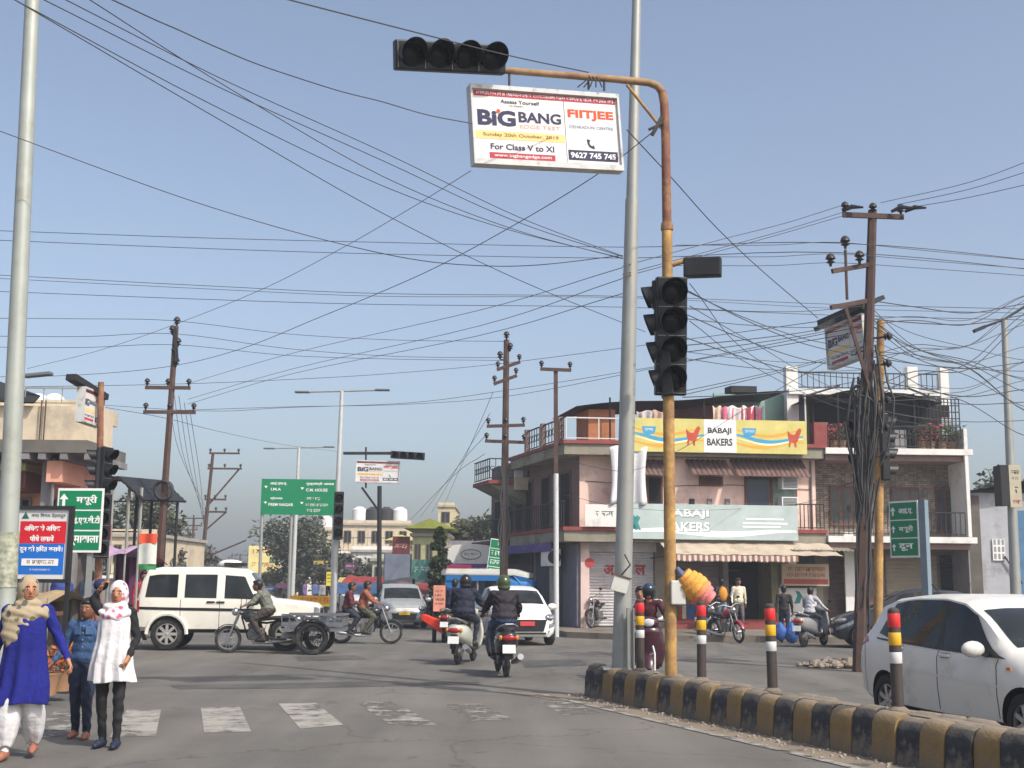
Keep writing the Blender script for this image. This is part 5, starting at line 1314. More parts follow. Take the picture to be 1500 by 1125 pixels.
def spot_mat(name, base, spot, spot2, scale, th=.28):
    m = bpy.data.materials.new(name); m.use_nodes = True; n = m.node_tree.nodes; l = m.node_tree.links; b = n['Principled BSDF']; b.inputs['Roughness'].default_value = .9
    tc = n.new('ShaderNodeTexCoord'); vo = n.new('ShaderNodeTexVoronoi'); vo.inputs['Scale'].default_value = scale
    nz = n.new('ShaderNodeTexNoise'); nz.inputs['Scale'].default_value = scale * 4; nz.inputs['Detail'].default_value = 4
    ad = n.new('ShaderNodeMath'); ad.operation = 'MULTIPLY_ADD'; ad.inputs[1].default_value = .35
    l.new(tc.outputs['Object'], vo.inputs['Vector']); l.new(tc.outputs['Object'], nz.inputs['Vector']); l.new(nz.outputs['Fac'], ad.inputs[0]); l.new(vo.outputs['Distance'], ad.inputs[2])
    r = n.new('ShaderNodeMapRange'); r.inputs[1].default_value = th + .175; r.inputs[2].default_value = th + .235; r.inputs[3].default_value = 1; r.inputs[4].default_value = 0; l.new(ad.outputs[0], r.inputs[0])
    m1 = n.new('ShaderNodeMix'); m1.data_type = 'RGBA'; l.new(nz.outputs['Fac'], m1.inputs[0]); m1.inputs[6].default_value = (*spot, 1); m1.inputs[7].default_value = (*spot2, 1)
    m2 = n.new('ShaderNodeMix'); m2.data_type = 'RGBA'; l.new(r.outputs[0], m2.inputs[0]); m2.inputs[6].default_value = (*base, 1); l.new(m1.outputs[2], m2.inputs[7])
    l.new(m2.outputs[2], b.inputs['Base Color']); return m
def head_scarf(root, j, s, Rh, mat, drape):
    V3 = lambda p: Vector(p) * s; h = j['head']; nk = j['neck']
    pr = [('ell', h + Rh @ V3((-.030, 0, .008)), (.118 * s, .104 * s, .142 * s), 'c', Rh), ('ell', h + Rh @ V3((-.010, 0, -.105)), (.085 * s, .085 * s, .06 * s), 'c', Rh),
          ('ell', nk + V3((.015, 0, .0)), (.115 * s, .135 * s, .065 * s), 'c', None), ('ell', h + Rh @ V3((-.07, 0, -.06)), (.085 * s, .10 * s, .12 * s), 'c', Rh)]
    for c_, r_ in drape: pr.append(('ell', V3(c_), tuple(q * s for q in r_), 'c', None))
    me = blob_mesh(pr, .010 * s, {'c': mat}, smooth_it=3, name='head_scarf')
    # soft wrapped folds
    co = np.zeros(len(me.vertices) * 3, np.float32); me.vertices.foreach_get('co', co); co = co.reshape(-1, 3)
    nr = np.zeros(len(me.vertices) * 3, np.float32); me.vertices.foreach_get('normal', nr); nr = nr.reshape(-1, 3)
    f = np.sin(co[:, 2] * 75 / s + co[:, 1] * 30 / s + 2 * np.sin(co[:, 0] * 20)) * .0035 * s + np.sin(co[:, 2] * 32 / s - co[:, 1] * 38 / s) * .004 * s
    low = np.clip((h.z - .03 * s - co[:, 2]) / (.1 * s), 0.15, 1)
    co += nr * (f * low)[:, None]; me.vertices.foreach_set('co', co.ravel()); me.update()
    return add_mesh('head_scarf', me, root)

# ---- three walkers in the left foreground
BLUEK = P('royal_blue_cotton', (28, 36, 140), .62, rough=.9, var=.2, scale=5, bump=.7, bscale=15); WCOT = M('white_cotton_cloth', (.60, .59, .60), rough=.9, var=.06, scale=6, bump=.8, bscale=13)
DENIM = P('denim_shirt', (58, 88, 130), .7, rough=.85, var=.6, scale=11, bump=.6, bscale=26); JEANS = P('dark_jeans', (44, 54, 78), .6, rough=.85, var=.5, scale=9, bump=.6, bscale=22)
LEGG = M('black_leggings', (.014, .014, .016), rough=.8, var=.2); NAVYS = P('navy_shoe', (34, 40, 64), .8, rough=.6, var=.2)
SC1 = spot_mat('beige_print_scarf', (.33, .265, .175), (.04, .075, .065), (.14, .12, .075), 11, .30)
SC2 = spot_mat('white_pink_scarf', (.60, .57, .58), (.50, .07, .16), (.60, .22, .30), 15, .30)
SAND_ = P('bare_skin_foot', (150, 98, 78), .9, var=.1)
# woman in blue
pw = g(26, 1112); J = dict(STAND)
J.update(chest=(.02, 0, 1.24), head=(.03, 0, 1.585), elL=(.0, .30, 1.14), haL=(.10, .42, .93), elR=(-.12, -.26, 1.14), haR=(-.02, -.30, .92), knL=(.02, .10, .50), anL=(-.16, .10, .13), knR=(.07, -.09, .51), anR=(.10, -.10, .095))
wo_, j, s, Rh = make_person('woman in royal blue tunic, white trousers and beige printed headscarf', (pw.x, pw.y, 0), math.radians(-82), 1.60, J, BLUEK, WCOT, SAND_, girth=1.12, voxel=.011, yaw=.45, scarf=True, leg_r=1.0)
head_scarf(wo_, j, s, Rh, SC1, [((.045, -.01, 1.36), (.115, .19, .09)), ((.06, -.03, 1.26), (.105, .18, .14)), ((-.05, 0, 1.36), (.11, .195, .10)), ((.0, -.16, 1.31), (.11, .075, .14)), ((.0, .16, 1.36), (.09, .07, .08)), ((.065, -.07, 1.17), (.10, .15, .16))])
skirt(wo_, 'tunic', BLUEK, [(1.38, .01, 0, .105, .165), (1.28, .02, 0, .142, .188), (1.14, .02, 0, .150, .190), (1.00, .01, 0, .155, .196), (.86, .01, 0, .172, .212), (.70, .02, .01, .188, .228), (.52, .03, -.01, .205, .25)], s, folds=10, amp=.024, twist=.28)
for sg in (1, -1):
    a = j['knL' if sg > 0 else 'knR'] / s; b = j['anL' if sg > 0 else 'anR'] / s; hp_ = j['hipL' if sg > 0 else 'hipR'] / s
    skirt(wo_, 'trouser_leg', WCOT, [(.66, hp_.x * .3 + a.x * .7, a.y, .095, .095), (.56, a.x, a.y, .115, .105), (.40, a.x * .6 + b.x * .4, a.y, .125, .115), (.24, a.x * .25 + b.x * .75, b.y, .10, .095), (.13, b.x, b.y, .062, .06)], s, folds=7, amp=.010)
# boy
pb_ = g(117, 1082); J = dict(STAND); J.update(elR=(.0, -.25, 1.13), haR=(.12, -.36, .93), elL=(-.05, .23, 1.12), haL=(-.02, .22, .87), knL=(.10, .09, .50), anL=(.04, .09, .095), knR=(.02, -.08, .50), anR=(-.06, -.085, .10))
boy_, bj, bs, bR = make_person('boy in blue denim shirt and dark jeans holding the hand of the woman', (pb_.x, pb_.y, 0), math.radians(-90), 1.38, J, DENIM, JEANS, SAND_, skin=SKIND, girth=1.14, voxel=.011, yaw=-.05, hs=1.13, leg_r=1.22)
bc_ = Vector(bj['chest']); m_ = MB()
for sg in (1, -1):
    MB().tube([bj['neck'] + Vector((.045, sg * .055, .0)) * bs, bj['neck'] + Vector((.095, sg * .06, -.055)) * bs, bj['neck'] + Vector((.118, sg * .02, -.085)) * bs], [.014, .016, .006], 6).build('collar', DENIM, boy_, smooth=True)
    q = bc_ + Vector((.118, sg * .075, .09)) * bs; MB().box(q, (.012, .075, .085), rot=Matrix.Rotation(sg * .35, 3, 'Z')).build('chest_pocket', P('faded_denim', (74, 106, 148), .75, var=.4, scale=12), boy_, bevel=.004)
for k in range(5): q = bc_ + Vector((.128 - .004 * abs(k - 2), 0, .14 - .085 * k)) * bs; MB().ell(q, (.006, .008, .008), n=8, m=5).build('button', STEEL, boy_)
# girl
pg_ = g(158, 1096); J = dict(STAND)
J.update(shR=(-.01, -.165, 1.40), shL=(-.01, .165, 1.39), elR=(-.02, -.26, 1.52), haR=(-.02, -.20, 1.62), elL=(-.04, .235, 1.13), haL=(.10, .20, .94), knL=(.05, .10, .50), anL=(.02, .09, .095), knR=(.03, -.09, .50), anR=(-.06, -.085, .095), head=(.02, .02, 1.585))
gi, j, s, Rh = make_person('girl in white tunic, black leggings and white headscarf with pink flowers', (pg_.x, pg_.y, 0), math.radians(-92), 1.56, J, M('black_jersey', (.012, .012, .014), rough=.85, var=.2), LEGG, NAVYS, girth=.96, voxel=.011, yaw=.12, scarf=True)
head_scarf(gi, j, s, Rh, SC2, [((.055, 0, 1.36), (.095, .15, .085)), ((-.05, 0, 1.40), (.09, .15, .08)), ((.03, .11, 1.39), (.075, .075, .05)), ((.03, -.10, 1.39), (.075, .075, .05))])
skirt(gi, 'tunic', WCOT, [(1.43, .0, 0, .085, .150), (1.34, .01, 0, .122, .172), (1.24, .012, 0, .132, .172), (1.12, .015, 0, .138, .168), (.98, .02, 0, .162, .190), (.84, .02, -.005, .172, .205), (.68, .02, .012, .185, .222)], s, folds=10, amp=.026, twist=.30)
bgo = MB(); bgo.ell(Vector((-.06, -.20, 1.68)) * s, (.05, .075, .06)); 
bb_ = thing('handbag', 'small navy bag held up beside the white headscarf', 'bag', (pg_.x, pg_.y, 0), math.radians(-92))
bgo.build('pouch', P('navy_nylon', (40, 48, 84), .8, var=.25, scale=9), bb_, smooth=True)
m_ = MB(); m_.tube([Vector((-.06, -.24, 1.70)) * s, Vector((-.09, -.22, 1.50)) * s, Vector((-.13, -.16, 1.30)) * s], .012, 6); m_.build('strap', P('navy_nylon', (40, 48, 84)), bb_, smooth=True)

# ---- riders and their machines
def rot2(loc, hd_, x, y=0.0): return (loc[0] + math.cos(hd_) * x - math.sin(hd_) * y, loc[1] + math.sin(hd_) * x + math.cos(hd_) * y, 0)
NAVYJ = P('navy_jacket', (34, 38, 58), .7, rough=.8, var=.3, scale=6, bump=.7, bscale=14); BLKJ = M('black_jacket', (.016, .012, .018), rough=.75, var=.3, scale=6, bump=.7, bscale=14)
HGREEN = P('olive_helmet', (70, 82, 56), .8, rough=.3, var=.25, scale=9); HBLK = M('black_helmet', (.014, .014, .018), rough=.25, var=.15)
BSH = M('black_shoe', (.015, .014, .014), rough=.5)
TROU = P('dark_trousers', (42, 46, 62), .8, var=.2, scale=7)
p1 = g(735, 992); hd1 = math.radians(97)
make_scooter('black scooter seen from behind with white number plate', (p1.x, p1.y + .62, 0), hd1, M('black_scooter_paint', (.02, .022, .022), rough=.25, coat=.4, var=.1))
make_person('rider in dark jacket and olive green helmet seen from behind', rot2((p1.x, p1.y + .62), hd1, -.28), hd1, 1.74, ride_pose(), BLKJ, P('blue_jeans', (58, 74, 108), .8, var=.25, scale=8), BSH, helmet=HGREEN, girth=1.42, voxel=.016, face=False)
p2 = g(684, 974); hd2_ = math.radians(78)
make_scooter('pale grey scooter seen from behind beside the black scooter', (p2.x - .05, p2.y + .60, 0), hd2_, M('pale_grey_scooter_paint', (.46, .46, .40), rough=.3, coat=.3, var=.06))
make_person('rider in navy jacket and black helmet on the pale grey scooter', rot2((p2.x - .05, p2.y + .60), hd2_, -.22), hd2_, 1.76, ride_pose(), NAVYJ, TROU, BSH, helmet=HBLK, girth=1.45, voxel=.016, face=False)
p3 = g(668, 942); hd3 = math.radians(75)
make_scooter('dark green scooter ahead of the navy jacketed rider', (p3.x - .05, p3.y + .62, 0), hd3, P('dark_green_paint', (40, 56, 50), .8, rough=.3, coat=.3, var=.1))
make_person('rider in dark blue sweater behind the pink pillar', rot2((p3.x - .05, p3.y + .62), hd3, -.22), hd3, 1.72, ride_pose(), P('dark_blue_wool', (36, 44, 84), .8, var=.2), TROU, BSH, voxel=.017, face=False, girth=1.35)
# red board leaning out from that scooter
a = g(617, 905, .75); a = at(617, 902, p3.y + .3); b = at(654, 922, p3.y + .2)
m_ = MB(); m_.tube([a, a.lerp(b, .12), a.lerp(b, .75), b], [.07, .13, .20, .19], 4); tag(m_.build('red_board', P('signal_red_plastic', (226, 62, 40), .9, rough=.45, var=.08), bevel=.03), 'bright red plastic panel slanting beside the dark green scooter', 'panel')
# motorcycle with two riders crossing to the right
p4 = g(536, 943); hd4 = math.radians(3)
make_motorcycle('motorcycle', 'dark motorcycle crossing to the right with two riders', (p4.x, p4.y, 0), hd4, M('dark_tank_paint', (.03, .035, .035), rough=.25, coat=.4))
Jm = ride_pose(False, .50, 1.08)
make_person('rider in rust brown jacket on the two person motorcycle', rot2((p4.x, p4.y), hd4, -.12), hd4, 1.64, Jm, P('rust_jacket', (150, 88, 62), .8, var=.25, scale=7), P('olive_trousers', (88, 84, 70), .8, var=.2), BSH, skin=SKIND, voxel=.017, sleeve='long', girth=1.28, leg_r=1.15)
Jp = ride_pose(False, .42, 1.12); Jp.update(haL=(.30, .20, 1.10), haR=(.30, -.20, 1.10), elL=(.14, .26, 1.10), elR=(.14, -.26, 1.10))
make_person('pillion in dark maroon top behind the rust jacket rider', rot2((p4.x, p4.y), hd4, -.52), hd4, 1.60, Jp, P('maroon_wool', (96, 36, 46), .8, var=.2), TROU, BSH, skin=SKIND, voxel=.017, girth=1.22, leg_r=1.15)
# cargo tricycle going left
p5 = g(392, 957); hd5 = math.radians(180)
ct = make_motorcycle('cargo_tricycle', 'motor tricycle with low cargo cart and large spoked rear wheel', (p5.x - .25, p5.y, 0), hd5, M('dark_tank_paint', (.03, .035, .035)), cat='tricycle', rear=False)
CARTM = P('grey_painted_cart', (112, 116, 122), .8, rough=.6, var=.3, scale=5, dirt=(.12, .08, .06), dirt_amt=.35)
for sd in (1, -1): moto_wheel(ct, (-1.30, sd * .52, .36), .36, .055, True, n=18, rimmat=BLACKM)
MB().b2((-1.95, -.46, .50), (-.62, .46, .56)).build('cart_floor', CARTM, ct)
for sd in (1, -1):
    m_ = MB(); rail(m_, (-1.95, sd * .46, .56), (-.62, sd * .46, .56), .30, pitch=.16, r=.012); m_.b2((-1.95, sd * .46 - .012, .60), (-.62, sd * .46 + .012, .70)); m_.build('cart_side', CARTM, ct)
    m_ = MB(); rg = []
    for k in range(9):
        a_ = math.radians(15 + k * 18.7); rg.append([(-1.30 + math.cos(a_) * r_, sd * .52 + y_, .36 + math.sin(a_) * r_) for y_, r_ in ((-.09, .40), (-.09, .42), (.09, .42), (.09, .40))])
    m_.loft(rg).build('mudguard', BLACKM, ct)
m_ = MB(); rail(m_, (-1.95, -.46, .56), (-1.95, .46, .56), .30, pitch=.18); m_.build('cart_tailboard', CARTM, ct)
MB().cyl((-1.30, -.52, .36), (-1.30, .52, .36), .035, n=8).build('axle', BLACKM, ct)
m_ = MB(); m_.cyl((-.95, -.30, .33), (-.50, -.30, .33), .13, n=14); m_.build('fuel_drum', M('dusty_drum', (.36, .34, .28), var=.2), ct, smooth=True)
m_ = MB()
for k in range(26): m_.box((rnd.uniform(-1.8, -.75), rnd.uniform(-.38, .38), rnd.uniform(.60, .80)), (rnd.uniform(.1, .5), .05, .04), rot=Matrix.Rotation(rnd.uniform(-.5, .5), 3, 'Z') @ Matrix.Rotation(rnd.uniform(-.3, .3), 3, 'Y'))
o = m_.build('scrap_metal', M('scrap', (.13, .14, .17), rough=.5, metal=.4, var=.6, scale=6)); o.parent = None; o.location = ct.location; o.rotation_euler = ct.rotation_euler
o['kind'] = 'stuff'; tag(o, 'tangle of metal pieces loaded on the tricycle cart', 'scrap metal')
Jt = ride_pose(False, .52, 1.05); Jt.update(chest=(.12, 0, 1.18), neck=(.22, 0, 1.35), head=(.29, 0, 1.47), shL=(.19, .18, 1.30), shR=(.19, -.18, 1.30), elL=(.34, .26, 1.10), elR=(.34, -.26, 1.10))
make_person('man in grey jacket leaning forward to drive the cargo tricycle', rot2((p5.x - .25, p5.y), hd5, -.25), hd5, 1.70, Jt, P('grey_green_jacket', (112, 114, 104), .8, var=.25, scale=6), P('brown_trousers', (66, 56, 52), .8, var=.2), BSH, skin=SKIND, voxel=.016, girth=1.25, leg_r=1.2)
# two women on a maroon scooter behind the median
p6 = Vector((2.24, 20.6, 0)); hd6 = math.radians(-97)
MARO = P('maroon_paint', (70, 34, 46), .7, rough=.25, coat=.5, var=.1)
make_scooter('maroon scooter facing the camera behind the yellow signal pole', (p6.x + .05, p6.y, 0), hd6, MARO)
MARK = P('maroon_print_cloth', (84, 36, 46), .7, rough=.9, var=.5, scale=14)
make_person('woman rider in maroon print with dark blue helmet behind the yellow pole', rot2((p6.x + .05, p6.y), hd6, -.22), hd6, 1.62, ride_pose(), MARK, P('plum_cloth', (70, 40, 58), .8, var=.2), BSH, helmet=P('blue_black_helmet', (52, 64, 88), .8, rough=.2, var=.1), voxel=.016)
Jq = ride_pose(True); Jq.update(haL=(.25, .16, 1.05), haR=(.30, -.22, 1.18), elL=(.10, .26, 1.08), elR=(.14, -.30, 1.12), head=(.12, -.16, 1.50), neck=(.08, -.10, 1.38), chest=(.05, -.05, 1.20))
q6 = rot2((p6.x + .05, p6.y), hd6, -.58)
make_person('woman pillion in white sleeves and maroon scarf behind the helmeted rider', q6, hd6, 1.62, Jq, M('white_sleeve', (.5, .5, .52), var=.1), P('plum_cloth', (70, 40, 58)), BSH, hairlong=True, voxel=.016)
# rider on scooter at the right by the painted wall
p7 = g(1192, 947); hd7 = math.radians(52)
make_scooter('grey scooter in front of the white painted wall', (p7.x, p7.y, 0), hd7, M('mid_grey_scooter', (.22, .22, .23), rough=.3, coat=.3))
make_person('rider in pale grey shirt on scooter by the painted wall', rot2((p7.x, p7.y), hd7, -.22), hd7, 1.58, ride_pose(), P('pale_grey_shirt', (176, 176, 184), .9, var=.1), TROU, BSH, skin=SKIND, voxel=.018)
# parked bikes in front of the bakery
for (px, py, hdg, lab, col) in ((1045, 938, -80, 'black motorcycle parked by the bakery steps, left of the red one', (.02, .02, .024)), (1072, 942, -70, 'red motorcycle parked by the bakery steps', (.28, .03, .04))):
    p_ = g(px, py); make_motorcycle('motorcycle', lab, (p_.x, p_.y + .6, 0), math.radians(hdg), M('tank_' + lab[:3], col, rough=.25, coat=.4), lean=.12, group='motorcycles parked at the bakery')
p_ = g(885, 928); make_motorcycle('motorcycle', 'dark maroon motorcycle parked at the pale shutter left of the silver pole', (p_.x - .1, p_.y + .5, .16), math.radians(-120), P('maroon_paint', (92, 40, 52)), lean=.1)
p_ = g(846, 921); make_scooter('white scooter parked by the grey side wall of the bakery', (p_.x, p_.y + 1.0, .16), math.radians(200), WCAR, lean=.08)
# people on the pavement
def walker(px, py, hdg, H, lab, top, bottom, z=0.0, **kw):
    p_ = g(px, py, z); Jw = dict(STAND); k = rnd.uniform(.06, .16); Jw.update(knL=(k, .09, .51), anL=(k * .8, .09, .095), knR=(-.02, -.09, .50), anR=(-k * 1.2, -.09, .12), haL=(-.05, .24, .88), haR=(.12, -.24, .90))
    return make_person(lab, (p_.x, p_.y, z), math.radians(hdg), H, Jw, top, bottom, BSH, skin=SKIND, voxel=.02, **kw)
ORJ = P('orange_jacket', (222, 150, 50), .85, var=.12)
w1_ = walker(1058, 923, 95, 1.60, 'man with mustard orange backpack standing at the bakery steps', P('dark_shirt', (60, 54, 58), .8), P('pale_blue_jeans', (120, 136, 158), .8, var=.2), z=.16, face=False)
m_ = MB(); m_.ell((-.17, 0, 1.13), (.09, .15, .23), n=14, m=10); bo = m_.build('backpack', ORJ, smooth=True); bo.location = w1_[0].location; bo.rotation_euler = w1_[0].rotation_euler; tag(bo, 'mustard orange backpack on the man at the bakery steps', 'backpack')
walker(1083, 925, -85, 1.62, 'man in cream vest and grey trousers by the bakery doorway', P('cream_vest', (224, 214, 190), .85, var=.1), P('grey_trousers', (96, 92, 96), .8, var=.2), z=.16)
wb = walker(1150, 942, 80, 1.58, 'person in dark clothes carrying blue bags past the doorway', P('dark_shawl', (44, 40, 44), .8, var=.3), P('dark_trousers', (42, 46, 62)), face=False)
BLUB = P('blue_polythene', (58, 104, 176), .8, rough=.6, var=.4, scale=9, bump=.9, bscale=11)
for i, (px, py, r_) in enumerate(((1143, 925, .26), (1160, 930, .30))):
    q = at(px, py, wb[0].location.y - .15); m_ = MB(); m_.ell((0, 0, 0), (r_ * .7, r_ * .6, r_), n=14, m=10)
    for k, v in enumerate(m_.v): 
        f = 1 + .10 * math.sin(k * 1.7); m_.v[k] = (v[0] * f * (1.0 - .45 * max(0, v[2] / r_)), v[1] * f, v[2] * 1.0)
    o = m_.build('carrier_bag', BLUB, smooth=True); o.location = (q.x, q.y, max(q.z, r_)); tag(o, ['smaller blue plastic bag carried past the dark doorway', 'larger blue plastic bag hanging beside the smaller one'][i], 'bag', 'blue carrier bags')
# people in the far street and market
far_cols = [(150, 60, 60), (70, 90, 140), (180, 170, 150), (60, 60, 66), (160, 110, 60), (90, 120, 96), (120, 70, 110)]
for i, (px, py, Yd, nm_) in enumerate(((446, 868, 62, 'violet'), (462, 869, 64, 'slate blue'), (474, 868, 60, 'grey'), (505, 871, 58, 'brown'), (88, 905, 26, 'blue'), (208, 885, 30, 'crimson'), (128, 900, 27.5, 'blue grey'))):
    q = at(px, py, Yd); cc = [(120, 96, 150), (84, 104, 150), (150, 150, 150), (140, 100, 70), (50, 70, 140), (170, 50, 70), (96, 110, 140)][i]
    Jw = dict(STAND)
    make_person('distant pedestrian in %s clothes %s' % (nm_, 'at the end of the street' if i < 4 else 'among the left market stalls'), (q.x, q.y, 0.14 if i > 3 else 0), rnd.uniform(-2.5, 2.5), 1.64, Jw, P('far_top_%d' % i, cc, .8), TROU, BSH, skin=SKIND, voxel=.03, face=False, hairlong=i % 2 == 0)
# ============================================================ poles, signals, signs
GALV = M('galvanised_steel', (.33, .335, .315), rough=.45, metal=.35, var=.12, scale=2.5, dirt=(.34, .32, .27), dirt_amt=.3, dscale=1.5)
YPOLE = M('yellow_pole_paint', (.46, .275, .085), rough=.8, var=.28, scale=6, dirt=(.21, .12, .065), dirt_amt=.72, dscale=3.5, bump=.15)
RPOLE = M('rusty_pole_paint', (.20, .085, .055), rough=.85, var=.35, scale=5, dirt=(.36, .225, .10), dirt_amt=.42, dscale=3.0, bump=.25)
APOLE = M('faded_arm_paint', (.30, .19, .10), rough=.85, var=.3, scale=6, dirt=(.20, .085, .05), dirt_amt=.5, dscale=4.0, bump=.25)
SIGK = M('signal_black', (.008, .0085, .011), rough=.5, var=.25, scale=4, dirt=(.02, .02, .02), dirt_amt=.25)
LENS = M('dark_lens', (.006, .006, .007), rough=.25, var=.3, spec=.2)
def rel(o, pts): return [Vector(p) - Vector(o) for p in pts]
def orient(o, xdir, up=(0, 0, 1)):
    x = Vector(xdir).normalized(); z = Vector(up); z = (z - x * z.dot(x)).normalized(); y = z.cross(x)
    o.rotation_euler = Matrix((x, y, z)).transposed().to_euler()
def oct_pole(name, label, base, top, r0, r1, mat, n=8, joint=None):
    root = thing(name, label, 'pole', base)
    b = Vector(base); t = Vector(top) - b
    MB().cyl((0, 0, 0), t * (joint or 1.0), r0, r0 + (r1 - r0) * (joint or 1.0) + (.012 if joint else 0), n=n).build('shaft', mat, root, smooth=50)
    if joint: MB().cyl(t * joint, t, r0 + (r1 - r0) * joint, r1, n=n).build('upper_shaft', mat, root, smooth=50)
    MB().box((0, 0, .015), (r0 * 4, r0 * 4, .03)).build('base_plate', mat, root)
    return root
# silver lamp post on the median
def ks(px, o=.345):
    lo, hi = -1.0, 9.0
    for _ in range(40):
        m_ = (lo + hi) / 2; q = kp(m_, o, .41); d = Vector((q.x, q.y, q.z - CAMH)); pxx = CX + FPX * d.dot(_R) / d.dot(_F)
        if pxx < px: lo = m_
        else: hi = m_
    return lo
sb = kp(ks(910, .34), .34, .41); st2 = at(934, -60, sb.y)
lp = oct_pole('lamp_post', 'tall silver tapered lamp post at the end of the striped median', sb, st2, .135, .066, GALV, 10, joint=.64)
# grey cable guard beside it and tilted junction box
cg = kp(ks(924, .36), .36, .41); m_ = MB(); m_.b2((-.05, -.02, 0), (.05, .02, .85)); m_.b2((-.05, -.06, 0), (-.035, .06, .85)); m_.b2((.035, -.06, 0), (.05, .06, .85))
o = m_.build('steel_channel', GALV); o.location = cg; tag(o, 'short grey steel channel post beside foot of silver lamp post', 'post')
jb = at(908, 856, sb.y - .16); jx = thing('junction_box', 'small tilted pale junction box strapped to the silver lamp post', 'box', jb); jx.rotation_euler = (0, .28, 0)
MB().box((0, 0, 0), (.23, .09, .22)).build('case', M('pale_box', (.56, .56, .52), var=.08, dirt=(.35, .32, .28), dirt_amt=.25), jx, bevel=.01)
MB().box((0, -.0, .118), (.27, .12, .018)).build('lid', M('dark_rust', (.12, .08, .06), var=.3), jx)
m_ = MB(); m_.tube([(-.02, -.02, .12), (.06, -.08, .30), (-.05, -.02, .42)], .012, 5); m_.build('cable', WIRE, jx)
# cable ties round the post
# ---- yellow signal pole with rust red upper half and long arm
yb_ = kp(ks(983), .345, .41); Yd = yb_.y
yp = thing('signal_pole', 'yellow and rust red traffic signal pole with long arm over the road', 'signal pole', yb_)
yt = at(977, 332, Yd); MB().cyl((0, 0, 0), yt - yb_, .079, .072, n=14).build('lower_shaft', YPOLE, yp, smooth=True)
c = yt - yb_; MB().lathe([(.07, -.05), (.085, -.05), (.085, 0), (.078, .05), (.06, .05)], c=c, n=14).build('collar', RPOLE, yp, smooth=30)
pts = [at(977, 332, Yd), at(975, 200, Yd), at(973, 152, Yd), at(970, 135, Yd), at(963, 126, Yd - .01), at(950, 121, Yd - .03), at(900, 116, Yd - .18), at(750, 104, Yd - .68), at(735, 103, Yd - .72)]
MB().tube(rel(yb_, pts[:4]), [.064, .062, .061, .060], 12).build('upper_shaft', RPOLE, yp, smooth=True)
MB().tube(rel(yb_, pts[3:]), [.055, .054, .052, .050, .046, .042], 12).build('arm', APOLE, yp, smooth=True)
MB().tube(rel(yb_, [at(918, 124, Yd - .12), at(969, 188, Yd)]), .022, 8).build('brace', YPOLE, yp, smooth=True)
m_ = MB(); m_.tube(rel(yb_, [at(969, 172, Yd - .05), at(962, 186, Yd - .07), at(955, 198, Yd - .07)]), .03, 6); m_.tube(rel(yb_, [at(972, 180, Yd - .07), at(950, 190, Yd - .07)]), .02, 6); m_.build('cable_clamp', WIRE, yp)
mt = at(993, 868, Yd - .08); MB().box(mt - yb_, (.19, .13, .31)).build('meter_box', M('pale_box', (.56, .56, .52)), yp, bevel=.015)
mt = at(1024, 385, Yd); MB().tube(rel(yb_, [at(985, 388, Yd), at(1000, 383, Yd - .02), at(1056, 384, Yd - .05)]), .036, 10).build('short_arm', YPOLE, yp, smooth=True)
def visor(mb, c, ax, r, L, up, cut=.55):
    ax = Vector(ax).normalized(); up = Vector(up); up = (up - ax * up.dot(ax)).normalized(); sd = ax.cross(up); c = Vector(c); n = 20
    def ring(rr, t, slope): 
        out = []
        for k in range(n + 1):
            a = math.radians(-125 + 250 * k / n) ; u = math.cos(a)
            LL = t * (1 - cut * (1 - (u + .6) / 1.6) * slope)
            out.append(c + ax * LL + (up * math.cos(a) + sd * math.sin(a)) * rr)
        return out
    rings = [ring(r, 0, 0), ring(r * 1.0, L, 1), ring(r * .955, L, 1), ring(r * .955, 0.002, 0)]
    mb.loft(rings, caps=False, closed=False)
def signal_head(name, label, c, face, along, n=4, pitch=.385, wd=.42, r=.165, group=None, vis=.24, up=(0, 0, 1)):
    """housing with n lamps in a row along 'along', facing 'face'"""
    root = thing(name, label, 'traffic light', c, 0, group)
    f = Vector(face).normalized(); a = Vector(along); a = (a - f * a.dot(f)).normalized(); s_ = a.cross(f)
    R = Matrix((f, s_, a)).transposed(); root.rotation_euler = R.to_euler()
    up_l = R.transposed() @ Vector(up)
    L = n * pitch + .05
    MB().b2((-.16, -wd / 2, -L / 2), (0, wd / 2, L / 2)).build('housing', SIGK, root, bevel=.02)
    for k in range(n):
        z = -L / 2 + .025 + pitch * (k + .5)
        v = MB(); visor(v, (0.002, 0, z), (1, 0, 0), r, vis, up_l); o = v.build('visor', SIGK, root, smooth=True)
        q = MB(); q.lathe([(r * .9, .004), (r * .85, .016), (r * .5, .034), (.002, .04)], c=(0, 0, z), axis=(1, 0, 0), n=18, caps=False); q.build('lens', LENS, root, smooth=True)
        q = MB(); q.b2((.001, -wd / 2 + .02, z - pitch / 2 + .004), (.006, wd / 2 - .02, z - pitch / 2 + .010)); q.build('panel_seam', STEEL, root)
    return root
armL = at(573, 85, Yd - 1.2); armR = at(748, 88, Yd - .68)
ca = at(660, 84, Yd - 1.05); adir = (at(748, 90, Yd - .72) - at(573, 80, Yd - 1.28)).normalized()
hd_f = Vector((adir.y, -adir.x, -.22))
signal_head('traffic_light', 'black four lamp horizontal signal head at the tip of the long arm', ca + hd_f.normalized() * .05, hd_f, adir, 4, .365, .38, .172, up=(0, 0, 1), vis=.30)
cv = at(984, 492, Yd - .13); signal_head('traffic_light', 'black four lamp vertical signal head facing the camera on the yellow pole', cv, (.05, -1, -.12), (0, 0, 1), 4, .388, .42, .178, vis=.28)
cv = at(962, 498, Yd + .05); signal_head('traffic_light', 'black signal head facing left on the yellow pole, seen edge on', cv, (-1, .1, -.08), (0, 0, 1), 4, .385, .36, .17, vis=.15)
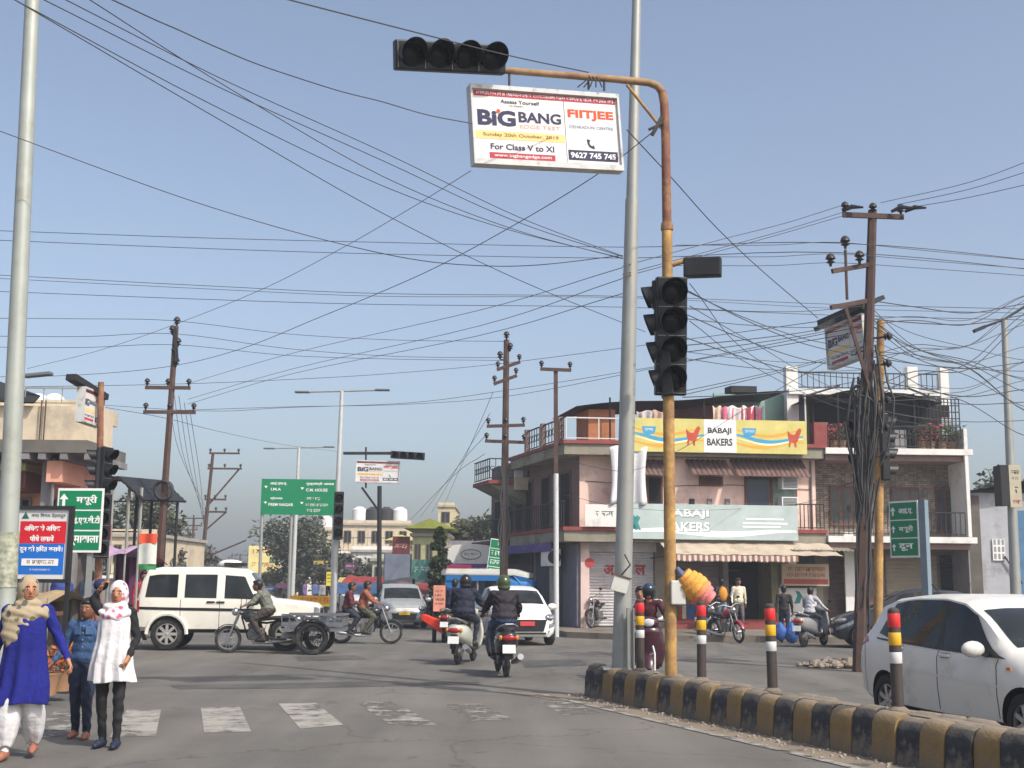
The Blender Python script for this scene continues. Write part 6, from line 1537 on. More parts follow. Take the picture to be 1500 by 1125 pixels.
cv = at(1030, 394, Yd + .02); signal_head('traffic_light', 'short black signal head seen from behind under the yellow bracket', cv, (.25, 1, 0), (1, -.1, -.02), 2, .23, .27, .10)
# bundle hanging from the pole
bq = at(1020, 862, Yd - .05); bn = thing('plastic_bundle', 'orange, yellow and pink ribbed plastic bundle tied to yellow pole', 'bundle', bq)
ax = Vector((.62, 0, -.55)).normalized(); m_ = MB(); prof = []
cols = [P('bundle_orange', (224, 160, 70), .85, rough=.75, var=.3, scale=14, bump=.5, bscale=20), P('bundle_peach', (226, 140, 96), .85, rough=.75, var=.3, scale=14, bump=.5, bscale=20), P('bundle_pink', (222, 128, 126), .85, rough=.75, var=.3, scale=14, bump=.5, bscale=20)]; bn.scale = (.80, .80, .80)
for i in range(7):
    m_ = MB(); t0_ = -.30 + i * .085; r0 = .125 + .115 * math.sin(PI * min(1, (i + .9) / 7.6))
    m_.lathe([(r0 * .95, t0_ - .01), (r0 * .99, t0_ + .005), (r0 * 1.02, t0_ + .04), (r0 * 1.0, t0_ + .075), (r0 * .95, t0_ + .086)], axis=ax, n=20)
    m_.build('ribbed_ring', cols[0] if i < 4 else cols[1] if i < 5 else cols[2], bn, smooth=True)
m_ = MB(); m_.tube([ax * -.30, ax * -.42 + Vector((0, 0, .05)), Vector((-.32, 0, .28))], [.07, .035, .02], 8); m_.build('tie', P('grey_blue_cloth', (96, 108, 140), .8, var=.2), bn, smooth=True)
# ---- bollards
BOLK = M('bollard_dark', (.055, .042, .038), rough=.6, var=.25, dirt=(.16, .11, .085), dirt_amt=.25)
BR, BY, BW = M('reflective_red', (.62, .03, .03), rough=.35, var=.1), M('reflective_yellow', (.68, .38, .02), rough=.35, var=.1), M('reflective_white', (.6, .6, .58), rough=.4, var=.1)
bl_lab = ['dark bollard with yellow band half hidden by the maroon scooter riders', 'dark banded bollard just right of the yellow signal pole', 'dark banded bollard alone in the middle of the median', 'dark banded bollard in front of the pearl white hatchback']
for i, s_ in enumerate((ks(938), ks(1028), ks(1132), ks(1316))):
    b_ = thing('bollard', bl_lab[i], 'bollard', kp(s_, .345, .405), 0, 'bollards along the median'); b_.rotation_euler = (rnd.uniform(-.02, .02), rnd.uniform(-.02, .03), rnd.random() * 6)
    m_ = MB(); m_.lathe([(.058, 0), (.058, .93), (.055, .965), (.03, .985), (.001, .988)], n=18); m_.build('post', BOLK, b_, smooth=40)
    for z0_, z1_, mt in ((.80, .93, BR), (.63, .75, BY), (.46, .565, BW)):
        m_ = MB(); m_.lathe([(.0585, z0_), (.0605, z0_ + .003), (.0605, z1_ - .003), (.0585, z1_)], n=18, caps=False); m_.build('reflective_band', mt, b_, smooth=40)
    m_ = MB(); m_.lathe([(.11, -.02), (.10, .03), (.06, .06)], n=14); m_.build('mortar_foot', DIRT, b_, smooth=True)

# ---- advertising light box (flat print as geometry)
def bigbang(root, w_, h_, thick=.16, full=True):
    """front face looks along local -Y"""
    fr = M('lightbox_frame', (.52, .53, .52), rough=.5, var=.1, dirt=(.25, .2, .15), dirt_amt=.3, dscale=4)
    MB().b2((-w_/2, .03, -h_/2), (w_/2, thick, h_/2)).build('case', fr, root)
    t = h_ * .055
    for nm_, lo, hi in (('frame_bar', (-w_/2, -.02, h_/2 - t), (w_/2, .03, h_/2)), ('frame_bar', (-w_/2, -.02, -h_/2), (w_/2, .03, -h_/2 + t * 1.3)), ('frame_bar', (-w_/2, -.019, -h_/2 + t * 1.3), (-w_/2 + t * .4, .03, h_/2 - t)), ('frame_bar', (w_/2 - t * .5, -.019, -h_/2 + t * 1.3), (w_/2, .03, h_/2 - t))):
        MB().b2(lo, hi).build(nm_, fr, root)
    fw0, fw1, fz0, fz1 = -w_/2 + t * .4, w_/2 - t * .5, -h_/2 + t * 1.3, h_/2 - t
    MB().b2((fw0, .018, fz0), (fw1, .029, fz1)).build('print_face', M('print_face_white', (.66, .65, .64), rough=.45, var=.05, dirt=(.55, .50, .44), dirt_amt=.12, dscale=3), root)
    X = lambda a: -w_/2 + a * w_; Z = lambda b: h_/2 - b * h_
    yy = .0165
    RED = P('print_crimson', (178, 62, 76), .9, var=.05); NAV = P('print_navy', (58, 60, 92), .8, var=.05); ORG = P('print_fire_orange', (232, 84, 44), .9, var=.04); YB = P('print_pale_yellow', (240, 206, 140), .9, var=.04); BRN = P('print_brown', (130, 96, 52), .8)
    def pan(a0, a1, b0, b1, mt, y=yy): return MB().b2((X(a0), y - .001, Z(b1)), (X(a1), y, Z(b0))).build('print_panel', mt, root)
    def L(s_, a, b, aw, bh, mt, bold=.02, y=yy - .003): return letter(s_, X(a), Z(b), aw * w_, bh * h_, mt, root, y=y, bold=bold)
    pan(.022, .978, .065, .135, RED)
    if full: scribble(root, X(.5), Z(.10), .92 * w_, .04 * h_, PRINTW, y=yy - .003)
    MB().b2((X(.618), yy - .001, Z(.93)), (X(.621), yy, Z(.137))).build('print_line', NAV, root)
    L('BiG', .165, .405, .25, .20, NAV, .042); L('BANG', .452, .375, .285, .135, NAV, .03)
    m_ = MB(); m_.lathe([(.018 * h_ * 1.4, 0), (.018 * h_ * 1.4, .001)], c=(X(.178), yy - .0045, Z(.317)), axis=(0, -1, 0), n=10); m_.build('print_dot', ORG, root)
    pan(.022, .612, .57, .675, YB); pan(.105, .54, .84, .915, RED); pan(.63, .97, .755, .885, NAV)
    L('FIITJEE', .80, .30, .315, .135, ORG, .035)
    L('9627 745 745', .80, .82, .31, .075, PRINTW, .03)
    L('For Class V to XI', .325, .765, .42, .075, NAV, .02)
    if full:
        L('Assess Yourself', .325, .19, .26, .05, PRINTK, .015); scribble(root, X(.30), Z(.245), .10 * w_, .02 * h_, PRINTK, y=yy - .003)
        L('EDGE TEST', .45, .495, .27, .045, P('print_salmon', (226, 170, 150), .9), .0)
        L('Sunday 20th October, 2019', .32, .622, .50, .055, BRN, .015)
        L('www.bigbangedge.com', .325, .878, .38, .05, PRINTW, .01); L('DEHRADUN CENTRE', .80, .455, .30, .04, P('print_slate', (120, 128, 150), .9), .0)
        m_ = MB(); cx_, cz_ = X(.80), Z(.645); k = h_ * .055
        m_.tube([(cx_ + k * math.cos(a_), yy - .004, cz_ + k * 1.15 * math.sin(a_)) for a_ in [math.radians(150 + q * 13) for q in range(12)]], [k * .42, k * .42, k * .3] + [k * .24] * 6 + [k * .3, k * .42, k * .42], 6)
        for v in range(len(m_.v)): p_ = m_.v[v]; m_.v[v] = (p_[0], yy - .004 + (p_[1] - yy + .004) * .02, p_[2])
        m_.build('phone_icon', PRINTK, root)
tl, tr_ = at(692, 122, Yd - .86), at(909, 138, Yd - .16); blp = at(692, 240, Yd - .86)
cen = (at(692, 181, Yd - .86) + at(909, 194, Yd - .16)) / 2
ad = thing('advertising_board', 'large framed coaching class light box hanging under the long signal arm', 'billboard', cen); orient(ad, tr_ - tl)
bigbang(ad, (tr_ - tl).length, (tl - blp).length * .985)
for px, py0, py1 in ((746, 100, 122), (862, 112, 128), (885, 114, 130)):
    k = Yd - .86 + (px - 692) / 217 * .7; a_ = ad.matrix_world; 
    p0_ = at(px, py0, k); p1_ = at(px, py1 + 3, k)
    inv = (Matrix.Translation(cen) @ ad.rotation_euler.to_matrix().to_4x4()).inverted()
    MB().cyl(inv @ p0_, inv @ p1_, .016, n=6).build('hanger', WIRE, ad)
m_ = MB(); inv = (Matrix.Translation(cen) @ ad.rotation_euler.to_matrix().to_4x4()).inverted()
for q in range(5): m_.tube([inv @ at(850 + q * 6, 106 + rnd.random() * 8, Yd - .35), inv @ at(858 + q * 5, 118, Yd - .36), inv @ at(846 + q * 9, 128, Yd - .34)], .010, 5)
m_.build('tie_wire', WIRE, ad)

# ---- left lamp post
lb_ = g(2, 1034); lb_ = Vector((at(0, 1034, lb_.y).x, lb_.y, .13)); ltop = at(50, -60, lb_.y)
lpl = oct_pole('lamp_post', 'leaning grey green lamp post at the left edge', (lb_.x, lb_.y, .13), ltop, .135, .095, M('grey_green_steel', (.36, .385, .35), rough=.5, metal=.25, var=.15, scale=2, dirt=(.27, .26, .21), dirt_amt=.35), 12)
d_ = (ltop - Vector((lb_.x, lb_.y, .13))).normalized()
m_ = MB(); m_.tube([d_ * 1.35, d_ * 2.05], [.139, .138], 14, caps=False); m_.build('pasted_poster', P('torn_poster', (176, 178, 158), .8, var=.6, scale=14, dirt=(.12, .16, .10), dirt_amt=.4, dscale=6), lpl, smooth=True)

# ---- municipal notice board on posts
bp_ = at(61, 797, 16.8); nb = thing('notice_board', 'red, white and blue municipal notice board in a black frame', 'sign', bp_, math.radians(-4))
k = 16.8 / FPX; w_, h_ = 78 * k, 100 * k
MB().b2((-w_/2, 0, -h_/2), (w_/2, .05, h_/2)).build('board', M('board_white', (.60, .61, .62), var=.04, dirt=(.42, .40, .36), dirt_amt=.15), nb)
for lo, hi in (((-w_/2 - .05, -.03, -h_/2 - .05), (-w_/2, .06, h_/2 + .05)), ((w_/2, -.03, -h_/2 - .05), (w_/2 + .05, .06, h_/2 + .05)), ((-w_/2, -.03, h_/2), (w_/2, .06, h_/2 + .05)), ((-w_/2, -.03, -h_/2 - .05), (w_/2, .06, -h_/2))): MB().b2(lo, hi).build('frame_bar', IRON, nb)
for sg in (-1, 1): MB().b2((sg * (w_/2 + .025) - .025, 0, -bp_.z + .12), (sg * (w_/2 + .025) + .025, .05, -h_/2 - .05)).build('post', IRON, nb)
PRD_ = P('sign_red', (206, 26, 44), .9, var=.04); PBL_ = P('sign_blue', (20, 108, 200), .9, var=.04); PGR_ = P('sign_green_dark', (30, 100, 80), .9)
Z = lambda b: h_/2 - b * h_
panel('red_panel', -w_ * .43, w_ * .45, Z(.49), Z(.17), PRD_, nb, y=0, t=.003); panel('blue_panel', -w_ * .46, w_ * .44, Z(.935), Z(.493), PBL_, nb, y=0, t=.003)
MB().add([(-w_ * .42, -.003, Z(.135)), (-w_ * .27, -.003, Z(.135)), (-w_ * .345, -.003, Z(.035))], [(0, 1, 2)]).build('logo', PGR_, nb)
letter('\u0928\u0917\u0930 \u093f\u0928\u0917\u092e \u0926\u0947\u0939\u0930\u093e\u0926\u0942\u0928', w_ * .10, Z(.09), w_ * .66, h_ * .075, PRINTK, nb, y=-.005, bold=.01)
letter('\u0905\u093f\u0927\u0915 \u0938\u0947 \u0905\u093f\u0927\u0915', 0, Z(.265), w_ * .70, h_ * .095, PRINTW, nb, y=-.006, bold=.03)
letter('\u092a\u094c\u0927\u0947 \u0932\u0917\u093e\u092f\u0947\u0902', 0, Z(.415), w_ * .46, h_ * .095, PRINTW, nb, y=-.006, bold=.03)
letter('\u0926\u0942\u0928 \u0915\u094b \u0939\u093f\u0930\u0924 \u092c\u0928\u093e\u092f\u0947\u0902\u0964', 0, Z(.575), w_ * .82, h_ * .11, PRINTW, nb, y=-.006, bold=.03)
MB().b2((-w_ * .36, -.008, Z(.81)), (w_ * .34, -.0035, Z(.71))).build('print_pill', PRINTW, nb, bevel=.0)
scribble(nb, 0, Z(.76), w_ * .52, h_ * .06, P('print_brown', (130, 96, 52)), y=-.010); scribble(nb, 0, Z(.87), w_ * .40, h_ * .025, PRINTW, y=-.006)
# ---- green direction sign with three rows
SGR = P('road_sign_green', (8, 128, 84), .9, rough=.4, var=.05); 
def road_sign(name, label, c, rz, w_, h_, rows, post=None, postw=.07, frame=True):
    r_ = thing(name, label, 'road sign', c, rz)
    MB().b2((-w_/2, 0, -h_/2), (w_/2, .03, h_/2)).build('panel', PRINTW if frame else SGR, r_)
    n = len(rows); e = .035 * w_ if frame else 0
    for i, row in enumerate(rows):
        z1_ = h_/2 - e - (h_ - 2 * e) * i / n; z0_ = h_/2 - e - (h_ - 2 * e) * (i + 1) / n
        if frame: MB().b2((-w_/2 + e, -.004, z0_ + .012), (w_/2 - e, -.001, z1_ - .012)).build('green_field', SGR, r_)
        for (txt, ax_, aw, ah) in row:
            if txt == '^':
                cx_ = ax_ * w_; cz_ = (z0_ + z1_) / 2; q = ah * (z1_ - z0_)
                MB().add([(cx_ - q * .12, -.007, cz_ - q/2), (cx_ + q * .12, -.007, cz_ - q/2), (cx_ + q * .12, -.007, cz_ + q * .05), (cx_ + q * .38, -.007, cz_ + q * .05), (cx_, -.007, cz_ + q/2), (cx_ - q * .38, -.007, cz_ + q * .05), (cx_ - q * .12, -.007, cz_ + q * .05)], [tuple(range(7))]).build('arrow', PRINTW, r_)
            elif txt == '~': scribble(r_, ax_ * w_, (z0_ + z1_) / 2, aw * w_, ah * (z1_ - z0_), PRINTW, y=-.007)
            else: letter(txt, ax_ * w_, (z0_ + z1_) / 2, aw * w_, ah * (z1_ - z0_), PRINTW, r_, y=-.007, bold=.03)
    if post:
        for px_ in post: MB().b2((px_ * w_ - postw/2, .032, -c[2] + .0), (px_ * w_ + postw/2, .032 + postw, h_/2)).build('post', GALV, r_)
    return r_
c = at(116, 762, 18.6); k = 18.6 / FPX
road_sign('direction_sign', 'green three row direction sign behind the municipal notice board', c, math.radians(-3), 68 * k, 93 * k, [[('^', -.36, 0, .62), ('\u092e\u0938\u0942\u0930\u0940', .14, .46, .52)], [('\u0906\u0908.\u090f\u0938.\u092c\u0940.\u091f\u0940', .10, .72, .46)], [('\u0927\u0930\u094d\u092e\u093e\u0935\u093e\u0932\u093e', .08, .74, .5)]], post=(.25,))
# gantry sign far down the street
c = at(439, 728, 55); k = 55 / FPX; w_, h_ = 112 * k, 52 * k
gs = road_sign('gantry_sign', 'wide green overhead direction sign spanning behind the double lamp posts', c, math.radians(3), w_, h_, [[]], frame=False)
ox, oz = -w_/2, h_/2
for txt, a, b, aw, bh in (('\u0906\u0908.\u090f\u092e.\u090f.', .22, .13, .22, .10), ('I.M.A', .19, .29, .13, .08), ('\u092a\u094d\u0930\u0947\u092e\u0928\u0917\u0930', .20, .55, .16, .09), ('PREM NAGAR', .26, .72, .32, .085), ('\u092e\u0941\u0916\u094d\u092f\u092e\u0902\u0924\u094d\u0930\u0940 \u0906\u0935\u093e\u0938', .76, .13, .36, .10), ('C.M. HOUSE', .72, .30, .28, .085)):
    letter(txt, ox + a * w_, oz - b * h_, aw * w_, bh * h_, PRINTW, gs, y=-.01, bold=.02)
for a, b, aw in ((.68, .55, .18), (.73, .73, .30), (.68, .88, .18)): scribble(gs, ox + a * w_, oz - b * h_, aw * w_, .085 * h_, PRINTW, y=-.01)
for a, b in ((.06, .22), (.06, .66), (.53, .25), (.53, .66)):
    q = h_ * .05; cx_, cz_ = ox + a * w_, oz - b * h_
    MB().add([(cx_ - q, -.008, cz_ + q * .4), (cx_ + q, -.008, cz_ + q * .4), (cx_, -.008, cz_ - q * .9)], [(0, 1, 2)]).build('arrow', PRINTW, gs)
for a in (.02, .40, .95): MB().cyl((ox + a * w_, .1, -c[2]), (ox + a * w_, .1, h_/2), .07, n=8).build('post', GALV, gs)
# small tilted green sign near the bakery's side street
c = at(726, 817, 42); k = 42 / FPX; r_ = road_sign('direction_sign', 'small tilted green sign above the blue rickshaw', c, math.radians(2), 21 * k, 54 * k, [[('~', 0, .7, .5)] for _ in range(4)], post=(.35,)); r_.rotation_euler = (0, .13, math.radians(2))
# right-hand green sign on grey blue post, turned away
c = at(1324, 775, 25.5); k = 25.5 / FPX; r_ = road_sign('direction_sign', 'dark green direction sign on a blue grey post near terrace building', c, math.radians(-55), 50 * k, 82 * k, [[('^', -.36, 0, .5), ('\u0906\u0908.\u090f.', .08, .5, .42)], [('^', -.36, 0, .4), ('\u092e\u0938\u0942\u0930\u0940', .08, .5, .42)], [('^', -.36, 0, .4), ('\u0926\u0942\u0928', .06, .5, .42)]], frame=True)
MB().b2((25 * k, .02, -c.z), (25 * k + .16, .14, 41 * k)).build('post', P('blue_grey_steel', (122, 140, 152), .9, var=.1), r_)

# ---- steel utility poles
INSU = M('brown_insulator', (.03, .024, .024), rough=.3, var=.3)
def insul(mb, c, s_=1.0, ax=(0, 0, 1)):
    mb.lathe([(.02 * s_, 0), (.03 * s_, .05 * s_), (.075 * s_, .07 * s_), (.03 * s_, .10 * s_), (.085 * s_, .13 * s_), (.06 * s_, .19 * s_), (.02 * s_, .22 * s_)], c=c, axis=ax, n=10)
def utility_pole(label, base, top, r=.09, arms=(), pins=(), mat=RUST, splitmat=None, split=.5, group='steel utility poles'):
    """arms: (t along pole, left length, right length, tilt, drop); pins: extra insulators (t, dx)"""
    root = thing('utility_pole', label, 'utility pole', base, 0, group); b = Vector(base); t = Vector(top) - b
    if splitmat:
        MB().cyl((0, 0, 0), t * split, r * 1.1, r * 1.05, n=10).build('sleeve', splitmat, root, smooth=True); MB().bar(t * split, t, r * 1.7, r * 1.2, up=(0, 1, 0)).build('shaft', mat, root)
    else:
        m_ = MB(); m_.tube([(0, 0, 0), t * .5, t], [r * 1.25, r * 1.1, r * .85], 6); m_.build('shaft', mat, root)
    for (k, l_, r_, tilt, depth) in arms:
        p_ = t * k; a_ = p_ + Vector((-l_, -.06 - depth * l_, -tilt * l_)); c_ = p_ + Vector((r_, -.06 + depth * r_, tilt * r_))
        arm = MB().bar(a_, c_, .06, .10).build('cross_arm', mat, root)
        for q in ((a_ + (c_ - a_) * .04), (a_ + (c_ - a_) * .96)) if l_ + r_ < 1.2 else ((a_ + (c_ - a_) * .04), (a_ + c_) / 2, (a_ + (c_ - a_) * .96)):
            m_ = MB(); insul(m_, q + Vector((0, 0, .05)), 1.0); m_.build('insulator', INSU, root, smooth=True)
    for (k, dx, dz) in pins:
        p_ = t * k + Vector((dx, -.05, dz)); m_ = MB(); m_.cyl(t * k, p_, .02, n=5); insul(m_, p_, 1.25); m_.build('insulator', INSU, root, smooth=True)
    return root, b, t
def up(label, bx, by, tx, ty, Y, **kw):
    b_ = at(bx, by, Y); b_.z = 0; b_.x = at(bx, by, Y).x
    return utility_pole(label, (b_.x, Y, 0), at(tx, ty, Y), **kw)
r1_, b1_, t1_ = up('leaning rusty utility pole with stacked insulators beside dark market canopy', 226, 935, 258, 478, 35, r=.10, arms=((.795, .75, .55, -.0, 0), (.715, .75, .75, 0, 0)), pins=((1.0, .03, .0), (.97, -.08, 0), (.93, .10, 0), (.90, .02, 0), (.865, .09, 0)))
m_ = MB(); m_.torus((0, 0, 0), .28, .035, axis=(.2, 1, .2), n=20, m=6); m_.torus((.03, 0, .02), .26, .03, axis=(.1, 1, -.1), n=20, m=6); m_.build('cable_coil', WIRE, r1_).location = t1_ * .46 + Vector((0, -.15, 0))
m_ = MB(); m_.bar(t1_ * .99 + Vector((.0, -.1, 0)), t1_ * .88 + Vector((.12, -.1, 0)), .09, .09); m_.build('fuse_switch', IRON, r1_)
r2_, b2_, t2_ = up('rusty utility pole with one sided brackets farther down the left street', 290, 870, 312, 664, 68, r=.11, arms=((1.0, .2, 1.5, .0, 0), (.90, .2, 1.7, .0, 0), (.70, .2, 1.0, 0, 0), (.62, .1, 1.1, 0, 0)))
for k0, k1, dx in ((.66, .90, 1.55), (.50, .62, 1.05), (.32, .44, 2.3), (.22, .28, 2.2)): MB().bar(t2_ * k0, t2_ * k1 + Vector((dx, 0, 0)), .08, .08).build('brace', RUST, r2_)
for i, (bx, tx, ty, Y) in enumerate(((280, 284, 758, 100), (272, 276, 775, 120), (264, 268, 790, 150), (258, 261, 803, 180))): up('%s distant utility pole in the receding left row' % ['first', 'second', 'third', 'fourth'][i], bx, 862, tx, ty, Y, r=.12, arms=((.99, .9, .9, 0, 0), (.90, .7, .7, 0, 0)))
for i, (tx, ty, Y) in enumerate(((405, 790, 110), (395, 800, 135), (352, 812, 170), (345, 818, 200), (334, 822, 230))): up('%s thin pole at the vanishing end of the street' % ['tallest', 'second tallest', 'middle', 'second smallest', 'smallest'][i], tx - 1, 860, tx, ty, Y, r=.13, arms=((.98, 1.2, 1.2, 0, 0),), group='poles at the end of the street')
r3_, b3_, t3_ = up('dark utility pole with tilted cross arms beside the bakery balconies', 737, 905, 742, 498, 39, r=.11, arms=((.905, .30, .45, .35, 0), (.86, .4, .35, .38, 0), (.70, .60, .62, .04, 0), (.645, .65, .65, -.03, 0)), pins=((1.0, 0, 0), (.96, .12, 0), (.93, -.2, 0)))
m_ = MB(); [m_.tube([t3_ * .22 + Vector((rnd.gauss(0, .06), -.1, 0)), t3_ * .35 + Vector((rnd.gauss(0, .1), -.1, 0)), t3_ * .45 + Vector((rnd.gauss(0, .08), -.1, 0)), t3_ * .56 + Vector((rnd.gauss(0, .1), -.1, 0))], .02, 5) for _ in range(12)]; m_.build('cable_tangle', WIRE, r3_)
up('slim utility pole with silver lower half in front of the bakery corner', 815, 918, 814, 540, 37.5, r=.075, arms=((.995, .48, .48, -.03, 0),), splitmat=M('white_grey_pipe', (.52, .53, .54), rough=.4, var=.08), split=.60)
# right-hand pole with the cable nest
r4_, b4_, t4_ = up('rust brown utility pole hung with a thick nest of cables', 1258, 972, 1278, 308, 23.6, r=.10, arms=((.985, .62, .62, .0, .1), ))
for k, l_ in ((.876, .85), (.795, .85)): MB().bar(t4_ * k, t4_ * k + Vector((-l_, -.3, -.22)), .07, .09).build('cross_arm', RUST, r4_)
p_ = t4_ * .876 + Vector((-.55, -.2, -.14)); MB().cyl(p_ - Vector((0, 0, .62)), p_ + Vector((0, 0, .38)), .028, n=6).build('pin_rod', RUST, r4_)
for dx, dz in ((-.55, .38), (-.85, .02), (-.28, .08)): m_ = MB(); insul(m_, t4_ * .876 + Vector((dx, -.2, -.12 + dz)), 1.2); m_.build('insulator', INSU, r4_, smooth=True)
p_ = t4_ * .795 + Vector((-.55, -.2, -.14)); MB().bar(p_, p_ + Vector((.50, 0, -1.95)), .06, .06).build('brace', RUST, r4_)
for k, dx in ((.99, -.62), (.99, .35), (.99, .62)): m_ = MB(); m_.tube([t4_ * .985 + Vector((dx, -.1, .08)), t4_ * .985 + Vector((dx + .16, -.2, .14)), t4_ * .985 + Vector((dx + .36, -.3, .10))], [.03, .05, .02], 7); m_.build('insulator', INSU, r4_, smooth=True)
m_ = MB(); r_ = random.Random(5)
for q in range(110):
    k0 = r_.uniform(.26, .50) if q > 28 else r_.uniform(.03, .2); k1 = k0 + r_.uniform(.12, .22) if q > 28 else k0 + r_.uniform(.3, .4); pts = []; ox_, oy_ = r_.gauss(-.05, .13), r_.gauss(-.13, .05)
    for i in range(7):
        k = k0 + (k1 - k0) * i / 6; spread = .35 + 1.1 * math.exp(-((k - .54) / .12) ** 2)
        pts.append(t4_ * k + Vector((ox_ * spread + r_.gauss(0, .022), oy_ * spread + r_.gauss(0, .02), 0)))
    m_.tube(pts, r_.uniform(.012, .026), 5)
for q in range(14):
    k = r_.uniform(.48, .60); cc = t4_ * k + Vector((r_.uniform(-.25, .05), -.15, 0)); m_.torus(cc, r_.uniform(.08, .2), .018, axis=(r_.uniform(-.5, .5), 1, r_.uniform(-.5, .5)), n=14, m=5)
o = m_.build('cable_nest', WIRE, r4_); o['kind'] = 'stuff'
m_ = MB(); m_.tube([t4_ * .03, t4_ * .20], [.10, .095], 12, caps=False); m_.build('pasted_bill', P('green_white_bill', (150, 172, 148), .8, var=.5, scale=12), r4_, smooth=True)
for i, z_ in enumerate((.40, .46, .52, .60, .66)):
    m_ = MB(); cc = t4_ * (z_ + .05) + Vector((.22, -.1, 0)); m_.cyl(t4_ * (z_ + .05), cc, .02, n=6); insul(m_, cc, 1.0, (1, 0, .2)); m_.build('insulator', INSU, r4_, smooth=True)

# yellow signal pole standing beside it, with two heads and the tilted board on top
yb2 = at(1283, 905, 24.3); yb2.z = 0; y2 = thing('signal_pole', 'ochre traffic signal pole behind the cable hung utility pole', 'signal pole', yb2)
MB().cyl((0, 0, 0), at(1290, 470, 24.3) - yb2, .09, .075, n=12).build('shaft', YPOLE, y2, smooth=True)
MB().bar(at(1196, 482, 24.0) - yb2, at(1292, 436, 24.6) - yb2, .16, .09).build('top_arm', IRON, y2)
cv = at(1303, 655, 24.3); signal_head('traffic_light', 'dark signal head facing right on the ochre pole', cv + Vector((-.06, 0, 0)), (1, .1, 0), (0, 0, 1), 4, .32, .32, .135, vis=.22)
cv = at(1258, 650, 24.0); signal_head('traffic_light', 'dark signal head facing left beside the cable nest', cv, (-1, -.25, 0), (0, 0, 1), 3, .34, .32, .13, vis=.22)
a_, b_ = at(1212, 511, 25.0), at(1264, 490, 23.9); cen2 = (a_ + b_) / 2; ad2 = thing('advertising_board', 'tilted coaching class light box high on the right, behind utility pole', 'billboard', cen2); xd = (b_ - a_); orient(ad2, xd); bigbang(ad2, xd.length * 1.05, .88, full=False)
MB().b2((-xd.length * .62, -.1, .50), (xd.length * .60, .22, .64)).build('hood', IRON, ad2)
# left board and signals
yb3 = at(146, 900, 24.5); yb3.z = .1; y3_ = thing('signal_pole', 'rusty signal pole with dark signals left of the market canopy', 'signal pole', yb3)
MB().cyl((0, 0, 0), at(148, 560, 24.5) - yb3, .075, .06, n=10).build('shaft', RPOLE, y3_, smooth=True)
a_, b_ = at(124, 588, 23.9), at(151, 606, 24.9); cen3 = (a_ + b_) / 2; ad3 = thing('advertising_board', 'narrow oblique coaching class light box on the left signal pole', 'billboard', cen3); xd = b_ - a_; xd.z = 0
orient(ad3, xd); bigbang(ad3, xd.length * 1.05, .70, full=False)
m_ = MB(); m_.bar(at(104, 552, 23.6) - yb3, at(152, 582, 24.9) - yb3, .22, .12); m_.build('top_arm', IRON, y3_)
for i, (px, py, fx) in enumerate(((140, 690, -1), (158, 690, 1), (150, 770, .3))):
    cv = at(px, py, 24.3 - .15 * (i == 2)); signal_head('traffic_light', ['dark left signal head facing away left under the oblique board', 'dark left signal head facing right under the oblique board', 'low dark signal head behind the green three row sign'][i], cv, (fx, -.35 if i < 2 else -1, 0), (0, 0, 1), 3 if i < 2 else 4, .30, .30, .12, vis=.20)
# centre board down the street with horizontal head
yb4 = at(556, 885, 45); yb4.z = 0; y4 = thing('signal_pole', 'dark signal pole carrying the small central board and arm', 'signal pole', yb4)
MB().cyl((0, 0, 0), at(556, 712, 45) - yb4, .09, .08, n=10).build('shaft', IRON, y4, smooth=True)
MB().bar(at(503, 664, 45) - yb4, at(600, 664, 45) - yb4, .1, .1).build('arm', IRON, y4)
MB().bar(at(530, 714, 45) - yb4, at(556, 750, 45) - yb4, .08, .08).build('brace', IRON, y4)
MB().bar(at(536, 655, 45) - yb4, at(536, 715, 45) - yb4, .06, .06).build('hanger', IRON, y4)
signal_head('traffic_light', 'dark horizontal signal head above the small central board', at(597, 667, 44.8), (0, -1, 0), (1, 0, -.05), 4, .30, .27, .11)
signal_head('traffic_light', 'dark vertical signal head behind the nearer double lamp post', at(496, 755, 46.6), (.2, -1, 0), (0, 0, 1), 4, .44, .36, .15)
a_, b_ = at(521, 690, 44.9), at(585, 692, 44.9); ad4 = thing('advertising_board', 'small white coaching class board in the centre above far street', 'billboard', (a_ + b_) / 2); orient(ad4, b_ - a_); bigbang(ad4, (b_ - a_).length, 33 * 45 / FPX, full=True)
# double arm lamp posts on the far street divider
def double_lamp(label, bx, by, tx, ty, Y, l_, r_):
    b_ = at(bx, by, Y); b_.z = 0; t_ = at(tx, ty, Y) - b_; root = thing('street_lamp', label, 'street lamp', b_, 0, 'double arm street lamps'); MB().cyl((0, 0, 0), t_, .13, .075, n=10).build('shaft', M('pale_lamp_post', (.50, .51, .50), rough=.45, metal=.2, var=.1), root, smooth=True)
    for sg, L_ in ((-1, l_), (1, r_)):
        a_ = MB().tube([t_, t_ + Vector((sg * L_ * .75, 0, .05 if sg > 0 else -.04))], .035, 8).build('arm', GALV, root)
        MB().box(t_ + Vector((sg * L_ * .88, 0, .06 if sg > 0 else -.05)), (L_ * .32, .25, .07)).build('lamp_head', M('lamp_grey', (.12, .13, .14), var=.1), a_, bevel=.02)
double_lamp('nearer double arm street lamp rising behind the small central board', 488, 880, 501, 573, 47, 67 * 47 / FPX, 68 * 47 / FPX)
double_lamp('farther double arm street lamp in front of the wide green sign', 428, 872, 438, 656, 67, 50 * 67 / FPX, 50 * 67 / FPX)
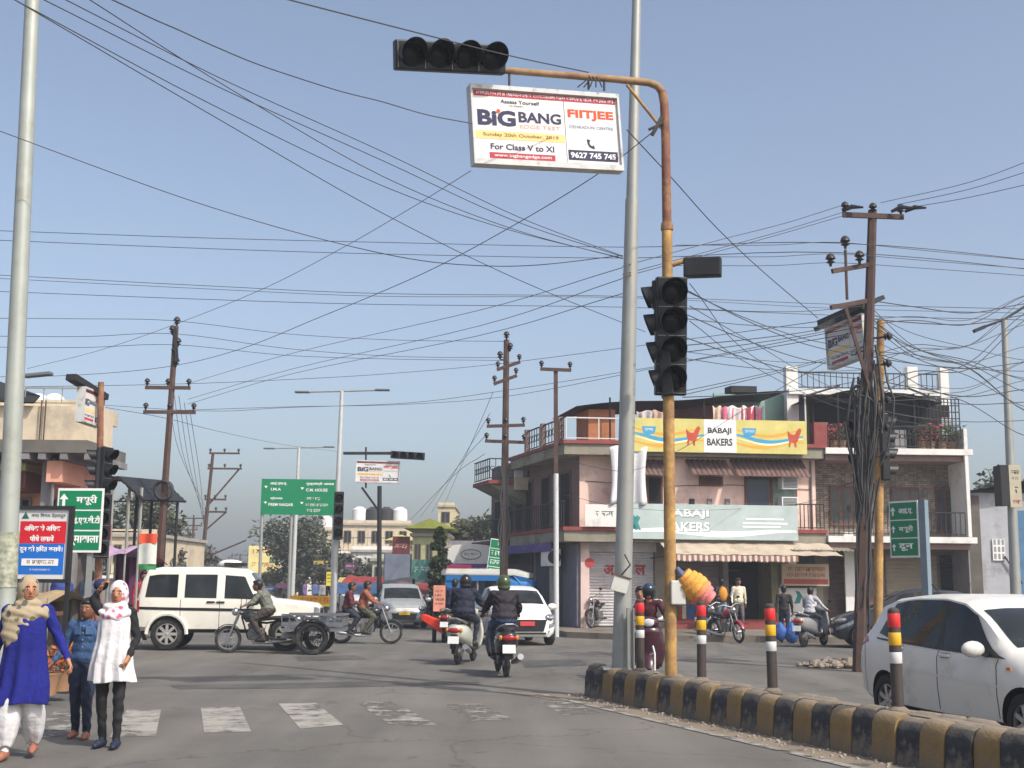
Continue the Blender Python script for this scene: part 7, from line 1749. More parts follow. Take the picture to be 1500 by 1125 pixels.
# right-hand street lamp
b_ = at(1487, 868, 33); b_.z = .1; t_ = at(1471, 468, 33) - b_; rl = thing('street_lamp', 'grey street lamp post with angled arm at the right edge', 'street lamp', b_)
MB().cyl((0, 0, 0), t_, .15, .085, n=10).build('shaft', GALV, rl, smooth=True)
for (px0, py0, px1, py1) in ((1471, 468, 1430, 483), (1471, 468, 1515, 440)): MB().tube([at(px0, py0, 33) - b_, at(px1, py1, 33) - b_], .035, 8).build('arm', IRON, rl)
MB().bar(at(1427, 485, 33) - b_, at(1442, 479, 33) - b_, .2, .09).build('lamp_head', IRON, rl)
hb = at(1487, 712, 32.6); hs = thing('hoarding', 'narrow cream and black hoarding fixed to right street lamp', 'hoarding', hb); w_, h_ = 16 * 32.6 / FPX, 62 * 32.6 / FPX
MB().b2((-w_/2, 0, -h_/2), (w_/2 + .02, .06, h_/2)).build('face', P('hoarding_cream', (196, 188, 164), .8, var=.15, scale=4), hs); MB().b2((-w_/2 - .22, .0, -h_/2 + .05), (-w_/2 - .003, .5, h_/2)).build('side', IRON, hs)
for z_, hh, mt in ((.32, .10, PRINTK), (.18, .07, P('print_brown', (130, 96, 52))), (-.10, .16, PRINTK), (-.38, .10, P('print_crimson', (178, 62, 76)))): scribble(hs, 0.02, z_ * h_, w_ * .7, hh * h_, mt, y=-.004)

b_ = at(14, 900, 27); b_.z = .13; t_ = at(22, 552, 27) - b_; ll = thing('street_lamp', 'street lamp arm reaching out behind the leaning left lamp post', 'street lamp', b_)
MB().cyl((0, 0, 0), t_, .10, .07, n=10).build('shaft', GALV, ll, smooth=True)
MB().tube([t_, at(50, 551, 27) - b_], .03, 8).build('arm', GALV, ll); MB().bar(at(36, 551, 27) - b_, at(76, 547, 27) - b_, .22, .08).build('lamp_head', M('lamp_grey', (.12, .13, .14)), ll, bevel=.02)
# ============================================================ overhead cables
def wire(pts, r=.011, sag=0.0):
    P_ = [Vector(p) for p in pts]; out = []
    if len(P_) == 2:
        n = 18; L = (P_[1] - P_[0]).length
        for i in range(n + 1):
            t = i / n; q = P_[0].lerp(P_[1], t); q.z -= sag * L * 4 * t * (1 - t); out.append(q)
    else:
        # Catmull-Rom through the points
        Q = [P_[0] * 2 - P_[1]] + P_ + [P_[-1] * 2 - P_[-2]]
        for i in range(1, len(Q) - 2):
            for k in range(6):
                t = k / 6; a, b, c, d = Q[i - 1], Q[i], Q[i + 1], Q[i + 2]
                out.append(.5 * ((2 * b) + (c - a) * t + (2 * a - 5 * b + 4 * c - d) * t * t + (3 * b - a - 3 * c + d) * t ** 3))
        out.append(P_[-1])
    o = MB().tube(out, r * .62, 5).build('overhead_cable', WIRE); return o
def W(label, pts, r=.011, group='overhead cables'):
    return tag(wire([at(*p) for p in pts], r), label, 'cable', group)
ORD = ['first', 'second', 'third', 'fourth', 'fifth']
UPL = 'black cable from top left sky to silver lamp post'
for k_, pts in enumerate(([(-60, -45, 9), (22, 0, 10), (340, 186, 12.5), (560, 312, 14.5), (760, 410, 17), (945, 486, 20)],
            [(-60, -38, 9), (22, 0, 10), (300, 148, 12.5), (560, 272, 14.5), (740, 335, 16), (912, 378, 17.1)], [(-10, -36, 9), (65, 0, 10), (330, 132, 12.5), (560, 235, 14.5), (750, 322, 16), (912, 376, 17.1)],
            [(20, -38, 9), (97, 0, 10), (330, 118, 12.5), (560, 222, 14.5), (760, 318, 16), (912, 375, 17.1)], [(80, -34, 9), (132, 0, 10), (340, 132, 12.5), (560, 258, 14.5), (750, 335, 16), (912, 379, 17.1)])): W(UPL + ', %s from the left' % ORD[k_], pts, .0085)
W('wavy black cable sagging from top left to the large light box', [(120, -18, 9), (165, 0, 9.6), (225, 28, 10.2), (262, 44, 10.6), (310, 66, 11), (372, 92, 11.7), (430, 112, 12.3), (500, 134, 13), (560, 149, 13.6), (625, 168, 14.2), (692, 181, 14.95)], .010)
W('thick black cable from the top edge to the signal arm', [(360, -18, 11), (425, 0, 11.6), (600, 45, 13.2), (740, 80, 14.4), (862, 106, 15.4)], .013)
W('long cable sagging from the left edge to the silver lamp post', [(-40, 178, 15), (0, 192, 15.3), (200, 266, 16), (330, 310, 16.4), (470, 350, 16.8), (600, 379, 17), (700, 389, 17.1), (790, 388, 17.2), (912, 374, 17.2)], .010)
HZ = 'thin level cable crossing the whole sky'; HZn = 0
for a, b, c_, e, r in ((338, 355, 362, 378, .014), (352, 372, 378, 392, .014), (403, 430, 434, 446, .013), (408, 434, 436, 452, .011), (427, 446, 450, 462, .013)):
    W(HZ + ', %s from the top' % ORD[HZn], [(-60, a - 2, 30), (0, a, 30), (300, (a + b) / 2 + 2, 30), (560, b, 30), (915, c_, 30), (1230, e - 22 if a < 360 else e, 24 if a < 360 else 32), (1560, e + 8, 30)], r); HZn += 1
W('rising cable from left edge over the light box to the signal pole', [(-30, 552, 33), (100, 550, 31), (240, 538, 29), (350, 512, 26.5), (470, 464, 24), (560, 427, 22), (650, 386, 20), (770, 320, 18), (880, 252, 16.6), (958, 192, 15.9)], .011)
W('thin cable rising from the left roofs behind the light box', [(40, 540, 34), (150, 512, 32), (270, 470, 30), (390, 421, 27), (500, 364, 24.5), (600, 306, 22), (690, 250, 20)], .010)
PL = 'thin cable from left utility pole to the bakery pole'
for k_, (a, b, c_) in enumerate(((466, 470, 500), (492, 489, 524), (508, 505, 528))):
    W(PL + ', %s from the top' % ORD[k_], [(-60, a, 35), (120, a + 1, 35), (256, b, 35), (420, (b + c_) / 2 + 4, 37), (580, c_ - 2, 38.5), (738, c_, 39)], .014)
for k_, (y0, y1, y2_) in enumerate(((562, 455, 392), (585, 478, 408), (592, 492, 430))):
    W('thin rising cable from left utility pole to silver lamp post, %s from the top' % ORD[k_], [(275, y0, 35), (430, y0 - 45, 32), (700, y1, 24), (912, y2_, 17.2)], .010)
for pts in ([(-60, 568, 36), (240, 563, 35), (420, 556, 36), (560, 548, 37), (730, 533, 39), (1000, 498, 32), (1262, 462, 23.6)], [(100, 590, 40), (300, 602, 40), (420, 597, 40), (600, 590, 40), (740, 572, 39), (912, 545, 36), (1262, 486, 23.6)], [(240, 602, 35), (420, 596, 38), (600, 592, 40), (760, 578, 40), (1050, 520, 30), (1262, 478, 23.6)], [(150, 596, 33), (240, 612, 35), (330, 634, 45), (420, 652, 60), (500, 662, 75)]):
    W('low dark cable running behind the street lamps', pts, .013)
for i in range(5): W('thin cable fanning down from left utility pole, %s from the left' % ORD[i], [(246 + i * 8, 560 + 10 * i, 35), (262 + i * 8, 660 + i * 12, 48), (300, 742 + i * 12, 66)], .014)
for i in range(4): W('thin cable slanting down left of bakery utility pole, %s from the top' % ORD[i], [(722 - i * 4, 575 + 30 * i, 39), (690 - i * 9, 650 + 16 * i, 48), (648 - i * 16, 745 + 6 * i, 70)], .014)
W('taut guy cable from the signal pole down to the right utility pole', [(918, 190, 15.9), (985, 262, 17), (1050, 334, 18.6), (1120, 400, 20.6), (1198, 466, 23)], .013)
for k_, (a, b) in enumerate(((300, 350), (308, 362), (312, 366))):
    W('thin cable leaving right utility pole top leftward, %s from the top' % ORD[k_], [(1230 + (a - 300), a + 2, 23.5), (1150, (a + b) / 2 + 2, 23), (1060, b, 22), (912, b + 40, 17.3)], .010)
for k_, (a, b) in enumerate(((297, 233), (300, 250), (302, 272))):
    W('thin cable leaving right utility pole top rightward, %s from the top' % ORD[k_], [(1345 if a == 302 else 1290 + (a - 297) * 8, a, 23.3), (1420, (a + b) / 2 + 2, 22), (1540, b - 10, 20.5)], .010)
for k_, (a, b) in enumerate(((355, 380), (372, 392), (385, 402))):
    W('thin cable over mid arm of right utility pole, %s from the top' % ORD[k_], [(990, a - 2 + 6, 22), (1130, a + 4, 23), (1225, a, 23.4), (1360, (a + b) / 2, 23.6), (1560, b + 6, 24)], .010)
r_ = random.Random(21)
for i in range(26):
    y0 = r_.uniform(435, 610); y1 = r_.uniform(425, 640); ym = (y0 + y1) / 2 + r_.uniform(2, 16)
    W('black cable in the tangle right of the cable nest', [(1272, y0, 23.6), (1340, y0 * .65 + y1 * .35 + 8, 24), (1420, ym + 4, 25), (1500, y1, 26), (1560, y1 - 4, 27)], r_.uniform(.009, .017), 'cable tangle at right')
for i in range(13):
    y0 = r_.uniform(420, 600); y1 = r_.uniform(440, 560)
    W('black cable between the yellow signal pole and the cable nest', [(1000, y0, 17), (1090, (y0 * .6 + y1 * .4) + 6, 19.5), (1180, (y0 * .25 + y1 * .75) + 7, 22), (1262, y1, 23.5)], r_.uniform(.008, .013), 'cable tangle left of nest')
for k_, (a, b, c_) in enumerate(((448, 500, 575), (470, 535, 600), (415, 520, 590))):
    W('cable crossing low over the bakery roof, %s of three' % ['middle', 'lowest', 'highest starting'][k_], [(1010, a, 20), (1100, b, 26), (1240, c_, 35), (1400, c_ + 30, 42)], .012)
W('cable dipping from bakery facade past the banner', [(770, 655, 40), (905, 690, 38), (990, 662, 37), (1090, 600, 34), (1262, 500, 23.7)], .012)
W('cable along the bakery front under the awning line', [(830, 725, 39), (905, 742, 38.5), (1010, 748, 39), (1170, 738, 40), (1262, 700, 24)], .010)

# ============================================================ far buildings
def far_building(label, px0, px1, pyt, Y, wall, floors=2, cols=4, dep=9, rz=0.0, roof=None, balcony=False, name='house', awn=None, cat='building', tanks=0, parapet=.35):
    a_ = at(px0, 850, Y); b_ = at(px1, 850, Y); ht = at((px0 + px1) / 2, pyt, Y).z; w_ = b_.x - a_.x
    r_ = thing(name, label, cat, (a_.x, Y, 0), rz)
    MB().b2((0, 0, 0), (w_, dep, ht - parapet)).build('wall', wall, r_)
    MB().b2((-.12, -.12, ht - parapet), (w_ + .12, dep + .1, ht - parapet + .15)).build('roof_slab', M('roof_slab_grey', (.36, .33, .29), var=.2), r_)
    MB().b2((0, 0.02, ht - parapet + .15), (w_, .16, ht)).build('parapet', wall, r_)
    fh = (ht - parapet) / floors
    for f in range(floors):
        for c_ in range(cols):
            u0 = w_ * (c_ + .2) / cols; u1 = w_ * (c_ + .72) / cols; z0_ = f * fh + (fh * .34 if f else .1); z1_ = f * fh + fh * .80
            wn = MB().b2((u0, -.05, z0_), (u1, -.004, z1_)).build('window' if f else 'shop_shutter', M('window_frame_dark', (.09, .075, .065), var=.3) if f else [M('shutter_blue', (.10, .13, .20), var=.3), M('shutter_grey', (.24, .23, .22), var=.2), DARK][(c_ + int(px0)) % 3], r_)
            if f:
                for h_ in (0, 1): MB().b2((u0 + .05 + h_ * (u1 - u0) / 2, -.058, z0_ + .06), (u0 - .05 + (h_ + 1) * (u1 - u0) / 2, -.053, z1_ - .06)).build('pane', GLASS, wn)
        if f and balcony:
            MB().b2((-.1, -1.0, f * fh - .12), (w_ + .1, -.004, f * fh)).build('balcony_slab', WHITER, r_); m_ = MB(); rail(m_, (0, -.95, f * fh), (w_, -.95, f * fh), .9, pitch=.3); m_.build('railing', IRON, r_)
    if roof == 'gable':
        gz = w_ * .28; m_ = MB(); m_.prism([(-.4, 0, 0), (w_ + .4, 0, 0), (w_ / 2, 0, gz)], (0, -.5, ht + .01), (0, dep + .4, ht + .01)); m_.build('gable_roof', awn or OLIVE, r_)
    for k in range(tanks):
        m_ = MB(); cx_ = w_ * (.2 + .6 * k / max(1, tanks - 1)); m_.lathe([(.5, 0), (.52, .5), (.5, 1.0), (.25, 1.15), (.2, 1.2)], c=(cx_, 2.0, ht - parapet + .15), n=14); m_.build('water_tank', M('black_tank', (.03, .03, .034), var=.2) if k % 3 else WHITEP, r_, smooth=40)
    return r_, w_, ht
YG = P('yellow_green_render', (190, 190, 138), .75, var=.2, dirt=(.3, .27, .2), dirt_amt=.4); MINT = P('mint_render', (196, 210, 192), .8, var=.15, dirt=(.34, .32, .28), dirt_amt=.35); CRM2 = P('pale_yellow_render', (214, 200, 160), .8, var=.15, dirt=(.34, .29, .22), dirt_amt=.4)
far_building('cream house with roof water tanks beyond the central signal pole', 498, 600, 762, 82, CREAM, 3, 5, balcony=True, tanks=4)
far_building('white house with balcony below the cream house', 515, 592, 800, 70, WHITER, 2, 4, balcony=True)
far_building('mint green shop building left of the green gable', 545, 605, 812, 62, MINT, 2, 3)
far_building('yellow green gabled house behind the conical tree', 603, 655, 775, 60, YG, 2, 3, roof='gable', awn=P('green_gable', (150, 158, 70), .8, var=.15))
far_building('small yellow gabled house beside the cream house', 572, 602, 792, 74, CRM2, 1, 2, roof='gable', awn=P('yellow_gable', (214, 204, 130), .85, var=.1))
far_building('plain yellow tower block rising behind the gabled house', 640, 664, 736, 95, CRM2, 4, 1)
far_building('pale block with dark openings behind the white cloud sign', 655, 735, 792, 58, GREYW, 2, 4)
far_building('brown shop row under the white cloud sign', 655, 760, 826, 50, M('brown_shopfront', (.16, .11, .09), var=.3), 1, 5, dep=6)
far_building('beige billboarded building beyond the street at left', 366, 408, 806, 130, CRM2, 2, 3)
far_building('low ochre wall building behind the tricycle driver', 378, 418, 842, 90, P('ochre_wall', (206, 158, 110), .85, var=.15), 1, 2, dep=5)
far_building('cream roadside house left of the market poles', 160, 225, 775, 56, CREAM, 2, 3, balcony=True)
far_building('distant white house at the end of the street', 408, 470, 830, 140, WHITER, 2, 4)
far_building('cream tower house behind the wide green sign', 462, 502, 772, 100, CREAM, 3, 2, tanks=1)
# billboards in the far street
def hoarding(label, px0, px1, py0, py1, Y, mat, legs=True, lines=0, lm=None, rz=0.0, name='hoarding', cat='hoarding'):
    c_ = at((px0 + px1) / 2, (py0 + py1) / 2, Y); k_ = Y / FPX; w_, h_ = (px1 - px0) * k_, (py1 - py0) * k_
    r_ = thing(name, label, cat, c_, rz); MB().b2((-w_/2, 0, -h_/2), (w_/2, .08, h_/2)).build('face', mat, r_)
    if legs:
        for a in (-.4, .4): MB().cyl((a * w_, .12, -c_.z), (a * w_, .12, h_/2), .06, n=6).build('leg', IRON, r_)
    for i in range(lines): scribble(r_, 0, h_ * (.28 - .5 * i / max(1, lines - 1) if lines > 1 else 0), w_ * .75, h_ * .5 / (lines + 1), lm or PRINTK, y=-.006)
    return r_, w_, h_
hoarding('white and yellow hoarding on thin legs at the left of the far street', 364, 406, 800, 838, 100, P('faded_yellow_print', (236, 222, 150), .9, var=.25, scale=1.2), lines=2, lm=P('print_brick', (190, 80, 60)))
hoarding('maroon hoarding beside the central signal pole', 575, 600, 786, 815, 60, P('maroon_sheet', (110, 52, 54), .8, var=.2), lines=1, lm=P('print_salmon', (226, 170, 150)))
hoarding('slate blue shop hoarding below the gabled house', 562, 602, 812, 850, 54, P('slate_sheet', (110, 118, 136), .8, var=.3, scale=2), rz=.5)
hoarding('teal shop board with white trim beside the conical tree', 603, 634, 820, 848, 50, P('teal_board', (84, 140, 130), .85, var=.12), lines=1, lm=PRINTW)
hoarding('purple and blue shop sign strip above the rickshaw', 660, 742, 826, 842, 44, P('purple_print', (96, 70, 130), .8, var=.6, scale=3), lines=1, lm=PRINTW)
hoarding('deep red shop sign strip left of the purple strip', 655, 690, 828, 842, 43.6, P('crimson_print', (170, 50, 84), .8, var=.4, scale=3), lines=1, lm=PRINTW)
hoarding('small yellow notice fixed near the double lamp post', 478, 488, 838, 858, 50, P('yellow_notice', (230, 214, 80), .9, var=.1), lines=3)
hoarding('salmon pink poster pillar left of the blue rickshaw', 635, 652, 858, 895, 33.5, P('salmon_poster', (222, 150, 130), .85, var=.25, scale=5), lines=4, lm=P('print_brown', (130, 96, 52)))
cl = random.Random(77); CC = [(150, 60, 56), (60, 90, 130), (196, 176, 96), (80, 120, 96), (190, 186, 176), (110, 70, 100), (190, 120, 70), (70, 70, 76)]
CN = ['brick red', 'slate blue', 'mustard', 'sage green', 'off white', 'plum', 'tan', 'charcoal']
for i in range(22):
    px = cl.uniform(492, 655) if i < 15 else cl.uniform(380, 470); py = cl.uniform(815, 862); Yc = cl.uniform(50, 66) if i < 15 else cl.uniform(70, 95); wd = cl.uniform(9, 24); ht = cl.uniform(5, 12)
    hoarding('small %s shop board in the crowded far street' % CN[i % 8], px, px + wd, py, py + ht, Yc, P('clutter_%d' % (i % 8), CC[i % 8], .75, var=.35, scale=3), legs=i % 2 == 0, lines=1 if i % 3 else 0, lm=PRINTW if i % 8 not in (2, 4) else PRINTK)[0]['group'] = 'small shop boards of the far street'
for i in range(9):
    px = cl.uniform(500, 650); Yc = cl.uniform(51, 62); a_ = at(px, 846 + cl.uniform(-6, 8), Yc); w_ = cl.uniform(1.2, 2.6)
    aw_ = thing('shop_awning', 'sloping cloth shop awning in the crowded far street', 'awning', (a_.x, Yc, a_.z), cl.uniform(-.2, .2), 'awnings of the far street'); ph = cl.random() * 6
    MB().grid(lambda a, b: (w_ * (a - .5), -1.3 * b, -.45 * b - .06 * math.sin(PI * a) + .02 * math.sin(a * 20 + ph)), 12, 4).build('cloth', P('clutter_%d' % (i % 8), CC[i % 8], .75), aw_, smooth=True)
    for x_ in (-.48, .48): MB().cyl((w_ * x_, -1.28, -a_.z), (w_ * x_, -1.28, -.45), .03, n=5).build('post', IRON, aw_)
for i, (px, Yc, hd_, lab, cc) in enumerate(((530, 56, -70, 'small white car parked deep in the far street', (.6, .6, .58)), (555, 62, -75, 'maroon car parked behind the motorcycle riders in far street', (.18, .04, .05)), (505, 74, -80, 'dull blue car far down the street beside lamp post', (.08, .12, .2)))):
    p_ = at(px, 860, Yc); make_car('parked_car', lab, 'car', (p_.x, Yc, 0), math.radians(hd_), hatch_spec(), M('far_car_%d' % i, cc, rough=.35, coat=.3))
for i, (px, Yc, hd_) in enumerate(((622, 47, -60), (606, 49, -110), (590, 51, -70))):
    p_ = at(px, 870, Yc); make_motorcycle('motorcycle', 'motorcycle parked along the far shops, %s from the conical tree' % ORD[i], (p_.x, Yc, .16), math.radians(hd_), M('far_tank_%d' % i, ((.2, .03, .03), (.03, .03, .04), (.04, .06, .16))[i], rough=.3), lean=.1, group='motorcycles parked along the far shops')
# scalloped white sign
c_ = at(690, 812, 47); k_ = 47 / FPX; cs_ = thing('scalloped_sign', 'white cloud shaped signboard beyond the conical tree', 'sign', c_); m_ = MB(); w_, h_ = 66 * k_, 28 * k_
pts = []
for i in range(48):
    a = 2 * PI * i / 48; rr = 1 + .06 * abs(math.sin(a * 5)); pts.append((w_/2 * math.copysign(abs(math.cos(a)) ** .6, math.cos(a)) * rr, 0, h_/2 * math.copysign(abs(math.sin(a)) ** .7, math.sin(a)) * rr))
m_.prism(pts, (0, -.06, 0), (0, .06, 0)); m_.build('face', WHITER, cs_)
m_ = MB(); m_.tube([(w_ * .22 * math.cos(a), -.066, h_ * .25 * math.sin(a)) for a in [2 * PI * k / 24 for k in range(24)]], .02, 4, closed=True); m_.build('emblem_ring', GREYW, cs_); scribble(cs_, 0, 0, w_ * .30, h_ * .12, PRINTK, y=-.07)
for a in (-.35, .35): MB().cyl((a * w_, .1, -c_.z), (a * w_, .1, 0), .05, n=6).build('leg', IRON, cs_)

# ============================================================ left corner buildings and market
Lf = Fac((at(-60, 850, 31).x, 31), 0.0); lbd = thing('corner_building', 'cream and pink corner building with deep balcony slab at left', 'building', Lf.O, 0)
lr = Lf.uz(130, 700)[0]; lz1 = Lf.uz(60, 672)[1]; lz2 = Lf.uz(60, 640)[1]; lz3 = Lf.uz(60, 604)[1]; lw = Lf.uz(112, 700)[0]
PNK2 = P('salmon_render', (226, 164, 140), .95, var=.1, dirt=(.38, .26, .2), dirt_amt=.25)
MB().b2((0, .3, .1), (lw, 1.6, lz1)).build('wall', PNK2, lbd)
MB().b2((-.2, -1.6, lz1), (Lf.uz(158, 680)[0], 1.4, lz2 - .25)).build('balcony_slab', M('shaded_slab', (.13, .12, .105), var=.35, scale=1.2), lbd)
MB().b2((0, -1.2, lz2 - .25), (Lf.uz(146, 640)[0], 1.0, lz3)).build('parapet_wall', CREAM, lbd)
MB().b2((0, .4, lz3), (Lf.uz(118, 600)[0], 3, Lf.uz(60, 582)[1])).build('upper_room', CREAM, lbd)
m_ = MB(); m_.add([(0, -1.4, lz3 + .1), (Lf.uz(80, 600)[0], -1.4, lz3 + .02), (Lf.uz(80, 600)[0], -1.0, lz3 + .25), (0, -.8, lz3 + .95)], [(0, 1, 2, 3)]); o = m_.build('sheet_roof', TARP, lbd); o.modifiers.new('t', 'SOLIDIFY').thickness = .05
for px in (56, 80):
    m_ = MB(); c_ = Lf.uz(px, 585, 3); m_.ell((c_[0], 3, c_[1] - .05), (.28, .3, .22)); m_.build('water_tank', WHITEP, lbd, smooth=True)
MB().b2((Lf.uz(84, 690)[0], -1.0, .1), (Lf.uz(95, 690)[0], -.7, lz1)).build('pillar', GREYW, lbd)
MB().b2((Lf.uz(96, 700)[0], -1.3, Lf.uz(96, 712)[1]), (Lf.uz(118, 700)[0], .3, Lf.uz(96, 682)[1])).build('balcony_box', PNK2, lbd)
MB().b2((0, -.9, Lf.uz(30, 722)[1]), (Lf.uz(58, 700)[0], .2, Lf.uz(30, 695)[1])).build('balcony_front', M('maroon_railing_panel', (.16, .06, .055), var=.2), lbd)
m_ = MB(); rail(m_, (0, -.95, Lf.uz(30, 722)[1]), (Lf.uz(58, 700)[0], -.95, Lf.uz(30, 722)[1]), .6, pitch=.12); m_.build('railing', REDB, lbd)
MB().b2((0, -1.0, Lf.uz(30, 694)[1]), (Lf.uz(60, 690)[0], .2, Lf.uz(30, 684)[1])).build('sign_fascia', P('olive_fascia', (178, 176, 120), .85, var=.2), lbd)
for px0, px1 in ((24, 40), (62, 80)):
    f_ = MB().b2((Lf.uz(px0, 740)[0], .22, Lf.uz(px0, 790)[1]), (Lf.uz(px1, 740)[0], .296, Lf.uz(px0, 728)[1])).build('window', GREYW, lbd); MB().b2((Lf.uz(px0, 740)[0] + .06, .212, Lf.uz(px0, 790)[1] + .06), (Lf.uz(px1, 740)[0] - .06, .217, Lf.uz(px0, 728)[1] - .06)).build('pane', DARK, f_)
MB().b2((.0, -.5, .1), (lr + .1, .29, Lf.uz(60, 800)[1])).build('shop_front', M('shopfront_dark', (.11, .10, .10), var=.5, scale=2), lbd)
MB().b2((Lf.uz(100, 830)[0], -.7, .1), (Lf.uz(124, 830)[0], -.51, Lf.uz(110, 800)[1])).build('shutter', M('shutter_grey', (.24, .23, .22)), lbd)
m_ = MB(); rail(m_, (Lf.uz(62, 600)[0], -1.15, lz3), (Lf.uz(140, 600)[0], -1.15, lz3), .45, pitch=.35); m_.build('railing', GALV, lbd)
for px in (88, 94): MB().cyl((Lf.uz(px, 620)[0], -1.3, lz2 - .25), (Lf.uz(px, 620)[0], -1.3, lz2 + .75), .018, n=5).build('rebar', RUST, lbd)
for k_, px in enumerate((36, 60, 92, 128)):
    q = Lf.uz(px, 676, -1.6); MB().b2((q[0] - .09, -1.58, lz1 - .16), (q[0] + .09, 1.2, lz1 - .004)).build('slab_beam', GREYW, lbd)
cl2 = random.Random(8)
for k_ in range(9):
    q = Lf.uz(20 + k_ * 13, 800 + cl2.uniform(-12, 40), -.6); MB().b2((q[0], -.60 - .02 * (k_ % 3), q[1]), (q[0] + cl2.uniform(.3, .8), -.51 + 0, q[1] + cl2.uniform(.25, .6))).build('shop_poster', P('clutter_%d' % (k_ % 8), CC[k_ % 8], .75), lbd)
m_ = MB(); m_.tube([(Lf.uz(104, 700)[0], -1.2, lz1 - .1), (Lf.uz(100, 760)[0], -1.15, 2.6), (Lf.uz(104, 800)[0], -1.1, .3)], .04, 6); m_.build('drain_pipe', GREYW, lbd)
# dark canopy on poles
cY = 36.0; q0 = at(140, 725, cY); q1 = at(236, 722, cY); mc = thing('market_canopy', 'dark sheet canopy on thin poles between corner building and utility pole', 'canopy', (q0.x, cY, 0))
w_ = q1.x - q0.x; zt_ = at(190, 692, cY).z; ze_ = at(232, 720, cY - 1.5).z
m_ = MB(); m_.grid(lambda a, b: (w_ * (.02 + .98 * a), -1.6 + 4.5 * b, (zt_ if a < .6 else zt_ + (ze_ - zt_) * (a - .6) / .4) - .25 * (1 - b) + .015 * math.sin(a * 90)), 60, 3); o = m_.build('roof', TARP, mc); o.modifiers.new('t', 'SOLIDIFY').thickness = .06
for a in (.25, .50, .74, .92):
    for b in (-1.4, 2.4): MB().cyl((w_ * a, b, .1), (w_ * a, b, zt_ - .3 if a < .7 else zt_ - .55), .05, n=6).build('post', GALV if b < 0 else IRON, mc)
for z_ in (.62, .80): MB().bar((w_ * .2, -1.4, zt_ * z_), (w_ * .95, -1.4, zt_ * z_), .04, .04).build('rail', IRON, mc)
# stalls
def stall(label, px0, px1, pyt, pyb, Y, mat, side, cloth):
    a_ = at(px0, pyb, Y); b_ = at(px1, pyb, Y); zt = at(px0, pyt, Y).z; w_ = b_.x - a_.x; r_ = thing('market_stall', label, 'stall', (a_.x, Y, .1)); ph = rnd.random() * 5
    m_ = MB(); m_.grid(lambda a, b: (w_ * a * 1.06 - .03 * w_, -.6 + 2.2 * b, zt - .1 - .22 * abs(2 * b - 1) - .10 * math.sin(PI * a) * .6 + .03 * math.sin(9 * a + ph)), 14, 8); m_.build('roof_cloth', mat, r_, smooth=True)
    m_ = MB(); m_.grid(lambda a, b: (w_ * a, 1.4 + .06 * math.sin(a * 22 + ph), zt - .25 - (zt - .3) * b), 24, 4); m_.build('back_cloth', side, r_, smooth=True)
    m_ = MB(); m_.grid(lambda a, b: (w_ * a, -.55 + .03 * math.sin(a * 30), .85 - .8 * b), 20, 3); m_.build('counter_cloth', cloth, r_, smooth=True)
    MB().b2((0, -.55, .84), (w_, .5, .90)).build('counter', BROWNW, r_)
    for a in (0.02, .98):
        for y_ in (-.5, 1.35): MB().cyl((w_ * a, y_, -.1), (w_ * a, y_, zt - .25), .025, n=6).build('post', GALV, r_)
    return r_
PUR = P('plum_cloth_tent', (92, 44, 84), .8, var=.2, scale=3); LIL = P('lilac_sheet', (176, 148, 176), .85, var=.15)
stall('plum coloured cloth stall beyond the green direction sign', 138, 190, 798, 880, 30, LIL, PUR, P('red_stall_cloth', (200, 76, 88), .85, var=.2, scale=5))
stall('pink and green market stall left of the ivory SUV', 186, 218, 812, 885, 33, P('pink_sheet', (214, 110, 120), .85, var=.2), P('green_stall', (70, 110, 84), .8, var=.2), P('bright_red_cloth', (206, 54, 60), .85, var=.15))
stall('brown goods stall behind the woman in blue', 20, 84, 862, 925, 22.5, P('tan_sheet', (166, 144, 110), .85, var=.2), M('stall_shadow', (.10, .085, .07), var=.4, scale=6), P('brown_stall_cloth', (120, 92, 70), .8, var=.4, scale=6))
# red, white and green hanging flag banner
c_ = at(216, 808, 28); fb = thing('cloth_banner', 'red, white and green vertical cloth banner beside utility pole', 'banner', c_); k_ = 28 / FPX
for i, (cc, z0_, z1_) in enumerate((((226, 84, 50), 12, 26), ((214, 216, 208), -18, 12), ((60, 140, 84), -26, -18))):
    m_ = MB(); m_.grid(lambda a, b: ((a - .5) * 26 * k_, .04 * math.sin(a * 6 + i), (z0_ + (z1_ - z0_) * b) * k_), 8, 3); m_.build('cloth_band', P('flag_%d' % i, cc, .85, var=.12), fb, smooth=True)
MB().cyl((-14 * k_, .05, -c_.z + .1), (-14 * k_, .05, 30 * k_), .03, n=6).build('staff', GALV, fb)
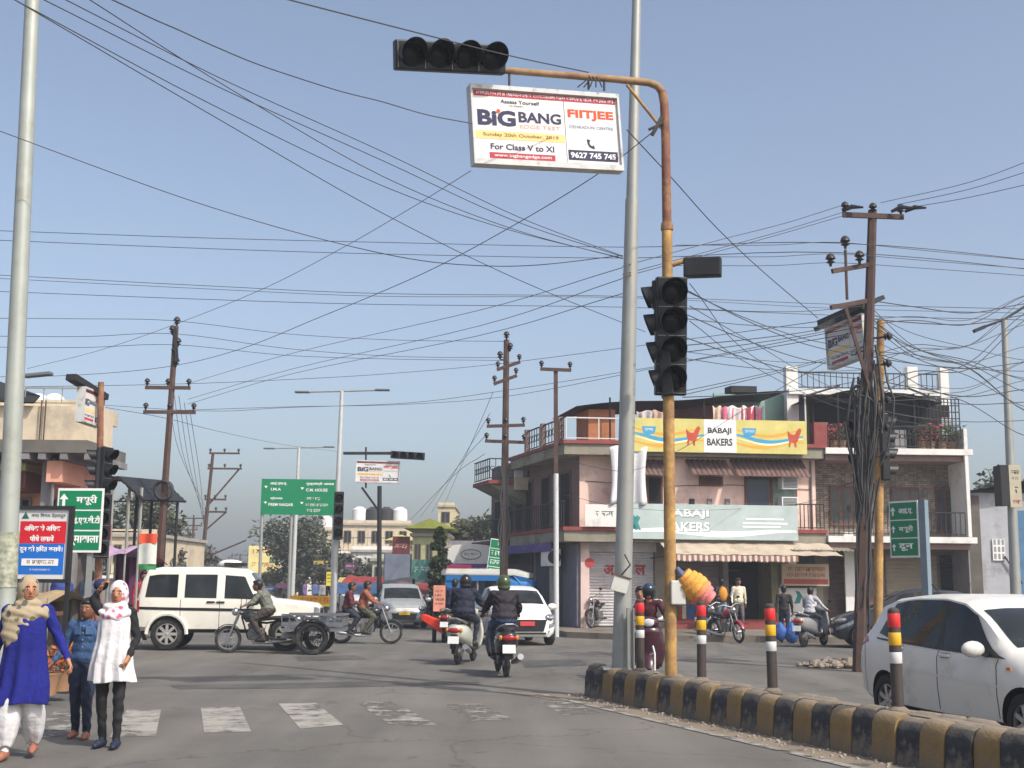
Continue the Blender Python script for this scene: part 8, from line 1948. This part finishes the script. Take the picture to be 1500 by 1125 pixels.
# goods on the near left corner: orange brown heaps in pots
r_ = random.Random(9)
for i, (px, py) in enumerate(((66, 1018), (88, 1012), (48, 1010), (104, 1002))):
    p_ = g(px, py, .13); pt = thing('flower_pot', 'pot of orange brown flowers on the left corner, %s' % ['nearest the boy', 'behind the boy', 'behind the woman in blue', 'farthest from the kerb'][i], 'plant pot', p_, 0, 'flower pots at the left corner')
    m_ = MB(); m_.lathe([(.13, 0), (.17, .22), (.19, .26), (.17, .26), (.15, .22)], n=14); m_.build('pot', P('terracotta_dull', (166, 128, 96), .8, var=.2), pt, smooth=40)
    m_ = MB()
    for q in range(150):
        d = Vector((r_.gauss(0, .5), r_.gauss(0, .5), abs(r_.gauss(.5, .4)))).normalized() * r_.uniform(.1, .34); c2 = Vector((0, 0, .30)) + d; s_ = r_.uniform(.02, .05); u_ = Vector((r_.gauss(0, 1), r_.gauss(0, 1), r_.gauss(0, 1))).normalized(); v_ = u_.orthogonal().normalized()
        m_.mat(0 if r_.random() < .55 else 1); m_.add([c2 - u_ * s_, c2 + v_ * s_ * .5, c2 + u_ * s_, c2 - v_ * s_ * .5], [(0, 1, 2, 3)])
    fl_ = m_.build('flowers', [P('rust_orange_petal', (186, 96, 54), .8, var=.3), P('dark_leaf', (66, 62, 40), .8, var=.3)], pt); fl_['kind'] = 'stuff'
# yellow barricade
c_ = g(456, 912); bc = thing('barricade', 'yellow metal road barricade behind the cargo tricycle', 'barricade', (c_.x, c_.y, 0), .04); YB_ = P('barricade_yellow', (226, 168, 40), .85, var=.15, dirt=(.35, .22, .08), dirt_amt=.3)
MB().b2((-.85, -.03, .62), (.95, .03, 1.02)).build('panel', YB_, bc); scribble(bc, 0, .86, 1.4, .16, P('print_brick', (190, 80, 60)), y=-.036); MB().b2((-.85, -.034, .62), (.95, -.031, .70)).build('reflective_strip', P('bright_yellow', (240, 214, 60), .9), bc)
for x_ in (-.8, .9):
    m_ = MB(); m_.tube([(x_, -.3, 0), (x_, 0, .62), (x_, .3, 0)], .025, 6); m_.build('leg', IRON, bc)

# blue passenger rickshaw
p_ = g(722, 930); rk = thing('auto_rickshaw', 'blue passenger rickshaw with pale roof behind the scooter riders', 'rickshaw', (p_.x, p_.y + 3.4, 0), math.radians(-8)); rk.scale = (1.18, 1.1, 1.06); BLUR = P('rickshaw_blue', (36, 120, 190), .85, rough=.35, var=.08)
def rk_sec(x, hw, z0, z1): return [(x, -hw, z0), (x, hw, z0), (x, hw, z1 - .15), (x, hw * .85, z1), (x, -hw * .85, z1), (x, -hw, z1 - .15)]
MB().loft([rk_sec(-1.35, .60, .35, .95), rk_sec(-1.2, .66, .3, 1.0), rk_sec(.75, .66, .3, 1.0), rk_sec(1.15, .5, .35, 1.05), rk_sec(1.35, .3, .5, 1.0)]).build('body', BLUR, rk, smooth=35)
m_ = MB(); m_.loft([rk_sec(-1.45, .62, 1.72, 1.86), rk_sec(-1.3, .72, 1.72, 1.92), rk_sec(.6, .72, 1.72, 1.92), rk_sec(1.05, .64, 1.62, 1.80)]); m_.build('roof', P('silver_sheet', (186, 186, 180), .9, rough=.4, var=.1), rk, smooth=35)
for x_ in (-1.3, -.4, .5):
    for y_ in (-.64, .64): MB().cyl((x_, y_, .95), (x_, y_, 1.75), .025, n=6).build('post', GALV, rk)
MB().add([(1.02, -.58, 1.72), (1.02, .58, 1.72), (1.30, .42, 1.0), (1.30, -.42, 1.0)], [(0, 1, 2, 3)]).build('windscreen', GLASS, rk)
for y_ in (-.67, .67): MB().b2((-1.3, y_ - .01, 1.0), (-.75, y_ + .01, 1.72)).build('side_curtain', BLUR, rk)
MB().add([(.6, -.725, 1.74), (1.06, -.66, 1.64), (1.36, -.50, 1.02), (.95, -.68, 1.30)], [(0, 1, 2, 3)]).build('side_flap', BLUR, rk)
MB().loft([rk_sec(.5, .715, 1.40, 1.715), rk_sec(1.02, .66, 1.36, 1.64), rk_sec(1.14, .60, 1.30, 1.55)]).build('front_hood', BLUR, rk, smooth=35)
for y_ in (-.70, .70): MB().b2((-1.3, y_ - .012, 1.55), (.5, y_ + .012, 1.72)).build('roof_valance', BLUR, rk)
for x_ in (-.9, .9): 
    for y_ in ((-.55, .55) if x_ < 0 else (0,)): moto_wheel(rk, (x_, y_, .24), .24, .05, False)
MB().b2((-1.1, -.55, .75), (-.6, .55, 1.0)).build('bench_seat', BLACKM, rk)

# ============================================================ trees
def leaf_mat(name, c0, c1):
    m = bpy.data.materials.new(name); m.use_nodes = True; n = m.node_tree.nodes; l = m.node_tree.links; b = n['Principled BSDF']; b.inputs['Roughness'].default_value = .6; b.inputs['Specular IOR Level'].default_value = .25
    tc = n.new('ShaderNodeTexCoord'); nz = n.new('ShaderNodeTexNoise'); nz.inputs['Scale'].default_value = 1.6; nz.inputs['Detail'].default_value = 5; l.new(tc.outputs['Object'], nz.inputs['Vector'])
    mx = n.new('ShaderNodeMix'); mx.data_type = 'RGBA'; l.new(nz.outputs['Fac'], mx.inputs[0]); mx.inputs[6].default_value = (*c0, 1); mx.inputs[7].default_value = (*c1, 1); l.new(mx.outputs[2], b.inputs['Base Color']); return m
LEAF = [leaf_mat('dusty_green_leaf', (.035, .045, .025), (.095, .10, .060)), leaf_mat('dark_conifer_leaf', (.020, .035, .014), (.06, .085, .03)), leaf_mat('grey_green_leaf', (.05, .055, .045), (.11, .11, .085))]
BARK = M('tree_bark', (.085, .065, .05), rough=.9, var=.3, scale=5, bump=.4)
def tree(label, px, pyt, Y, rad, kind=0, n=3200, conical=False, trunk=.3, leaf=.16, zb=None):
    p_ = at(px, 860, Y); H_ = at(px, pyt, Y).z; r_ = random.Random(int(px * 7 + Y)); root = thing('tree', label, 'tree', (p_.x, Y, 0)); zb = H_ * (.12 if conical else .28) if zb is None else zb
    m_ = MB(); m_.tube([(0, 0, 0), (.05, 0, H_ * .35), (-.05, .05, H_ * .65), (0, 0, H_ * .93)], [trunk * .55, trunk * .42, trunk * .25, .03], 8)
    cl = []
    nb = 34 if conical else 26
    for i in range(nb):
        if conical:
            t = r_.random() ** .8; z = zb + (H_ - zb) * t; rr = rad * (1 - t * .82) * r_.uniform(.45, 1.0); a = r_.random() * 6.283; c = Vector((math.cos(a) * rr, math.sin(a) * rr, z)); cr = rad * r_.uniform(.25, .42) * (1.15 - t * .7)
        else:
            a = r_.random() * 6.283; u = r_.uniform(-.8, 1); rr = rad * (1 - u * u * .75) ** .5 * r_.uniform(.3, .95); z = (zb + H_) / 2 + u * (H_ - zb) / 2 * .86; c = Vector((math.cos(a) * rr, math.sin(a) * rr, z)); cr = rad * r_.uniform(.22, .42)
        cl.append((c, cr)); m_.tube([(0, 0, max(H_ * .2, c.z - cr - abs(c.x) * .5)), c * .55 + Vector((0, 0, c.z * .42)), c], [trunk * .18, trunk * .10, .02], 5)
    m_.build('trunk', BARK, root, smooth=True)
    q = MB()
    for i in range(n):
        c, cr = r_.choice(cl); d = Vector((r_.gauss(0, 1), r_.gauss(0, 1), r_.gauss(0, .8))).normalized() * cr * r_.random() ** .4; p2 = c + d
        u_ = Vector((r_.gauss(0, 1), r_.gauss(0, 1), r_.gauss(0, .6))).normalized(); v_ = u_.cross(Vector((r_.gauss(0, 1), r_.gauss(0, 1), r_.gauss(0, 1)))).normalized(); s_ = leaf * r_.uniform(.6, 1.3)
        q.add([p2 - u_ * s_, p2 + v_ * s_ * .45, p2 + u_ * s_, p2 - v_ * s_ * .45], [(0, 1, 2, 3)])
    me = bpy.data.meshes.new('crown'); me.from_pydata(q.v, [], q.f); me.materials.append(LEAF[kind]); o = bpy.data.objects.new('crown', me); COL.objects.link(o); o.parent = root
    return root
tree('large dark dusty tree behind the wide green sign', 440, 762, 88, 3.6, 0, 5200, leaf=.20, zb=.8)
tree('slender conical tree beside the teal shop board', 643, 774, 46, .62, 1, 3600, conical=True, leaf=.10, zb=.6, trunk=.2)
tree('dark tree behind the white cloud sign', 700, 752, 66, 2.6, 0, 3600, leaf=.16)
tree('dark rounded tree left of the bakery side wing', 672, 764, 74, 2.4, 0, 3000, leaf=.17)
tree('low dusty tree right of the double lamp posts', 508, 815, 70, 1.9, 2, 2600, leaf=.15, zb=.6)
tree('hazy green tree by the left row of poles', 262, 788, 78, 2.6, 2, 3200, leaf=.17, zb=.6)
tree('green tree behind the market canopy', 196, 728, 62, 2.4, 0, 3000, leaf=.16)
tree('small leafy tree between the left poles', 238, 806, 60, 1.6, 2, 2200, leaf=.14, zb=.6)
tree('distant hazy tree at the left end of the street', 318, 832, 170, 4.5, 2, 2400, leaf=.35, zb=.5)
tree('distant hazy tree in the middle of the street end', 358, 836, 190, 4.5, 2, 2400, leaf=.35, zb=.5)
tree('distant hazy tree at the right end of the street', 392, 836, 165, 4.0, 2, 2400, leaf=.33, zb=.5)
tree('bushy tree beyond the low grey building', 1492, 690, 62, 2.6, 0, 2600, leaf=.17)
# far wood closing the horizon
r_ = random.Random(3); q = MB()
for i in range(15000):
    X_ = r_.uniform(-420, 420); Y_ = 330 + r_.uniform(0, 60); hh = 7 + 3 * math.sin(X_ * .06) + 2 * math.sin(X_ * .19 + 1); z_ = hh * r_.random() ** .7
    u_ = Vector((r_.gauss(0, 1), r_.gauss(0, 1), r_.gauss(0, .6))).normalized(); v_ = u_.orthogonal().normalized(); s_ = r_.uniform(.5, 1.1)
    p2 = Vector((X_, Y_, z_)); q.add([p2 - u_ * s_, p2 + v_ * s_ * .6, p2 + u_ * s_, p2 - v_ * s_ * .6], [(0, 1, 2, 3)])
me = bpy.data.meshes.new('far_wood'); me.from_pydata(q.v, [], q.f); me.materials.append(LEAF[2]); o = bpy.data.objects.new('far_wood', me); COL.objects.link(o); o['kind'] = 'stuff'; tag(o, 'far line of hazy trees closing the horizon', 'woodland')
# potted plants on the stone clad terrace
for i, px in enumerate((1222, 1232, 1350, 1362, 1380, 1394)):
    c_ = C.uz(px, 640, .45); pp = C.O + C.e * c_[0] + C.nv * .45; pt = thing('potted_plant', 'potted plant on the shaded terrace behind the railing, %s from the left' % ['first', 'second', 'third', 'fourth', 'fifth', 'sixth'][i], 'plant', (pp.x, pp.y, y2 if isinstance(y2, float) else C.uz(1340, 660)[1] + .06), 0, 'potted plants on the terrace')
    m_ = MB(); m_.lathe([(.12, 0), (.17, .28), (.18, .30), (.14, .30)], n=12); m_.build('pot', P('terracotta_dull', (166, 128, 96)), pt, smooth=40)
    m_ = MB()
    for q in range(90):
        d = Vector((r_.gauss(0, .5), r_.gauss(0, .5), r_.uniform(.1, 1.3))); p2 = Vector((0, 0, .3)) + d * .42; u_ = Vector((r_.gauss(0, 1), r_.gauss(0, 1), r_.gauss(.4, .6))).normalized(); v_ = u_.orthogonal().normalized(); s_ = r_.uniform(.05, .11); m_.add([p2 - u_ * s_, p2 + v_ * s_ * .35, p2 + u_ * s_, p2 - v_ * s_ * .35], [(0, 1, 2, 3)])
    m_.build('foliage', LEAF[1] if i % 3 else P('pink_petal', (180, 70, 80), .8), pt)

# ============================================================ haze
hm = bpy.data.materials.new('haze_air'); hm.use_nodes = True; n = hm.node_tree.nodes; n.remove(n['Principled BSDF']); pv = n.new('ShaderNodeVolumePrincipled'); pv.inputs['Color'].default_value = (.80, .86, .93, 1); pv.inputs['Density'].default_value = .0015; pv.inputs['Anisotropy'].default_value = .2
hm.node_tree.links.new(pv.outputs[0], n['Material Output'].inputs['Volume'])
o = MB().b2((-600, -60, -1.2), (600, 480, 16)).build('haze', hm); o['kind'] = 'stuff'
tag(o, 'thin pale dusty air over the whole street', 'haze')
